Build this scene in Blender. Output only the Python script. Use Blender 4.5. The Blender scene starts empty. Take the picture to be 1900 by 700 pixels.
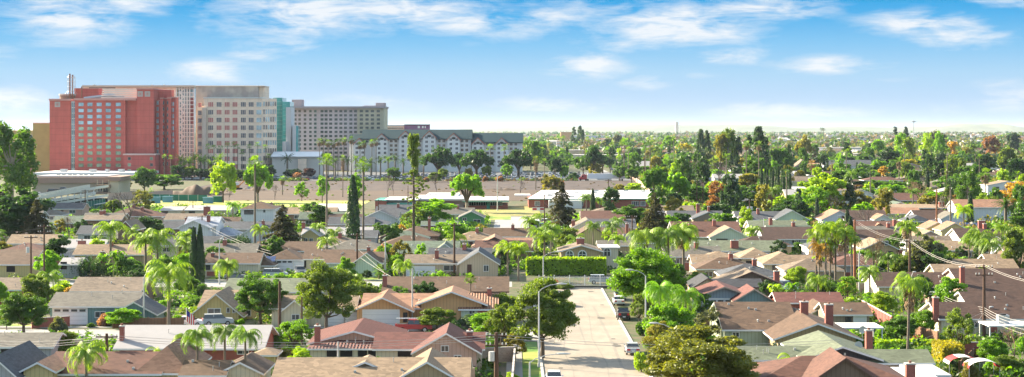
import bpy, math, random
import numpy as np
from mathutils import Vector
R = math.radians
random.seed(7); NR = np.random.RandomState(11)
sc = bpy.context.scene
COL = sc.collection
# ---------------------------------------------------------------- camera
FPX, H, CX, HY = 3200.0, 30.0, 950.0, 238.0
cam_d = bpy.data.cameras.new('camera'); cam = bpy.data.objects.new('camera', cam_d); COL.objects.link(cam)
cam.location = (0, 0, H); cam.rotation_euler = (R(90), 0, 0)
cam_d.sensor_width = 36; cam_d.lens = 36*FPX/1900.0
cam_d.shift_y = -(350-HY)/1900.0
cam_d.clip_start = 1; cam_d.clip_end = 60000
sc.camera = cam
# ---------------------------------------------------------------- light
EXPO = 1.85
SUN_EL, SUN_AZ = 27.0, 31.0          # sun stands to the left and a little behind the town
sd = Vector((-math.cos(R(SUN_AZ))*math.cos(R(SUN_EL)), math.sin(R(SUN_AZ))*math.cos(R(SUN_EL)), math.sin(R(SUN_EL))))
sl = bpy.data.lights.new('sun', 'SUN'); so = bpy.data.objects.new('sun', sl); COL.objects.link(so)
sl.energy = 4.8; sl.angle = R(0.5); sl.color = (1.0, 0.89, 0.70)
so.rotation_euler = (-sd).to_track_quat('-Z', 'Y').to_euler(); so.location = (-300, 200, 400)
sc.view_settings.view_transform = 'Standard'; sc.view_settings.look = 'None'
sc.view_settings.exposure = EXPO; sc.view_settings.gamma = 1
sc.render.engine = 'CYCLES'
cy = sc.cycles
cy.max_bounces = 5; cy.diffuse_bounces = 2; cy.glossy_bounces = 2; cy.transmission_bounces = 2; cy.transparent_max_bounces = 4
cy.volume_bounces = 0; cy.use_denoising = True; cy.denoising_prefilter = 'ACCURATE'
w = bpy.data.worlds.new('World'); sc.world = w; w.use_nodes = True
nt = w.node_tree; N = nt.nodes; L = nt.links; N.clear()
def nn(t, **k):
    n = N.new(t)
    for a, b in k.items(): setattr(n, a, b)
    return n
def mth(op, a, b=None, c=None, clamp=False):
    n = N.new('ShaderNodeMath'); n.operation = op; n.use_clamp = clamp
    for i, v in enumerate((a, b, c)):
        if v is None: continue
        if isinstance(v, (int, float)): n.inputs[i].default_value = v
        else: L.new(v, n.inputs[i])
    return n.outputs[0]
def s2l(c): return tuple(((v/255)/12.92 if v/255 <= .04045 else ((v/255+.055)/1.055)**2.4) for v in c)
sky = nn('ShaderNodeTexSky', sky_type='NISHITA'); sky.sun_disc = False
sky.sun_elevation = R(SUN_EL); sky.sun_rotation = math.atan2(sd.x, sd.y) % (2*math.pi)
sky.air_density = 1.2; sky.dust_density = 1.2
tc = nn('ShaderNodeTexCoord'); sep = nn('ShaderNodeSeparateXYZ'); L.new(tc.outputs['Generated'], sep.inputs[0])
dx, dy, dz = sep.outputs
hyp = mth('SQRT', mth('ADD', mth('MULTIPLY', dx, dx), mth('MULTIPLY', dy, dy)))
elev = mth('DIVIDE', dz, mth('MAXIMUM', hyp, .001))
az = mth('ARCTAN2', dx, dy)
ramp = nn('ShaderNodeValToRGB'); cr = ramp.color_ramp
L.new(mth('MULTIPLY', elev, 1/.16, clamp=True), ramp.inputs[0])
stops = [(0.0, (222, 236, 250)), (.05, (206, 228, 249)), (.11, (190, 220, 249)), (.20, (175, 217, 248)), (.30, (137, 202, 246)), (.40, (86, 182, 240)), (.47, (42, 166, 233)), (1.0, (20, 110, 210))]
K = .80/2**EXPO
for i, (p, c) in enumerate(stops):
    e = cr.elements[i] if i < 2 else cr.elements.new(p)
    e.position = p; e.color = (*[v*1.0 for v in s2l(c)], 1)
# clouds drawn out over the sky in azimuth / elevation
cv = nn('ShaderNodeCombineXYZ'); L.new(mth('MULTIPLY', az, 26), cv.inputs[0]); L.new(mth('MULTIPLY', elev, 88), cv.inputs[1])
n1 = nn('ShaderNodeTexNoise'); n1.inputs['Scale'].default_value = 1.0; n1.inputs['Detail'].default_value = 7; n1.inputs['Roughness'].default_value = .58; n1.inputs['Distortion'].default_value = .5
L.new(cv.outputs[0], n1.inputs['Vector'])
cv2 = nn('ShaderNodeCombineXYZ'); L.new(mth('MULTIPLY', az, 60), cv2.inputs[0]); L.new(mth('MULTIPLY', elev, 420), cv2.inputs[1])
n2 = nn('ShaderNodeTexNoise'); n2.inputs['Scale'].default_value = 1.0; n2.inputs['Detail'].default_value = 5; n2.inputs['Roughness'].default_value = .6; n2.inputs['Distortion'].default_value = .8
L.new(cv2.outputs[0], n2.inputs['Vector'])
clouds = [(150,35,130,48,1),(230,10,110,30,.8),(560,30,180,44,1.0),(720,22,230,40,.9),(520,82,90,24,.7),(900,42,190,32,.9),(480,103,60,14,.6),(1010,35,110,34,.7),(1250,48,160,44,1.1),(1180,85,80,16,.7),(1420,14,130,26,.9),(1120,18,150,26,.7),(1700,48,120,26,.9),(1760,72,100,26,.8),(1850,14,110,14,.6),
 (1090,122,75,26,.9),(1350,106,75,18,.8),(1520,122,105,17,1),(1195,155,46,13,.8),(395,135,85,22,.9),(12,105,50,20,.7),(30,190,90,28,.9),(1030,195,120,17,.8),(1450,208,150,18,.9),(1860,182,90,26,.9),(700,190,160,20,.4),(120,85,80,12,.5),(1300,140,60,8,.3),(1750,200,60,14,.3),(1650,150,50,6,.3)]
tot = None
for (px, py, rx, ry, s) in clouds:
    a = (px-CX)/FPX; e = (HY-py)/FPX
    u = mth('MULTIPLY', mth('SUBTRACT', az, a), FPX/rx); v = mth('MULTIPLY', mth('SUBTRACT', elev, e), FPX/ry)
    d2 = mth('ADD', mth('MULTIPLY', u, u), mth('MULTIPLY', v, v))
    g = mth('MULTIPLY', mth('EXPONENT', mth('MULTIPLY', d2, -1.0)), s)
    tot = g if tot is None else mth('MAXIMUM', tot, g)
nz = mth('ADD', mth('MULTIPLY', mth('SUBTRACT', n1.outputs[0], .5), 3.0), mth('MULTIPLY', mth('SUBTRACT', n2.outputs[0], .5), 1.0))
dens = mth('MULTIPLY', mth('SUBTRACT', mth('ADD', tot, mth('MULTIPLY', nz, mth('ADD', tot, .18))), .20), 1.05, clamp=True)
dens = mth('MULTIPLY', mth('POWER', dens, 1.1), .93)
mixc = nn('ShaderNodeMix', data_type='RGBA'); L.new(dens, mixc.inputs[0]); L.new(ramp.outputs[0], mixc.inputs[6]); mixc.inputs[7].default_value = (.93, .965, 1.0, 1)
sc1 = nn('ShaderNodeMix', data_type='RGBA', blend_type='MULTIPLY'); sc1.inputs[0].default_value = 1; L.new(mixc.outputs[2], sc1.inputs[6]); sc1.inputs[7].default_value = (K*1.22, K*1.22, K*1.22, 1)
nsc = nn('ShaderNodeMix', data_type='RGBA', blend_type='MULTIPLY'); nsc.inputs[0].default_value = 1; L.new(sky.outputs[0], nsc.inputs[6]); nsc.inputs[7].default_value = (.124, .113, .098, 1)
bl = nn('ShaderNodeMapRange'); bl.inputs[1].default_value = .09; bl.inputs[2].default_value = .30; L.new(elev, bl.inputs[0])
fin = nn('ShaderNodeMix', data_type='RGBA'); L.new(bl.outputs[0], fin.inputs[0]); L.new(sc1.outputs[2], fin.inputs[6]); L.new(nsc.outputs[2], fin.inputs[7])
bg = nn('ShaderNodeBackground'); L.new(fin.outputs[2], bg.inputs[0]); bg.inputs[1].default_value = 1.0
wo = nn('ShaderNodeOutputWorld'); L.new(bg.outputs[0], wo.inputs[0])
w.cycles.sampling_method = 'MANUAL'; w.cycles.sample_map_resolution = 512

# ---------------------------------------------------------------- pixel -> place (only used to read positions off the photograph's ground plane)
def gd(py, z=0.0): return (H-z)*FPX/(py-HY)
def gx(px, d): return (px-CX)*d/FPX
def gz(py, d): return H-(py-HY)*d/FPX
def P(px, py): d = gd(py); return gx(px, d), d

# ---------------------------------------------------------------- materials
MATS = {}
def mat(name, col, rough=.8, var=.12, nscale=1.2, stretch=(1,1,1), metal=0, col2=None, big=.12, spec=.3, bump=0, kind=None, trans=0, orand=0, emit=0):
    if name in MATS: return MATS[name]
    m = bpy.data.materials.new(name); m.use_nodes = True; MATS[name] = m
    t = m.node_tree; n = t.nodes; l = t.links
    p = n['Principled BSDF']; out = n['Material Output']
    p.inputs['Roughness'].default_value = rough; p.inputs['Metallic'].default_value = metal; p.inputs['Specular IOR Level'].default_value = spec
    g = n.new('ShaderNodeNewGeometry')
    mp = n.new('ShaderNodeVectorMath'); mp.operation = 'MULTIPLY'; mp.inputs[1].default_value = stretch; l.new(g.outputs['Position'], mp.inputs[0])
    a = n.new('ShaderNodeTexNoise'); a.inputs['Scale'].default_value = nscale; a.inputs['Detail'].default_value = 3; a.inputs['Roughness'].default_value = .65; l.new(mp.outputs[0], a.inputs['Vector'])
    b = n.new('ShaderNodeTexNoise'); b.inputs['Scale'].default_value = .17 if kind != 'ground' else .03; b.inputs['Detail'].default_value = 2; l.new(g.outputs['Position'], b.inputs['Vector'])
    def M(op, x, y):
        q = n.new('ShaderNodeMath'); q.operation = op
        for i, v in enumerate((x, y)):
            if isinstance(v, (int, float)): q.inputs[i].default_value = v
            else: l.new(v, q.inputs[i])
        return q.outputs[0]
    f = M('ADD', M('MULTIPLY', M('SUBTRACT', a.outputs[0], .5), var*4), M('MULTIPLY', M('SUBTRACT', b.outputs[0], .5), big*4))
    f = M('ADD', f, 1.0)
    if orand:
        oi = n.new('ShaderNodeObjectInfo'); f = M('MULTIPLY', f, M('ADD', M('MULTIPLY', oi.outputs['Random'], orand*2), 1-orand))
    base = None
    if kind in ('brick', 'blockwall'):
        sx = n.new('ShaderNodeSeparateXYZ'); l.new(g.outputs['Position'], sx.inputs[0])
        cb = n.new('ShaderNodeCombineXYZ'); l.new(M('ADD', sx.outputs[0], sx.outputs[1]), cb.inputs[0]); l.new(sx.outputs[2], cb.inputs[1])
        br = n.new('ShaderNodeTexBrick'); l.new(cb.outputs[0], br.inputs['Vector']); br.inputs['Scale'].default_value = 2.0 if kind == 'brick' else 1.2
        br.inputs['Color1'].default_value = (*col, 1); br.inputs['Color2'].default_value = (*[c*.72 for c in col], 1); br.inputs['Mortar'].default_value = (*[min(1, c*.8+.07) for c in col], 1)
        br.inputs['Mortar Size'].default_value = .03; base = br.outputs[0]
    if kind == 'tile':
        sx = n.new('ShaderNodeSeparateXYZ'); l.new(g.outputs['Position'], sx.inputs[0]); ns = n.new('ShaderNodeSeparateXYZ'); l.new(g.outputs['True Normal'], ns.inputs[0])
        gt = M('GREATER_THAN', M('ABSOLUTE', ns.outputs[0], 0), M('ABSOLUTE', ns.outputs[1], 0))
        c = M('ADD', M('MULTIPLY', sx.outputs[1], gt), M('MULTIPLY', sx.outputs[0], M('SUBTRACT', 1.0, gt)))
        s = M('SINE', M('MULTIPLY', c, 2*math.pi/.42), 0)
        f = M('ADD', f, M('MULTIPLY', s, .22))
        z = M('FRACT', M('MULTIPLY', sx.outputs[2], 1/.14), 0); f = M('ADD', f, M('MULTIPLY', M('SUBTRACT', z, .5), .12))
        bp = n.new('ShaderNodeBump'); bp.inputs['Strength'].default_value = .9; bp.inputs['Distance'].default_value = .06; l.new(s, bp.inputs['Height']); l.new(bp.outputs[0], p.inputs['Normal'])
    if kind == 'siding':
        sx = n.new('ShaderNodeSeparateXYZ'); l.new(g.outputs['Position'], sx.inputs[0])
        z = M('FRACT', M('MULTIPLY', M('ADD', sx.outputs[0], sx.outputs[1]), 1/.5), 0); f = M('MULTIPLY', f, M('SUBTRACT', 1.0, M('MULTIPLY', M('LESS_THAN', z, .14), .28)))
    if kind == 'panel':
        sx = n.new('ShaderNodeSeparateXYZ'); l.new(g.outputs['Position'], sx.inputs[0]); z = M('FRACT', M('MULTIPLY', sx.outputs[2], 1/3.7), 0); x_ = M('FRACT', M('MULTIPLY', sx.outputs[0], 1/5.2), 0)
        f = M('MULTIPLY', f, M('SUBTRACT', 1.0, M('MULTIPLY', M('MAXIMUM', M('LESS_THAN', z, .09), M('LESS_THAN', x_, .035)), .16)))
        st = n.new('ShaderNodeTexNoise'); st.inputs['Scale'].default_value = .6; st.inputs['Detail'].default_value = 4; mq = n.new('ShaderNodeVectorMath'); mq.operation = 'MULTIPLY'; mq.inputs[1].default_value = (1,1,.08); l.new(g.outputs['Position'], mq.inputs[0]); l.new(mq.outputs[0], st.inputs['Vector']); f = M('ADD', f, M('MULTIPLY', M('SUBTRACT', st.outputs[0], .5), .35))
    if kind == 'shingle':
        sx = n.new('ShaderNodeSeparateXYZ'); l.new(g.outputs['Position'], sx.inputs[0])
        z = M('FRACT', M('MULTIPLY', sx.outputs[2], 1/.17), 0); f = M('ADD', f, M('MULTIPLY', M('SUBTRACT', z, .5), .07))
        v = n.new('ShaderNodeTexVoronoi'); v.inputs['Scale'].default_value = 1.8; mp2 = n.new('ShaderNodeVectorMath'); mp2.operation = 'MULTIPLY'; mp2.inputs[1].default_value = (1,1,3.2); l.new(g.outputs['Position'], mp2.inputs[0]); l.new(mp2.outputs[0], v.inputs['Vector'])
        sp = n.new('ShaderNodeSeparateColor'); l.new(v.outputs['Color'], sp.inputs[0]); f = M('ADD', f, M('MULTIPLY', M('SUBTRACT', sp.outputs[0], .5), .42))
    if base is None:
        if col2 is not None:
            mx = n.new('ShaderNodeMix'); mx.data_type = 'RGBA'; mx.inputs[6].default_value = (*col, 1); mx.inputs[7].default_value = (*col2, 1)
            rr = n.new('ShaderNodeMapRange'); rr.inputs[1].default_value = .40; rr.inputs[2].default_value = .60; l.new(b.outputs[0] if kind != 'mixfine' else a.outputs[0], rr.inputs[0]); l.new(rr.outputs[0], mx.inputs[0]); base = mx.outputs[2]
        else:
            rg = n.new('ShaderNodeRGB'); rg.outputs[0].default_value = (*col, 1); base = rg.outputs[0]
    vm = n.new('ShaderNodeVectorMath'); vm.operation = 'SCALE'; l.new(base, vm.inputs[0]); l.new(M('MAXIMUM', f, .15), vm.inputs['Scale'])
    if trans:
        d = n.new('ShaderNodeBsdfDiffuse'); tr = n.new('ShaderNodeBsdfTranslucent'); ms = n.new('ShaderNodeMixShader'); ms.inputs[0].default_value = trans
        gl = n.new('ShaderNodeBsdfGlossy'); gl.inputs['Roughness'].default_value = .5; ms2 = n.new('ShaderNodeMixShader'); ms2.inputs[0].default_value = 0.035
        gl.inputs[0].default_value = (1, 1, .9, 1)
        l.new(vm.outputs[0], d.inputs[0])
        v3 = n.new('ShaderNodeVectorMath'); v3.operation = 'MULTIPLY'; v3.inputs[1].default_value = (1.9, 1.7, .5); l.new(vm.outputs[0], v3.inputs[0]); l.new(v3.outputs[0], tr.inputs[0])
        l.new(d.outputs[0], ms.inputs[1]); l.new(tr.outputs[0], ms.inputs[2]); l.new(ms.outputs[0], ms2.inputs[1]); l.new(gl.outputs[0], ms2.inputs[2]); l.new(ms2.outputs[0], out.inputs[0])
    else: l.new(vm.outputs[0], p.inputs['Base Color'])
    if bump:
        bp = n.new('ShaderNodeBump'); bp.inputs['Strength'].default_value = bump; bp.inputs['Distance'].default_value = .1; l.new(a.outputs[0], bp.inputs['Height']); l.new(bp.outputs[0], p.inputs['Normal'])
    return m
def plain(name, col, **k): return mat(name, col, **{**dict(var=.03, big=.03), **k})
WHITE = plain('white paint', (.74,.73,.70)); GLASS = mat('window glass', (.03,.04,.045), rough=.12, spec=.7, var=.25, big=.3, nscale=.4)
BRICK = mat('red brick', (.36,.10,.065), kind='brick', var=.08, big=.1); CONC = mat('concrete', (.42,.40,.37), var=.06, big=.1)
METAL = plain('grey metal', (.45,.46,.46), rough=.4, metal=.6); DARK = plain('dark trim', (.04,.035,.035)); WOODP = mat('pole wood', (.10,.055,.035), var=.15, stretch=(3,3,.3)); FENCEW = mat('fence wood', (.22,.12,.07), kind='siding', var=.12)
GDOOR = plain('garage door', (.68,.68,.68)); BLACK = plain('black', (.02,.02,.02)); GALV = plain('lamp post grey', (.5,.5,.48), rough=.5)

# ---------------------------------------------------------------- objects
def link(o, parent=None):
    COL.objects.link(o)
    if parent is not None: o.parent = parent
    return o
def mesh(name, verts, faces, mats=(), mi=None, smooth=False):
    me = bpy.data.meshes.new(name); me.from_pydata([tuple(v) for v in verts], [], faces); 
    for m in mats: me.materials.append(m)
    if mi is not None: me.polygons.foreach_set('material_index', mi)
    if smooth: me.polygons.foreach_set('use_smooth', [True]*len(me.polygons))
    me.update(); return me
LABELS = {}
def tag(o, label, cat, group=None, kind=None):
    if kind: o['kind'] = kind
    if label: o['label'] = label
    if cat: o['category'] = cat
    if group: o['group'] = group
    return o
def empty(name, loc, label=None, cat=None, group=None, rz=0, kind=None):
    o = bpy.data.objects.new(name, None); link(o); o.location = loc; o.rotation_euler.z = rz; o.empty_display_size = .5
    return tag(o, label, cat, group, kind)
class MB:
    def __init__(s): s.v = []; s.f = []; s.m = []; s.mats = []
    def mi(s, m):
        if m not in s.mats: s.mats.append(m)
        return s.mats.index(m)
    def add(s, vs, fs, m):
        k = len(s.v); s.v += [tuple(v) for v in vs]; i = s.mi(m)
        for f in fs: s.f.append(tuple(a+k for a in f)); s.m.append(i)
        return s
    def box(s, x0, x1, y0, y1, z0, z1, m):
        return s.add([(x0,y0,z0),(x1,y0,z0),(x1,y1,z0),(x0,y1,z0),(x0,y0,z1),(x1,y0,z1),(x1,y1,z1),(x0,y1,z1)], [(3,2,1,0),(4,5,6,7),(0,1,5,4),(1,2,6,5),(2,3,7,6),(3,0,4,7)], m)
    def tube(s, pts, rad, m, n=6, cap=True):
        pts = [Vector(p) for p in pts]; rr = rad if isinstance(rad, (list, tuple)) else [rad]*len(pts); vs = []; fs = []
        for i, p in enumerate(pts):
            t = (pts[min(i+1, len(pts)-1)]-pts[max(i-1, 0)]).normalized()
            a = t.cross(Vector((0, 0, 1)) if abs(t.z) < .9 else Vector((0, 1, 0))).normalized(); b = t.cross(a)
            for k in range(n):
                th = 2*math.pi*k/n; vs.append(p+a*math.cos(th)*rr[i]+b*math.sin(th)*rr[i])
        for i in range(len(pts)-1):
            for k in range(n): fs.append((i*n+k, i*n+(k+1) % n, (i+1)*n+(k+1) % n, (i+1)*n+k))
        if cap: fs.append(tuple(range(n))); fs.append(tuple((len(pts)-1)*n+k for k in range(n))[::-1])
        return s.add(vs, fs, m)
    def cyl(s, x, y, z0, z1, r, m, n=10, r2=None): return s.tube([(x,y,z0),(x,y,z1)], [r, r if r2 is None else r2], m, n)
    def ell(s, c, r, m, n=10, k=6, zc=None):
        vs = []; fs = []
        for i in range(k+1):
            ph = math.pi*i/k
            for j in range(n):
                th = 2*math.pi*j/n; vs.append((c[0]+r[0]*math.sin(ph)*math.cos(th), c[1]+r[1]*math.sin(ph)*math.sin(th), c[2]+r[2]*math.cos(ph)))
        for i in range(k):
            for j in range(n): fs.append((i*n+j, (i+1)*n+j, (i+1)*n+(j+1) % n, i*n+(j+1) % n))
        return s.add(vs, fs, m)
    def mesh(s, name, smooth=False): return mesh(name, s.v, s.f, s.mats, s.m, smooth)
    def obj(s, name, parent=None, loc=None, smooth=False):
        o = bpy.data.objects.new(name, s.mesh(name, smooth)); link(o, parent)
        if loc is not None: o.location = loc
        return o
def sheet(name, poly, z, m, kind='structure'):
    o = MB().add([(x, y, z) for x, y in poly], [tuple(range(len(poly)))], m).obj(name)
    o['kind'] = kind; return o
def rect(x0, x1, y0, y1): return [(x0,y0),(x1,y0),(x1,y1),(x0,y1)]
def dup(o, parent=None):
    c = o.copy(); COL.objects.link(c)
    if parent is not None: c.parent = parent
    return c
def dup_tree(o, parent=None):
    c = dup(o, parent)
    for ch in [q for q in KIDS.get(o.name, [])]: dup_tree(ch, c)
    return c
KIDS = {}
def reg(o, *kids): KIDS[o.name] = list(kids); return o
# ================================================================ SETTING
GR = mat('yard soil and grass', (.07,.10,.03), var=.2, nscale=.35, big=.12, col2=(.13,.10,.06), kind='mixfine')
g0 = sheet('ground', rect(-14500, 14500, -140, 29500), 0.0, GR)
ASPH = mat('worn pale asphalt', (.30,.255,.20), var=.11, nscale=.7, big=.14, stretch=(1,.25,1)); ASPH2 = mat('side street asphalt', (.30,.29,.275), var=.06, nscale=.4, big=.1)
WALK = mat('sidewalk concrete', (.30,.28,.25), var=.05); LAWN = mat('lawn grass', (.10,.21,.02), var=.2, nscale=.8, big=.2, col2=(.30,.30,.06)); DRYL = mat('dry lawn', (.36,.27,.10), var=.15, nscale=.8, col2=(.22,.24,.05), kind='mixfine')
LINE = plain('road paint', (.7,.68,.6)); PATCH = mat('tar patch', (.25,.22,.18), var=.1)
def kerbed(name, x0, x1, y0, y1, z, m, kerb=None):
    sheet(name, rect(x0, x1, y0, y1), z, m)
XL, XR = 3.9, 16.6
kerbed('road', XL, XR, 150, 322.4, .012, ASPH)
kerbed('cross_street', -140, XL, 246, 257, .008, ASPH2)
kerbed('back_street', -140, 0, 326, 337, .008, ASPH2)
kerbed('far_street', -75, 160, 464, 477, .008, ASPH)
kerbed('school_street', -5.5, 5.3, 477, 585, .012, ASPH2)
kerbed('long_avenue', 57, 66, 930, 2600, .03, ASPH2)
for nm, x0, x1, y0, y1 in (('kerb', XL-.35, XL, 150, 245.6), ('kerb', XL-.35, XL, 257.4, 322), ('kerb', XR, XR+.35, 150, 322), ('kerb', XL-.35, XR+.35, 322.4, 322.8)):
    o = MB().box(x0, x1, y0, y1, 0, .14, CONC).obj(nm); o['kind'] = 'structure'
for x0, x1, y0, y1 in ((XL-4.6, XL-2.6, 150, 242), (-140, XL-.4, 242.8, 244.4), (-140, XL-2.6, 258.6, 260.2), (-140, -2, 339, 340.6)):
    o = MB().box(x0, x1, y0, y1, 0, .1, WALK).obj('sidewalk'); o['kind'] = 'structure'
sheet('verge', rect(XL-2.6, XL-.4, 150, 242), .02, LAWN)
for i, (x0, x1, y0, y1) in enumerate(((9.9, 10.5, 200, 203), (5.2, 8.2, 214, 214.5), (6.0, 9, 241, 241.4), (8.5, 16.4, 263, 263.25), (4.2, 13, 252, 252.3), (10.1, 10.35, 240, 300), (5.5, 16, 229, 229.22), (4.5, 15, 283, 283.3))):
    sheet('road_patch', rect(x0, x1, y0, y1), .017, PATCH if i % 2 else mat('pale patch', (.37,.325,.265), var=.06))
for i, (pts, w_) in enumerate((([(7.2,196),(7.6,214),(6.9,232),(7.8,251),(7.3,268)], .16), ([(11.6,205),(12.1,220),(11.4,246),(12.3,275),(11.9,300)], .15), ([(4.2,221),(8.2,222.2),(12,221),(16.5,222.4)], .3), ([(4.2,274),(9,275),(16.4,273.6)], .35), ([(13.6,190),(14,240),(13.7,290)], .4), ([(9.5,262),(9.2,284),(9.9,310)], .18))):
    mb = MB()
    for (xa, ya), (xb, yb) in zip(pts, pts[1:]):
        if abs(xb-xa) < abs(yb-ya): mb.add([(xa-w_/2,ya,.021),(xa+w_/2,ya,.021),(xb+w_/2,yb,.021),(xb-w_/2,yb,.021)], [(0,1,2,3)], PATCH)
        else: mb.add([(xa,ya-w_/2,.021),(xb,yb-w_/2,.021),(xb,yb+w_/2,.021),(xa,ya+w_/2,.021)], [(0,1,2,3)], PATCH)
    mb.obj('road_crack')['kind'] = 'structure'
rso = random.Random(4)
for i in range(16):
    x, y = rso.choice([rso.uniform(13.9, 15.8), rso.uniform(4.6, 6.4)]), rso.uniform(192, 318); r_ = rso.uniform(.3, .8)
    sheet('oil_stain', [(x+r_*math.cos(a*.63)*rso.uniform(.7,1.1), y+r_*2.2*math.sin(a*.63)*rso.uniform(.7,1.1)) for a in range(10)], .024+i*.0005, mat('oil stain', (.13,.115,.095), var=.15))
# driveways and lawns of the cross street
for px0, px1, yn, yf, m in ((95,172,604,594,WALK),(672,745,603,603.5,WALK),(505,562,519,502,WALK),(755,808,520,511,WALK)):
    dn, df = gd(yn), gd(yf)
    if df < dn: dn, df = df, dn
    df = max(df, dn+5); sheet('driveway', rect(gx(px0, dn), gx(px1, dn), dn, df), .024, m)
for px0, px1, y0, y1, m in ((0,95,608,601,LAWN),(172,200,607,596,DRYL),(175,245,607,600,LAWN),(530,640,606,598,LAWN),(560,668,606,600,LAWN),(770,930,606,601,LAWN),(380,420,521,512,LAWN),(650,745,521,513,LAWN),
        (836,905,418,400,LAWN),(870,948,408,390,LAWN),(985,1010,404,396,LAWN),(1180,1260,381,374,LAWN),(820,1000,396,390,DRYL),(880,905,440,424,LAWN),(990,1060,432,412,DRYL)):
    sheet('lawn', rect(gx(px0, gd(y0)), gx(px1, gd(y0)), gd(y0), gd(y1)), .016, m)
SOIL = mat('ploughed grey soil', (.06,.043,.036), var=.16, nscale=.12, big=.12, stretch=(.3,1,1), col2=(.095,.068,.052)); TAN = mat('dry tan field', (.135,.088,.055), var=.3, nscale=.15, big=.1, stretch=(.35,1,1), col2=(.07,.048,.03), kind='mixfine')
FLD = mat('playing field', (.33,.36,.06), var=.12, nscale=.08, big=.1, col2=(.45,.42,.14), kind='mixfine'); LOT = mat('parking asphalt', (.13,.13,.13), var=.06)
sheet('soil_field', rect(gx(380, 900), gx(1190, 900), 830, 985), .05, SOIL)
sheet('dry_field', rect(gx(290, 760), gx(1200, 760), 712, 830), .05, TAN)
sheet('playing_field', rect(gx(270, 690), gx(680, 690), 655, 712), .05, FLD)
sheet('parking_lot', rect(gx(290, 1040), gx(1170, 1040), 985, 1180), .05, LOT)
sheet('school_yard', rect(gx(840, 640), gx(1000, 640), 590, 660), .03, DRYL)
# dirt mounds and far hills
def mound(name, cx, cy, rx, ry, h, m, seed=1, n=48, k=16, kind='structure'):
    rs = random.Random(seed); mb = MB(); vs = []; fs = []; ph = [rs.uniform(0, 6) for _ in range(6)]
    for i in range(k+1):
        for j in range(n+1):
            u = -1+2*j/n; v = -1+2*i/k; r = math.sqrt(u*u+v*v)
            z = h*max(0, 1-r*r)*(1+.22*math.sin(5*u+ph[0])+.15*math.sin(11*u+ph[1]+3*v)+.1*math.sin(23*u+ph[2]))
            vs.append((cx+u*rx, cy+v*ry, z-.3))
    for i in range(k):
        for j in range(n): a = i*(n+1)+j; fs.append((a, a+1, a+n+2, a+n+1))
    o = mb.add(vs, fs, m).obj(name, smooth=True); o['kind'] = kind; return o
d = gd(364); mound('dirt_mound', gx(358, d), d+12, 17, 9, 3.8, TAN, 3)
for px, w_ in ((470,9),(590,8),(930,12),(1150,8)): d = 828+random.random()*8; mound('dirt_mound', gx(px, d), d, w_, 5, 1.2, TAN, px)
HILL = mat('far hills', (.20,.21,.15), var=.2, nscale=.004, big=.1)
mound('hills', gx(1480, 13000), 13000, 2600, 900, 48, HILL, 5, 96)
mound('hills', gx(1150, 14500), 14500, 2300, 900, 45, HILL, 8, 96)
mound('hills', gx(1840, 12500), 12500, 900, 700, 50, HILL, 9, 96)

# ================================================================ LARGE BUILDINGS
STUFFCOUNT = {}
def win_protos(fr, gl, sx, sz, name='window', bars=1):
    """frame with a pane sub-part, built once per size"""
    f = MB()
    t = max(.08, min(sx, sz)*.07)
    f.box(-sx/2, sx/2, -.12, .05, -sz/2, -sz/2+t, fr).box(-sx/2, sx/2, -.12, .05, sz/2-t, sz/2, fr).box(-sx/2, -sx/2+t, -.12, .05, -sz/2+t, sz/2-t, fr).box(sx/2-t, sx/2, -.12, .05, -sz/2+t, sz/2-t, fr)
    for b in range(bars):
        x = -sx/2+sx*(b+1)/(bars+1); f.box(x-t*.4, x+t*.4, -.11, .04, -sz/2+t, sz/2-t, fr)
    g = MB().box(-sx/2+t, sx/2-t, -.04, .02, -sz/2+t, sz/2-t, gl)
    return f, g
def add_windows(parent, places, fr, gls, sx, sz, rot=0, limit=100, bars=1, pick=None):
    """places: world (x,y,z); first `limit` become window parts with pane sub-parts, the rest one part of stuff"""
    f, _ = win_protos(fr, gls[0], sx, sz, bars=bars); fm = f.mesh('window'); gms = [win_protos(fr, g, sx, sz, bars=bars)[1].mesh('pane') for g in gls]
    done = STUFFCOUNT.get(parent.name, 0); rest = MB(); px, py, pz = parent.location; c, s = math.cos(rot), math.sin(rot)
    for i, (x, y, z) in enumerate(places):
        gi = pick(i) if pick else random.randrange(len(gls))
        if done < limit:
            o = bpy.data.objects.new('window', fm); link(o, parent); o.location = (x-px, y-py, z-pz); o.rotation_euler.z = rot
            p = bpy.data.objects.new('pane', gms[gi]); link(p, o); done += 1
        else:
            for src in win_protos(fr, gls[gi], sx, sz, bars=bars):
                for q, (fc, m) in enumerate(zip(src.f, src.m)): pass
                rest.add([(x-px+a*c-b*s, y-py+a*s+b*c, z-pz+e) for a, b, e in src.v], src.f, src.mats[0])
    STUFFCOUNT[parent.name] = done
    if rest.v: o = rest.obj('window', parent); o['kind'] = 'stuff'
class Bld:
    """a large building measured in photo pixels at one front distance d"""
    def __init__(s, name, label, cat, d, px): s.d = d; s.o = empty(name, (gx(px, d), d, 0), label, cat); s.cx = gx(px, d)
    def X(s, px, dy=0): return gx(px, s.d+dy)
    def Z(s, py, dy=0): return gz(py, s.d+dy)
    def box(s, part, px0, px1, py, m, dy=0, dep=20, pyb=None, par=None):
        mb = MB().box(s.X(px0, dy)-s.cx, s.X(px1, dy)-s.cx, dy, dy+dep, 0 if pyb is None else s.Z(pyb, dy), s.Z(py, dy), m); return mb.obj(part, s.o)
    def pos(s, px, py, dy): return (s.X(px, dy), s.d+dy, s.Z(py, dy))
def grid(b, pxs, pys, dy): return [b.pos(px, py, dy) for py in pys for px in pxs]
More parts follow.
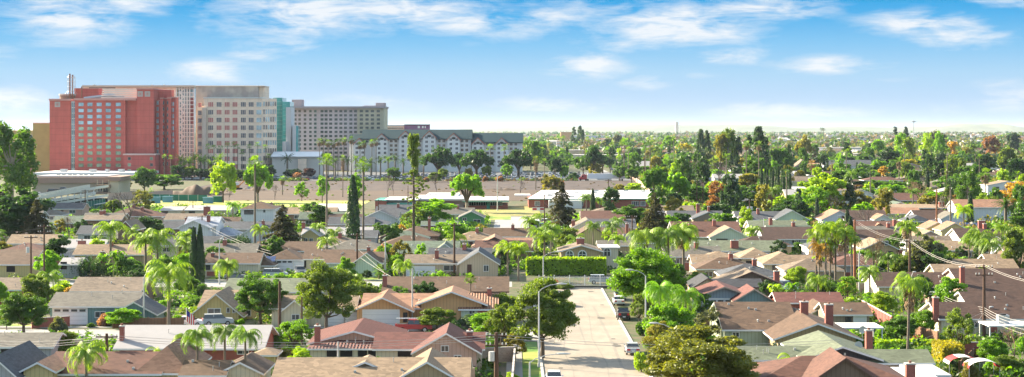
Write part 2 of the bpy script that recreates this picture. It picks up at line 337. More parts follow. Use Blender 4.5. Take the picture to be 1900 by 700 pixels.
REDW = mat('red stucco', (.52,.115,.09), var=.04, nscale=.3, big=.08, kind='panel'); REDT = plain('rose trim', (.55,.27,.23)); SKYG = mat('tower glass', (.32,.46,.50), rough=.06, spec=1, var=.4, nscale=.12, big=.5, metal=.35)  # tower glass: brightness of the reflected sky put into the base colour
SKYG2 = mat('tower glass green reflection', (.26,.36,.26), rough=.06, spec=1, var=.5, nscale=.3, big=.4, metal=.35)  # reflected greenery painted into the pane colour
CREAM = mat('cream precast', (.86,.66,.50), var=.03, nscale=.2, big=.05, kind='panel')
# red hotel
b = Bld('hotel_tower', 'tall red stucco hotel with grid of square windows and blank side bays', 'hotel', 1040, 210)
b.box('wall', 92, 131, 186, REDW, 0, 40); b.box('cornice', 90.5, 132, 183.5, REDT, -1, 42, 187)
b.box('wall', 139, 232.5, 185, REDW, -2, 30); b.box('cornice', 137, 252, 182.5, REDT, -3, 34, 186.5)
b.box('wall', 232.5, 254, 186, REDW, 1, 30); b.box('wall', 254, 285, 165, REDW, -1, 38); b.box('cornice', 253, 286, 163.6, REDT, -1.8, 39.6, 166.2)
b.box('low_wing', 229, 288, 288, REDW, -8, 16); b.box('cornice', 228, 289, 285.5, plain('pale pink trim', (.62,.42,.36)), -9, 18, 288.2)
b.box('penthouse', 138, 183, 165, REDW, 14, 14, 190); b.box('cornice', 137.5, 183.5, 163.6, REDT, 13.5, 15, 165.2)
# stair glass strip
st = b.box('glass_strip', 131.2, 138.8, 188, SKYG, 1.5, 6)
mb = MB()
for k in range(13):
    z = b.Z(190+k*10.3); mb.box(b.X(131)-b.cx, b.X(139)-b.cx, .9, 1.4, z, z+.35, WHITE)
for q in (131.3, 135, 138.4): mb.box(b.X(q)-b.cx, b.X(q+.5)-b.cx, .9, 1.3, 0, b.Z(188), WHITE)
mb.obj('mullions', b.o)
# right wing of bays stepping back
px = 287
for k, (w0, dy_, tp) in enumerate(((10, 6, 188), (6, 3.5, 183.5), (7, 6, 184), (7, 3.5, 183), (9, 6, 182))):
    b.box('wall', px, px+w0, tp, REDW, dy_, 9); b.box('cornice', px-.3, px+w0+.3, tp-2, REDT, dy_-.7, 10, tp); px += w0
b.box('wall', 293, 318, 167, REDW, 12, 8, 190); b.box('low_wing', 325, 331, 294, REDW, 2, 8)
ys = [194+k*11.28 for k in range(11)]
add_windows(b.o, grid(b, [150.5, 167, 184, 201, 219.5], ys, -2.05), plain('red window trim', (.42,.12,.10)), [SKYG, SKYG2], 10.4*1040/3200, 7.4*1040/3200, bars=0, pick=lambda i: 0 if i < 20 else 1)
add_windows(b.o, grid(b, [292.5], [191+k*11.28 for k in range(11)], 5.95), REDT, [SKYG], 1.4, 2.6, bars=0)
add_windows(b.o, grid(b, [303.5, 311], [191+k*11.28 for k in range(11)], 3.42), REDT, [GLASS], .9, 2.2, bars=0)
add_windows(b.o, grid(b, [318.2, 321.6], [193+k*11.28 for k in range(8)], 5.9), REDT, [SKYG], .8, 2.4, bars=0)
add_windows(b.o, grid(b, [240, 281], [294.5, 306, 317], -8.05), REDT, [SKYG2, GLASS], 2.0, 2.0, bars=0)
EMB = plain('grey emblem panel', (.45,.40,.37))
for q, y, w_ in ((106.5, 194, 10), (260, 174.5, 10), (273.5, 174.5, 10)):
    dy_ = -1.15 if q > 200 else -.15
    mb = MB(); x, yy, z = b.pos(q, y, dy_); x -= b.cx; r = w_*1040/6400
    mb.box(x-r, x+r, dy_, dy_+.3, z-r, z+r, EMB)
    for a in range(4):
        c_, s_ = math.cos(a*math.pi/4), math.sin(a*math.pi/4)
        mb.tube([(x-c_*r*.7, dy_-.05, z-s_*r*.7), (x+c_*r*.7, dy_-.05, z+s_*r*.7)], .12, REDT, 4)
    mb.obj('emblem_panel', b.o)
# roof screens, tank and chimney stack
mb = MB()
for k in range(5): mb.box(b.X(183)-b.cx, b.X(252)-b.cx, 6+k*.9, 6.8+k*.9, b.Z(183-k*4, 6), b.Z(180.2-k*4, 6), plain('cream louvre', (.72,.66,.54)))
mb.obj('roof_screen', b.o)
MB().tube([(b.X(150)-b.cx, 8, b.Z(183)), (b.X(198)-b.cx, 8, b.Z(177)), (b.X(225)-b.cx, 8, b.Z(181))], 1.2, METAL, 6).obj('roof_duct', b.o)
x = b.X(114)-b.cx; mb = MB().cyl(x, 16, b.Z(188), b.Z(176.5), 5.2, mat('tank wood', (.2,.14,.1)), 16).cyl(x, 16, b.Z(176.5), b.Z(173.5), 5.7, CONC, 16); mb.obj('roof_tank', b.o)
x = b.X(124.5)-b.cx; mb = MB()
for o_ in (-.9, .7): mb.tube([(x+o_, 10, b.Z(186)), (x+o_, 10, b.Z(136 if o_ < 0 else 138))], .45, mat('rust pipe', (.22,.10,.06)), 8)
for a in (0, 1, 2, 3, 4, 5):
    th = a*math.pi/3; c_, s_ = 2.4*math.cos(th), 2.4*math.sin(th); mb.tube([(x+c_*1.5, 10+s_*1.5, b.Z(174)), (x+c_, 10+s_, b.Z(169)), (x+c_, 10+s_, b.Z(143)), (x+c_*.6, 10+s_*.6, b.Z(139))], .1, METAL, 4)
for y in (169, 160, 151, 143): mb.tube([(x+2.4*math.cos(a*math.pi/3), 10+2.4*math.sin(a*math.pi/3), b.Z(y)) for a in range(7)], .09, METAL, 4)
mb.obj('flue_stack', b.o)
MB().cyl(b.X(144)-b.cx, 10, b.Z(183), b.Z(160), .4, mat('rust pipe', (.2,.1,.06)), 8).obj('vent_pipe', b.o)
# building behind with lattice frame
b = Bld('office_block', 'wide cream office block behind the red tower with white steel lattice frame', 'office building', 1130, 260)
b.box('wall', 154, 326, 162, CREAM, 0, 30); b.box('parapet', 152, 361, 158.5, plain('tan parapet', (.50,.42,.32)), -1.5, 32, 162.5)
b.box('slot_band', 165, 214, 162.6, DARK, -.15, .3, 164); b.box('glass_wall', 326.5, 360, 165, SKYG, 8, 20)
LAT = plain('white lattice', (.80,.76,.70)); mb = MB()
for q in (327, 332.5, 337, 342, 347, 352, 360): mb.box(b.X(q)-b.cx-.28, b.X(q)-b.cx+.28, 0, .5, 0, b.Z(160.5), LAT)
ys = [165+k*7.4 for k in range(18)]
for y in ys: mb.box(b.X(326)-b.cx, b.X(360)-b.cx, -.1, .4, b.Z(y)-.22, b.Z(y)+.22, LAT)
for i, y in enumerate(ys[:-1]):
    for a, c_ in ((332.5, 342), ): 
        p0, p1 = ((a, y), (c_, y+7.4)) if i % 2 else ((c_, y), (a, y+7.4)); mb.tube([(b.X(p0[0])-b.cx, .2, b.Z(p0[1])), (b.X(p1[0])-b.cx, .2, b.Z(p1[1]))], .32, LAT, 4)
for q in range(329, 350, 3): mb.box(b.X(q)-b.cx-.07, b.X(q)-b.cx+.07, 7.6, 7.9, 0, b.Z(165), LAT)
mb.obj('lattice_frame', b.o)
b.box('red_panel', 351, 360, 182, plain('maroon panel', (.30,.07,.07)), 7.4, .3, 230)
mb = MB()
for q in (167, 170, 299, 276): mb.cyl(b.X(q)-b.cx, 10, b.Z(158.5), b.Z(156.4), .5, METAL, 6)
mb.obj('roof_vent', b.o)
# white office tower
b = Bld('office_tower', 'white gridded office tower with reddish windows and tan stained upper block', 'office building', 1060, 440)
STN = mat('stained tan concrete', (.46,.39,.32), var=.12, nscale=.09, big=.1, col2=(.30,.25,.22), stretch=(1,1,.35))
b.box('upper_block', 363, 479, 160, STN, 14, 24); b.box('upper_block', 479, 491, 161, CREAM, 18, 20); b.box('coping', 362, 490, 159, CREAM, 13.5, 25, 160.2)
b.box('wall', 366, 384, 197, CREAM, 3, 34); b.box('wall', 378, 487, 182.5, CREAM, 0, 36); b.box('coping', 377, 487.6, 181, WHITE, -.5, 37, 182.7)
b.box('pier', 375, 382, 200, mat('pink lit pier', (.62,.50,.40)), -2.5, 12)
# angled corner facet
xA, xB = b.X(487)-b.cx, b.X(513.5, 18)-b.cx
MB().add([(xA, 0, 0), (xB, 18, 0), (xB-9, 40, 0), (xA-8, 30, 0), (xA, 0, b.Z(182.5)), (xB, 18, b.Z(183.5, 18)), (xB-9, 40, b.Z(183.5, 18)), (xA-8, 30, b.Z(182.5))], [(3,2,1,0),(4,5,6,7),(0,1,5,4),(1,2,6,5),(2,3,7,6),(3,0,4,7)], CREAM).obj('wall', b.o)
REDG = mat('red reflection glass', (.48,.12,.10), rough=.15, spec=.6, var=.2, nscale=.2); DKG = mat('dark office glass', (.05,.05,.07), rough=.08, spec=1, var=.3, nscale=.3, metal=.1)  # red panes: the red tower's reflection painted into the glass colour
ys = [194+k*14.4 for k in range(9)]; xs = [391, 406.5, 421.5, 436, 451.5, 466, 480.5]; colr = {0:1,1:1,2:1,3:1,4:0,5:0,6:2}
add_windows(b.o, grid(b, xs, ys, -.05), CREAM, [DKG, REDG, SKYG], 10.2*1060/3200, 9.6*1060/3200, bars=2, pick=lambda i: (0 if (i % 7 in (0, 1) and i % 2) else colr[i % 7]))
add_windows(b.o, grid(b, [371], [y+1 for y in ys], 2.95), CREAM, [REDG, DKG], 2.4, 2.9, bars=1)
ang = math.atan2(18, xB-xA); pl = []
for y in ys:
    for t in (.1, .26, .42, .58, .74, .9): pl.append((b.cx+xA+(xB-xA)*t+.05*math.sin(ang), b.d+18*t-.06, b.Z(y-1, 18*t)))
add_windows(b.o, pl, CREAM, [DKG, SKYG], 2.4*.5*2, 3.1, rot=ang, bars=1)
# teal tower
b = Bld('glass_tower', 'slim teal glass tower beside the white office tower', 'tower', 1110, 524)
TEAL = mat('teal glass', (.06,.34,.33), rough=.12, spec=.8, var=.25, nscale=.15, big=.2)
b.box('glass_wall', 507, 524, 181.5, TEAL, 6, 20); b.box('glass_wall', 524, 538, 189, TEAL, 2, 20); b.box('wall', 530.5, 540, 199, plain('pale grey concrete', (.56,.57,.58)), -1, 18)
b.box('wall', 524, 531, 263, plain('pale grey concrete', (.56,.57,.58)), -4, 10); b.box('wall', 543, 549, 233, plain('pale grey concrete', (.56,.57,.58)), -4, 10); b.box('glass_wall', 549, 552.6, 234, TEAL, -3, 10)
mb = MB()
for k in range(14): mb.box(b.X(506.6)-b.cx, b.X(524)-b.cx, 5.7, 5.95, b.Z(189+k*7), b.Z(188.4+k*7), plain('aqua trim', (.2,.5,.48))).box(b.X(524.1)-b.cx, b.X(530)-b.cx, 1.7, 1.95, b.Z(194+k*7), b.Z(193.4+k*7), plain('aqua trim', (.2,.5,.48)))
mb.obj('mullions', b.o)
# lavender hotel
b = Bld('hotel_block', 'long lavender grey hotel with rows of dark windows and yellowish right end', 'hotel', 1230, 630)
LAV = mat('lavender stucco', (.54,.47,.48), var=.03, nscale=.2, big=.05, kind='panel'); YEL = mat('beige stucco', (.50,.45,.33), var=.05, nscale=.2)
b.box('wall', 539, 592, 200, LAV, 0, 24); b.box('wall', 592, 663, 200, LAV, -1.5, 26); b.box('wall', 663, 707, 200, YEL, -3, 30); b.box('wall', 707, 713, 199, YEL, -2, 34)
b.box('cornice', 537, 714, 197.5, plain('grey mauve trim', (.34,.30,.31)), -4.5, 38, 201); b.box('roof_block', 541.5, 560, 185, plain('mauve block', (.40,.33,.33)), 4, 14, 198); b.box('roof_block', 697, 713.5, 191, plain('mauve block', (.40,.33,.33)), 6, 16, 198)
b.box('roof_block', 674, 697, 196, LAV, 6, 16, 198)
HG = mat('hotel window glass', (.045,.055,.05), rough=.1, spec=.7, var=.4, nscale=.2)
ys = [206.5+k*7.7 for k in range(12)]
add_windows(b.o, grid(b, [548, 556, 566, 576, 585], ys, -.05), LAV, [HG], 2.1, 1.9, bars=0)
add_windows(b.o, grid(b, [597.5, 605, 613.5, 623.5, 632.5, 641, 651, 659.5], ys, -1.55), LAV, [HG], 2.4, 1.9, bars=0)
add_windows(b.o, grid(b, [670.5, 681, 691, 702], ys, -3.05), YEL, [HG], 2.6, 1.9, bars=0)
# far pair behind the gables
b = Bld('low_office', 'cream low office with dark strip windows behind the gabled roofs', 'office building', 1500, 732)
b.box('wall', 714, 750, 234, CREAM, 0, 20); b.box('roof_band', 713.5, 750.5, 232.6, DARK, -.4, 21, 234); b.box('window_band', 716, 748, 237, GLASS, -.2, .3, 239)
b = Bld('low_office', 'purple low office with flat roof behind the gabled roofs', 'office building', 1490, 773)
PUR = plain('purple stucco', (.22,.10,.20)); b.box('wall', 750.5, 796, 232.5, PUR, 0, 20); b.box('roof_band', 750, 796.5, 231, DARK, -.4, 21, 232.5)
b.box('window_band', 775, 779, 234, WHITE, -.2, .3, 238); b.box('window_band', 783, 786, 234, WHITE, -.2, .3, 238); b.box('window_band', 788, 790, 234, WHITE, -.2, .3, 238)
# green hotel at left edge
b = Bld('apartment_block', 'olive green apartment block at the left edge behind tall eucalyptus', 'apartment building', 1100, 50)
OLV = mat('olive stucco', (.36,.36,.13), var=.04, nscale=.3); b.box('wall', 61, 93, 229, OLV, 0, 30); b.box('wall', -12, 61, 243, mat('mustard stucco', (.48,.40,.20), var=.05), 3, 30)
b.box('coping', 60.5, 93.5, 227.6, CREAM, -.4, 31, 229.2); b.box('coping', -12, 60, 242, CREAM, 2.6, 31, 243.2); b.box('wall', 52, 60, 268, mat('rose stucco', (.5,.28,.2)), 1.5, 10)
add_windows(b.o, grid(b, [8, 20, 32, 44, 56], [253.5+k*10 for k in range(6)], 2.95), WHITE, [GLASS], 2.6, 2.2)
# gabled hotel (dark green roofs, many front gables)
GROOF = mat('dark green roof', (.006,.033,.042), var=.06, nscale=.2, big=.08); GW = mat('pale grey stucco', (.64,.63,.61), var=.03, nscale=.3, big=.05); TERR = plain('terracotta edge', (.40,.15,.10))
b = Bld('gabled_hotel', 'long pale hotel under dark green roof with seven steep front gables', 'hotel', 1190, 810)
def gprism(b, name, px0, px1, pye, pyr, dep, m, z_under=.6, par=None):
    """roof with ridge along x"""
    x0, x1 = b.X(px0)-b.cx, b.X(px1)-b.cx; ze, zr = b.Z(pye, -2), b.Z(pyr, dep/2)
    v = [(x0,-2,ze),(x1,-2,ze),(x1,dep/2,zr),(x0,dep/2,zr),(x1,dep+2,ze),(x0,dep+2,ze)]
    v += [(a, c, z-z_under) for a, c, z in v]
    return MB().add(v, [(0,1,2,3),(3,2,4,5),(7,6,9,8),(8,9,11,10),(0,6,7,1),(1,7,8,2),(2,8,10,4),(4,10,11,5),(5,11,9,3),(3,9,6,0)], m).obj(name, b.o)
for px0, px1, ye, yr, m in ((646, 684, 263, 249, 0), (670, 876, 257.5, 240.5, 0), (876, 971, 264, 247, 0)):
    gprism(b, 'roof', px0, px1, ye, yr, 26, GROOF)
    x0, x1 = b.X(px0+1.5)-b.cx, b.X(px1-1.5)-b.cx; ze = b.Z(ye+.6); dd = 0 if px0 != 646 else 1
    MB().box(x0, x1, dd, 26-dd, 0, ze, GW).obj('wall', b.o)
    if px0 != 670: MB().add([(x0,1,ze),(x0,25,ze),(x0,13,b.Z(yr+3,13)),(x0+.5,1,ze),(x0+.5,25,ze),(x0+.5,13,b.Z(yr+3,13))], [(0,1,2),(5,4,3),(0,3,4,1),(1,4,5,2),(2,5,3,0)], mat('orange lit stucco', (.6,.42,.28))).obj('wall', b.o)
for cx, ya, hw in ((667.5,256,11.5),(709,247.5,12.5),(753,242.5,13.5),(797,242.5,13.5),(842,246.5,13.5),(887,255,12.5),(931,255,13)):
    ye = ya+hw*.98; x0, x1, xm = b.X(cx-hw)-b.cx, b.X(cx+hw)-b.cx, b.X(cx)-b.cx; ze, za = b.Z(ye, -4), b.Z(ya, -4)
    wx = (x1-x0)*.06; fw = [(x0+wx,-4,0),(x1-wx,-4,0),(x1-wx,-4,ze+.6),(xm,-4,za-.6),(x0+wx,-4,ze+.6)]
    MB().add(fw+[(x, 3, z) for x, _, z in fw], [(0,1,2,3,4),(9,8,7,6,5),(0,5,6,1),(1,6,7,2),(2,7,8,3),(3,8,9,4),(4,9,5,0)], GW).obj('gable_bay', b.o)
    rv = [(x0,-5,ze),(xm,-5,za),(x1,-5,ze),(x0,9,ze),(xm,9,za),(x1,9,ze)]; rv += [(x, y, z-.7) for x, y, z in rv]
    mb = MB().add(rv, [(0,3,4,1),(1,4,5,2),(6,7,10,9),(7,8,11,10)], GROOF); k = len(mb.v)
    mb.add(rv, [(0,1,7,6),(1,2,8,7),(0,6,9,3),(2,5,11,8)], TERR); mb.obj('gable_roof', b.o)
    add_windows(b.o, grid(b, [cx-5.5, cx+5.5], [ye-.5+k*8.2 for k in range(6)], -4.05), WHITE, [DKG], 2.0, 1.9, limit=100)
    fan = MB().ell((xm, -4.1, za-3.8), (1.5, .15, .9), DARK, 8, 4); fan.obj('gable_vent', b.o)
for q in (730.5, 775, 819.5, 862, 909, 953):
    add_windows(b.o, grid(b, [q-4.5, q+4], [262+(6 if q > 876 else 0)+k*8.2 for k in range(5)], -.05), CREAM, [DKG], 2.0, 1.9)
# low buildings between
b = Bld('conference_hall', 'low white hall with gently sloped roof beside the office tower', 'hall', 1060, 550)
b.box('wall', 505, 593, 291, plain('warm white wall', (.60,.56,.50)), 0, 24); gprism(b, 'roof', 503, 594, 290, 281.5, 24, plain('white membrane', (.78,.76,.74)))
MB().cyl(b.X(562)-b.cx, -3, 0, b.Z(295), 2.6, CREAM, 12).obj('entry_column', b.o)
# podium in front of the red hotel
b = Bld('hotel_podium', 'flat white roofed podium with metal roof units below the red tower', 'building', 985, 160)
b.box('wall', 64, 262, 324, plain('podium wall', (.30,.29,.27)), 0, 30); b.box('roof', 62, 264, 320.5, plain('white membrane', (.78,.76,.74)), -1, 46, 325)
for q, w_ in ((117, 11), (171, 12), (198, 6), (224, 10)):
    b.box('roof_unit', q-w_/2, q+w_/2, 314, METAL, 12, 4, 321)
# motel-like block in front
b = Bld('motel', 'two storey beige motel block with brown parapet beside the ramp garage', 'motel', 790, 150)
BRP = plain('brown parapet', (.33,.22,.17)); BEI = plain('beige wall', (.60,.52,.36))
b.box('wall', 62, 190, 340, plain('tan shade wall', (.40,.33,.25)), 0, 34); b.box('parapet', 60, 203, 329, BRP, -1, 38, 340); b.box('wall', 203, 220, 336, BEI, -3, 24); b.box('parapet', 196, 223, 328.5, BRP, -4, 30, 336)
b.box('roof', 66, 200, 326.5, plain('gravel roof', (.40,.38,.36)), 3, 28, 329)
for y in (343, 357): b.box('balcony', 178, 203, y, plain('brown rail', (.28,.19,.13)), -6, 5, y+6); 
for q in (180, 190, 201): b.box('post', q, q+.8, 334, BEI, -5.6, .3)
add_windows(b.o, grid(b, [182, 190, 196], [338, 352], -.1), WHITE, [GLASS], 1.6, 1.4)
mb = MB()
for q in (90, 100, 112, 121, 133, 142, 153): mb.box(b.X(q)-b.cx, b.X(q+4)-b.cx, 14, 17, b.Z(327), b.Z(324.6), METAL)
mb.obj('roof_unit', b.o)
# ramp garage: two sloping decks on columns
b = Bld('parking_garage', 'open concrete parking garage with two sloping decks and white rails', 'parking garage', 640, 110)
DK = plain('deck concrete', (.66,.64,.61)); 
def deck(px0, py0, px1, py1, th, name, dep=20):
    x0, x1 = b.X(px0)-b.cx, b.X(px1)-b.cx; z0, z1 = b.Z(py0), b.Z(py1)
    v = [(x0,0,z0-th),(x1,0,z1-th),(x1,dep,z1-th),(x0,dep,z0-th),(x0,0,z0),(x1,0,z1),(x1,dep,z1),(x0,dep,z0)]
    return MB().add(v, [(3,2,1,0),(4,5,6,7),(0,1,5,4),(1,2,6,5),(2,3,7,6),(3,0,4,7)], DK).obj(name, b.o)
deck(44, 371, 178, 346.5, .9, 'upper_deck'); deck(50, 384, 178, 364, .9, 'lower_deck'); deck(20, 392, 178, 379, .3, 'ground_slab')
for q in range(52, 178, 12): MB().box(b.X(q)-b.cx, b.X(q+1.8)-b.cx, .5, 1.2, 0, b.Z(371-(q-44)*24.5/134)-.6, DK).obj('column', b.o)
mb = MB()
for o_ in (0, -1, -2.2):
    for (a, ya, c_, yc) in ((46, 383, 178, 361.5),):
        mb.tube([(b.X(a)-b.cx, -.2, b.Z(ya+o_*2)), (b.X(c_)-b.cx, -.2, b.Z(yc+o_*2))], .17, WHITE, 4)
for q in range(50, 178, 8): t = (q-46)/132; mb.box(b.X(q)-b.cx-.08, b.X(q)-b.cx+.08, -.2, 0, b.Z(384-t*21.5), b.Z(378-t*21.5), WHITE)
mb.obj('railing', b.o)
mb = MB()
for q in np.arange(73, 166, 2.3): t = (q-44)/134; mb.box(b.X(q)-b.cx, b.X(q+1.7)-b.cx, -.1, .1, b.Z(371-t*24.5), b.Z(364.4-t*24.5), plain('pale slat', (.60,.62,.60)))
mb.obj('slat_screen', b.o)
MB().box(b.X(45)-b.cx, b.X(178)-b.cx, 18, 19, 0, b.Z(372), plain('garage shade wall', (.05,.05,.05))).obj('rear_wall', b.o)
GAR = b
b = Bld('storage_building', 'plain beige block storage building with white flat roof below the garage', 'storage building', 650, 132)
b.box('wall', 112, 154, 386, BEI, 0, 12); b.box('roof', 111, 155, 384.3, plain('white membrane', (.78,.76,.74)), -.4, 13, 386)
# green windscreen fences on the field
GSC = plain('green windscreen', (.02,.13,.10))
def longfence(name, label, px0, y0, px1, y1, h, m, posts=4.0, pm=None, cat='fence', th=.08, cap=None):
    d0, d1 = gd(y0), gd(y1); x0, x1 = gx(px0, d0), gx(px1, d1); L_ = math.hypot(x1-x0, d1-d0); a = math.atan2(d1-d0, x1-x0)
    o = empty(name, (x0, d0, 0), label, cat, rz=a)
    MB().box(0, L_, -th/2, th/2, .05, h, m).obj('panel', o)
    n = min(60, max(2, int(L_/posts))); pmesh = MB().box(-.07-th/4, .07+th/4, -th/2-.05, th/2+.05, 0, h+.12, pm or METAL).mesh('post')
    for i in range(n+1): p = bpy.data.objects.new('post', pmesh); link(p, o); p.location = (L_*i/n, 0, 0)
    if cap: MB().box(-.05, L_+.05, -th/2-.06, th/2+.06, h, h+.1, cap).obj('cap', o)
    return o
longfence('field_fence', 'long dark green windscreen fence along the far playing field', 262, 372, 385, 374, 2.6, GSC)
longfence('field_fence', 'green windscreen fence sloping beside the parking garage', 153, 392, 195, 384, 3.2, GSC)
for i, (q, y) in enumerate(((287, 377.5), (310, 376), (385, 378), (404, 376))):
    d = gd(y); o = empty('dugout', (gx(q, d), d, 0), 'small blue green field shed, %s' % ('leftmost of the row', 'second from the left in the row', 'third from the left in the row', 'rightmost and greenest of the row')[i], 'shed', 'sheds by the playing field')
    c_ = plain('blue shed', (.10,.24,.33)) if i != 3 else GSC; MB().box(-1.9, 1.9, 0, 2.4, 0, 2.3, c_).obj('wall', o); MB().box(-2.1, 2.1, -.2, 2.6, 2.3, 2.5, c_).obj('roof', o)
# ================================================================ HOUSES
RC = dict(
 brown=(.115,.070,.043), dbrown=(.068,.038,.027), tan=(.25,.175,.11), grey=(.14,.125,.10), lgrey=(.33,.31,.30), slate=(.075,.078,.085), black=(.045,.045,.05), green=(.135,.15,.095), sage=(.11,.14,.10),
 white=(.52,.49,.46), redb=(.115,.053,.036), red=(.14,.054,.042), pink=(.29,.155,.095), taupe=(.18,.135,.095), blue=(.28,.30,.34))
WC = dict(white=(.66,.66,.66), cream=(.58,.52,.38), yellow=(.58,.46,.22), beige=(.48,.39,.28), tan=(.42,.31,.18), pink=(.50,.31,.23), orange=(.58,.33,.16), bluegrey=(.27,.33,.37), teal=(.16,.26,.26), taupe=(.28,.22,.17),
 brown=(.20,.13,.09), mint=(.50,.56,.44), green=(.10,.26,.12), salmon=(.50,.34,.27), grey=(.36,.37,.38), dark=(.06,.065,.075), sage=(.38,.42,.30), brick=None, lav=(.55,.56,.62))
def roofm(c, tile=False):
    if c == 'white' or c == 'lgrey': return mat('%s roof' % c, RC[c], var=.05, big=.06, nscale=1.0)
    return mat(('%s tile roof' if tile else '%s shingle roof') % c, RC[c], kind='tile' if tile else 'shingle', var=.10, nscale=1.6, stretch=(.5,.5,3), big=.12)
def wallm(c): return BRICK if c == 'brick' else mat('%s house wall' % c, WC[c], kind='siding', var=.03, big=.04)
FASC = plain('white fascia', (.72,.71,.69)); BFASC = plain('brown fascia', (.16,.09,.07)); GUT = plain('tan fascia', (.45,.38,.30))
def roof_mesh(top, faces, loop, th, rm, fm):
    n = len(top); mb = MB(); mb.add(top+[(x, y, z-th) for x, y, z in top], list(faces), rm)
    k = 0; full = [(x, y, z) for x, y, z in top]+[(x, y, z-th) for x, y, z in top]
    mb.add(full, [tuple(i+n for i in f)[::-1] for f in faces]+[(loop[i], loop[i]+n, loop[(i+1) % len(loop)]+n, loop[(i+1) % len(loop)]) for i in range(len(loop))], fm)
    return mb
def block(root, ox, oy, typ, x0, x1, y0, dep, ze, zr, rm, wm, fm, ov=.45, gw=None, th=.22, nowall=False, hipin=1.0):
    """typ G: ridge along x, H: hip, F: ridge along y (gable faces us), S: flat"""
    y1 = y0+dep; xm, ym = (x0+x1)/2, (y0+y1)/2
    if typ == 'G': top = [(x0,y0,ze),(x1,y0,ze),(x1,ym,zr),(x0,ym,zr),(x1,y1,ze),(x0,y1,ze)]; fs = [(0,1,2,3),(3,2,4,5)]; lp = [0,1,2,4,5,3]
    elif typ == 'F': top = [(x0,y0,ze),(x1,y0,ze),(xm,y0,zr),(xm,y1,zr),(x1,y1,ze),(x0,y1,ze)]; fs = [(0,2,3,5),(2,1,4,3)]; lp = [0,2,1,4,3,5]
    elif typ == 'H':
        if x1-x0 >= dep: r = dep/2*hipin; top = [(x0,y0,ze),(x1,y0,ze),(x1,y1,ze),(x0,y1,ze),(x0+r,ym,zr),(x1-r,ym,zr)]; fs = [(0,1,5,4),(1,2,5),(2,3,4,5),(3,0,4)]
        else: r = (x1-x0)/2*hipin; top = [(x0,y0,ze),(x1,y0,ze),(x1,y1,ze),(x0,y1,ze),(xm,y0+r,zr),(xm,y1-r,zr)]; fs = [(0,1,4),(1,2,5,4),(2,3,5),(3,0,4,5)]
        lp = [0,1,2,3]
    elif typ == 'S': top = [(x0,y0,ze),(x1,y0,ze),(x1,y1,ze),(x0,y1,ze)]; fs = [(0,1,2,3)]; lp = [0,1,2,3]
    loc = lambda vs: [(x-ox, y-oy, z) for x, y, z in vs]
    rf = roof_mesh(loc(top), fs, lp, th, rm, fm).obj('roof', root)
    if nowall: return rf
    a0, a1, b0, b1 = x0+ov, x1-ov, y0+ov, y1-ov; hw = (x1-x0)/2 if typ == 'F' else dep/2; s = (zr-ze)/max(hw, .1) if typ != 'S' else 0
    zt = ze+s*ov-th*.6
    if typ == 'G': pr = [(b0,0),(b1,0),(b1,zt),(ym,zr-th*.6),(b0,zt)]; v = [(a0,y,z) for y, z in pr]+[(a1,y,z) for y, z in pr]
    elif typ == 'F': pr = [(a0,0),(a1,0),(a1,zt),(xm,zr-th*.6),(a0,zt)]; v = [(x,b0,z) for x, z in pr]+[(x,b1,z) for x, z in pr]
    else: pr = None
    if pr: MB().add(loc(v), [(0,1,2,3,4),(9,8,7,6,5),(0,5,6,1),(1,6,7,2),(2,7,8,3),(3,8,9,4),(4,9,5,0)], wm).obj('wall', root)
    else: MB().box(a0-ox, a1-ox, b0-oy, b1-oy, 0, ze-th*.5, wm).obj('wall', root)
    return rf
WINM = {}
WFR = plain('window frame', (.70,.70,.68)); HGL = mat('house glass', (.05,.06,.07), rough=.15, spec=.6, var=.4, nscale=.5, big=.4)
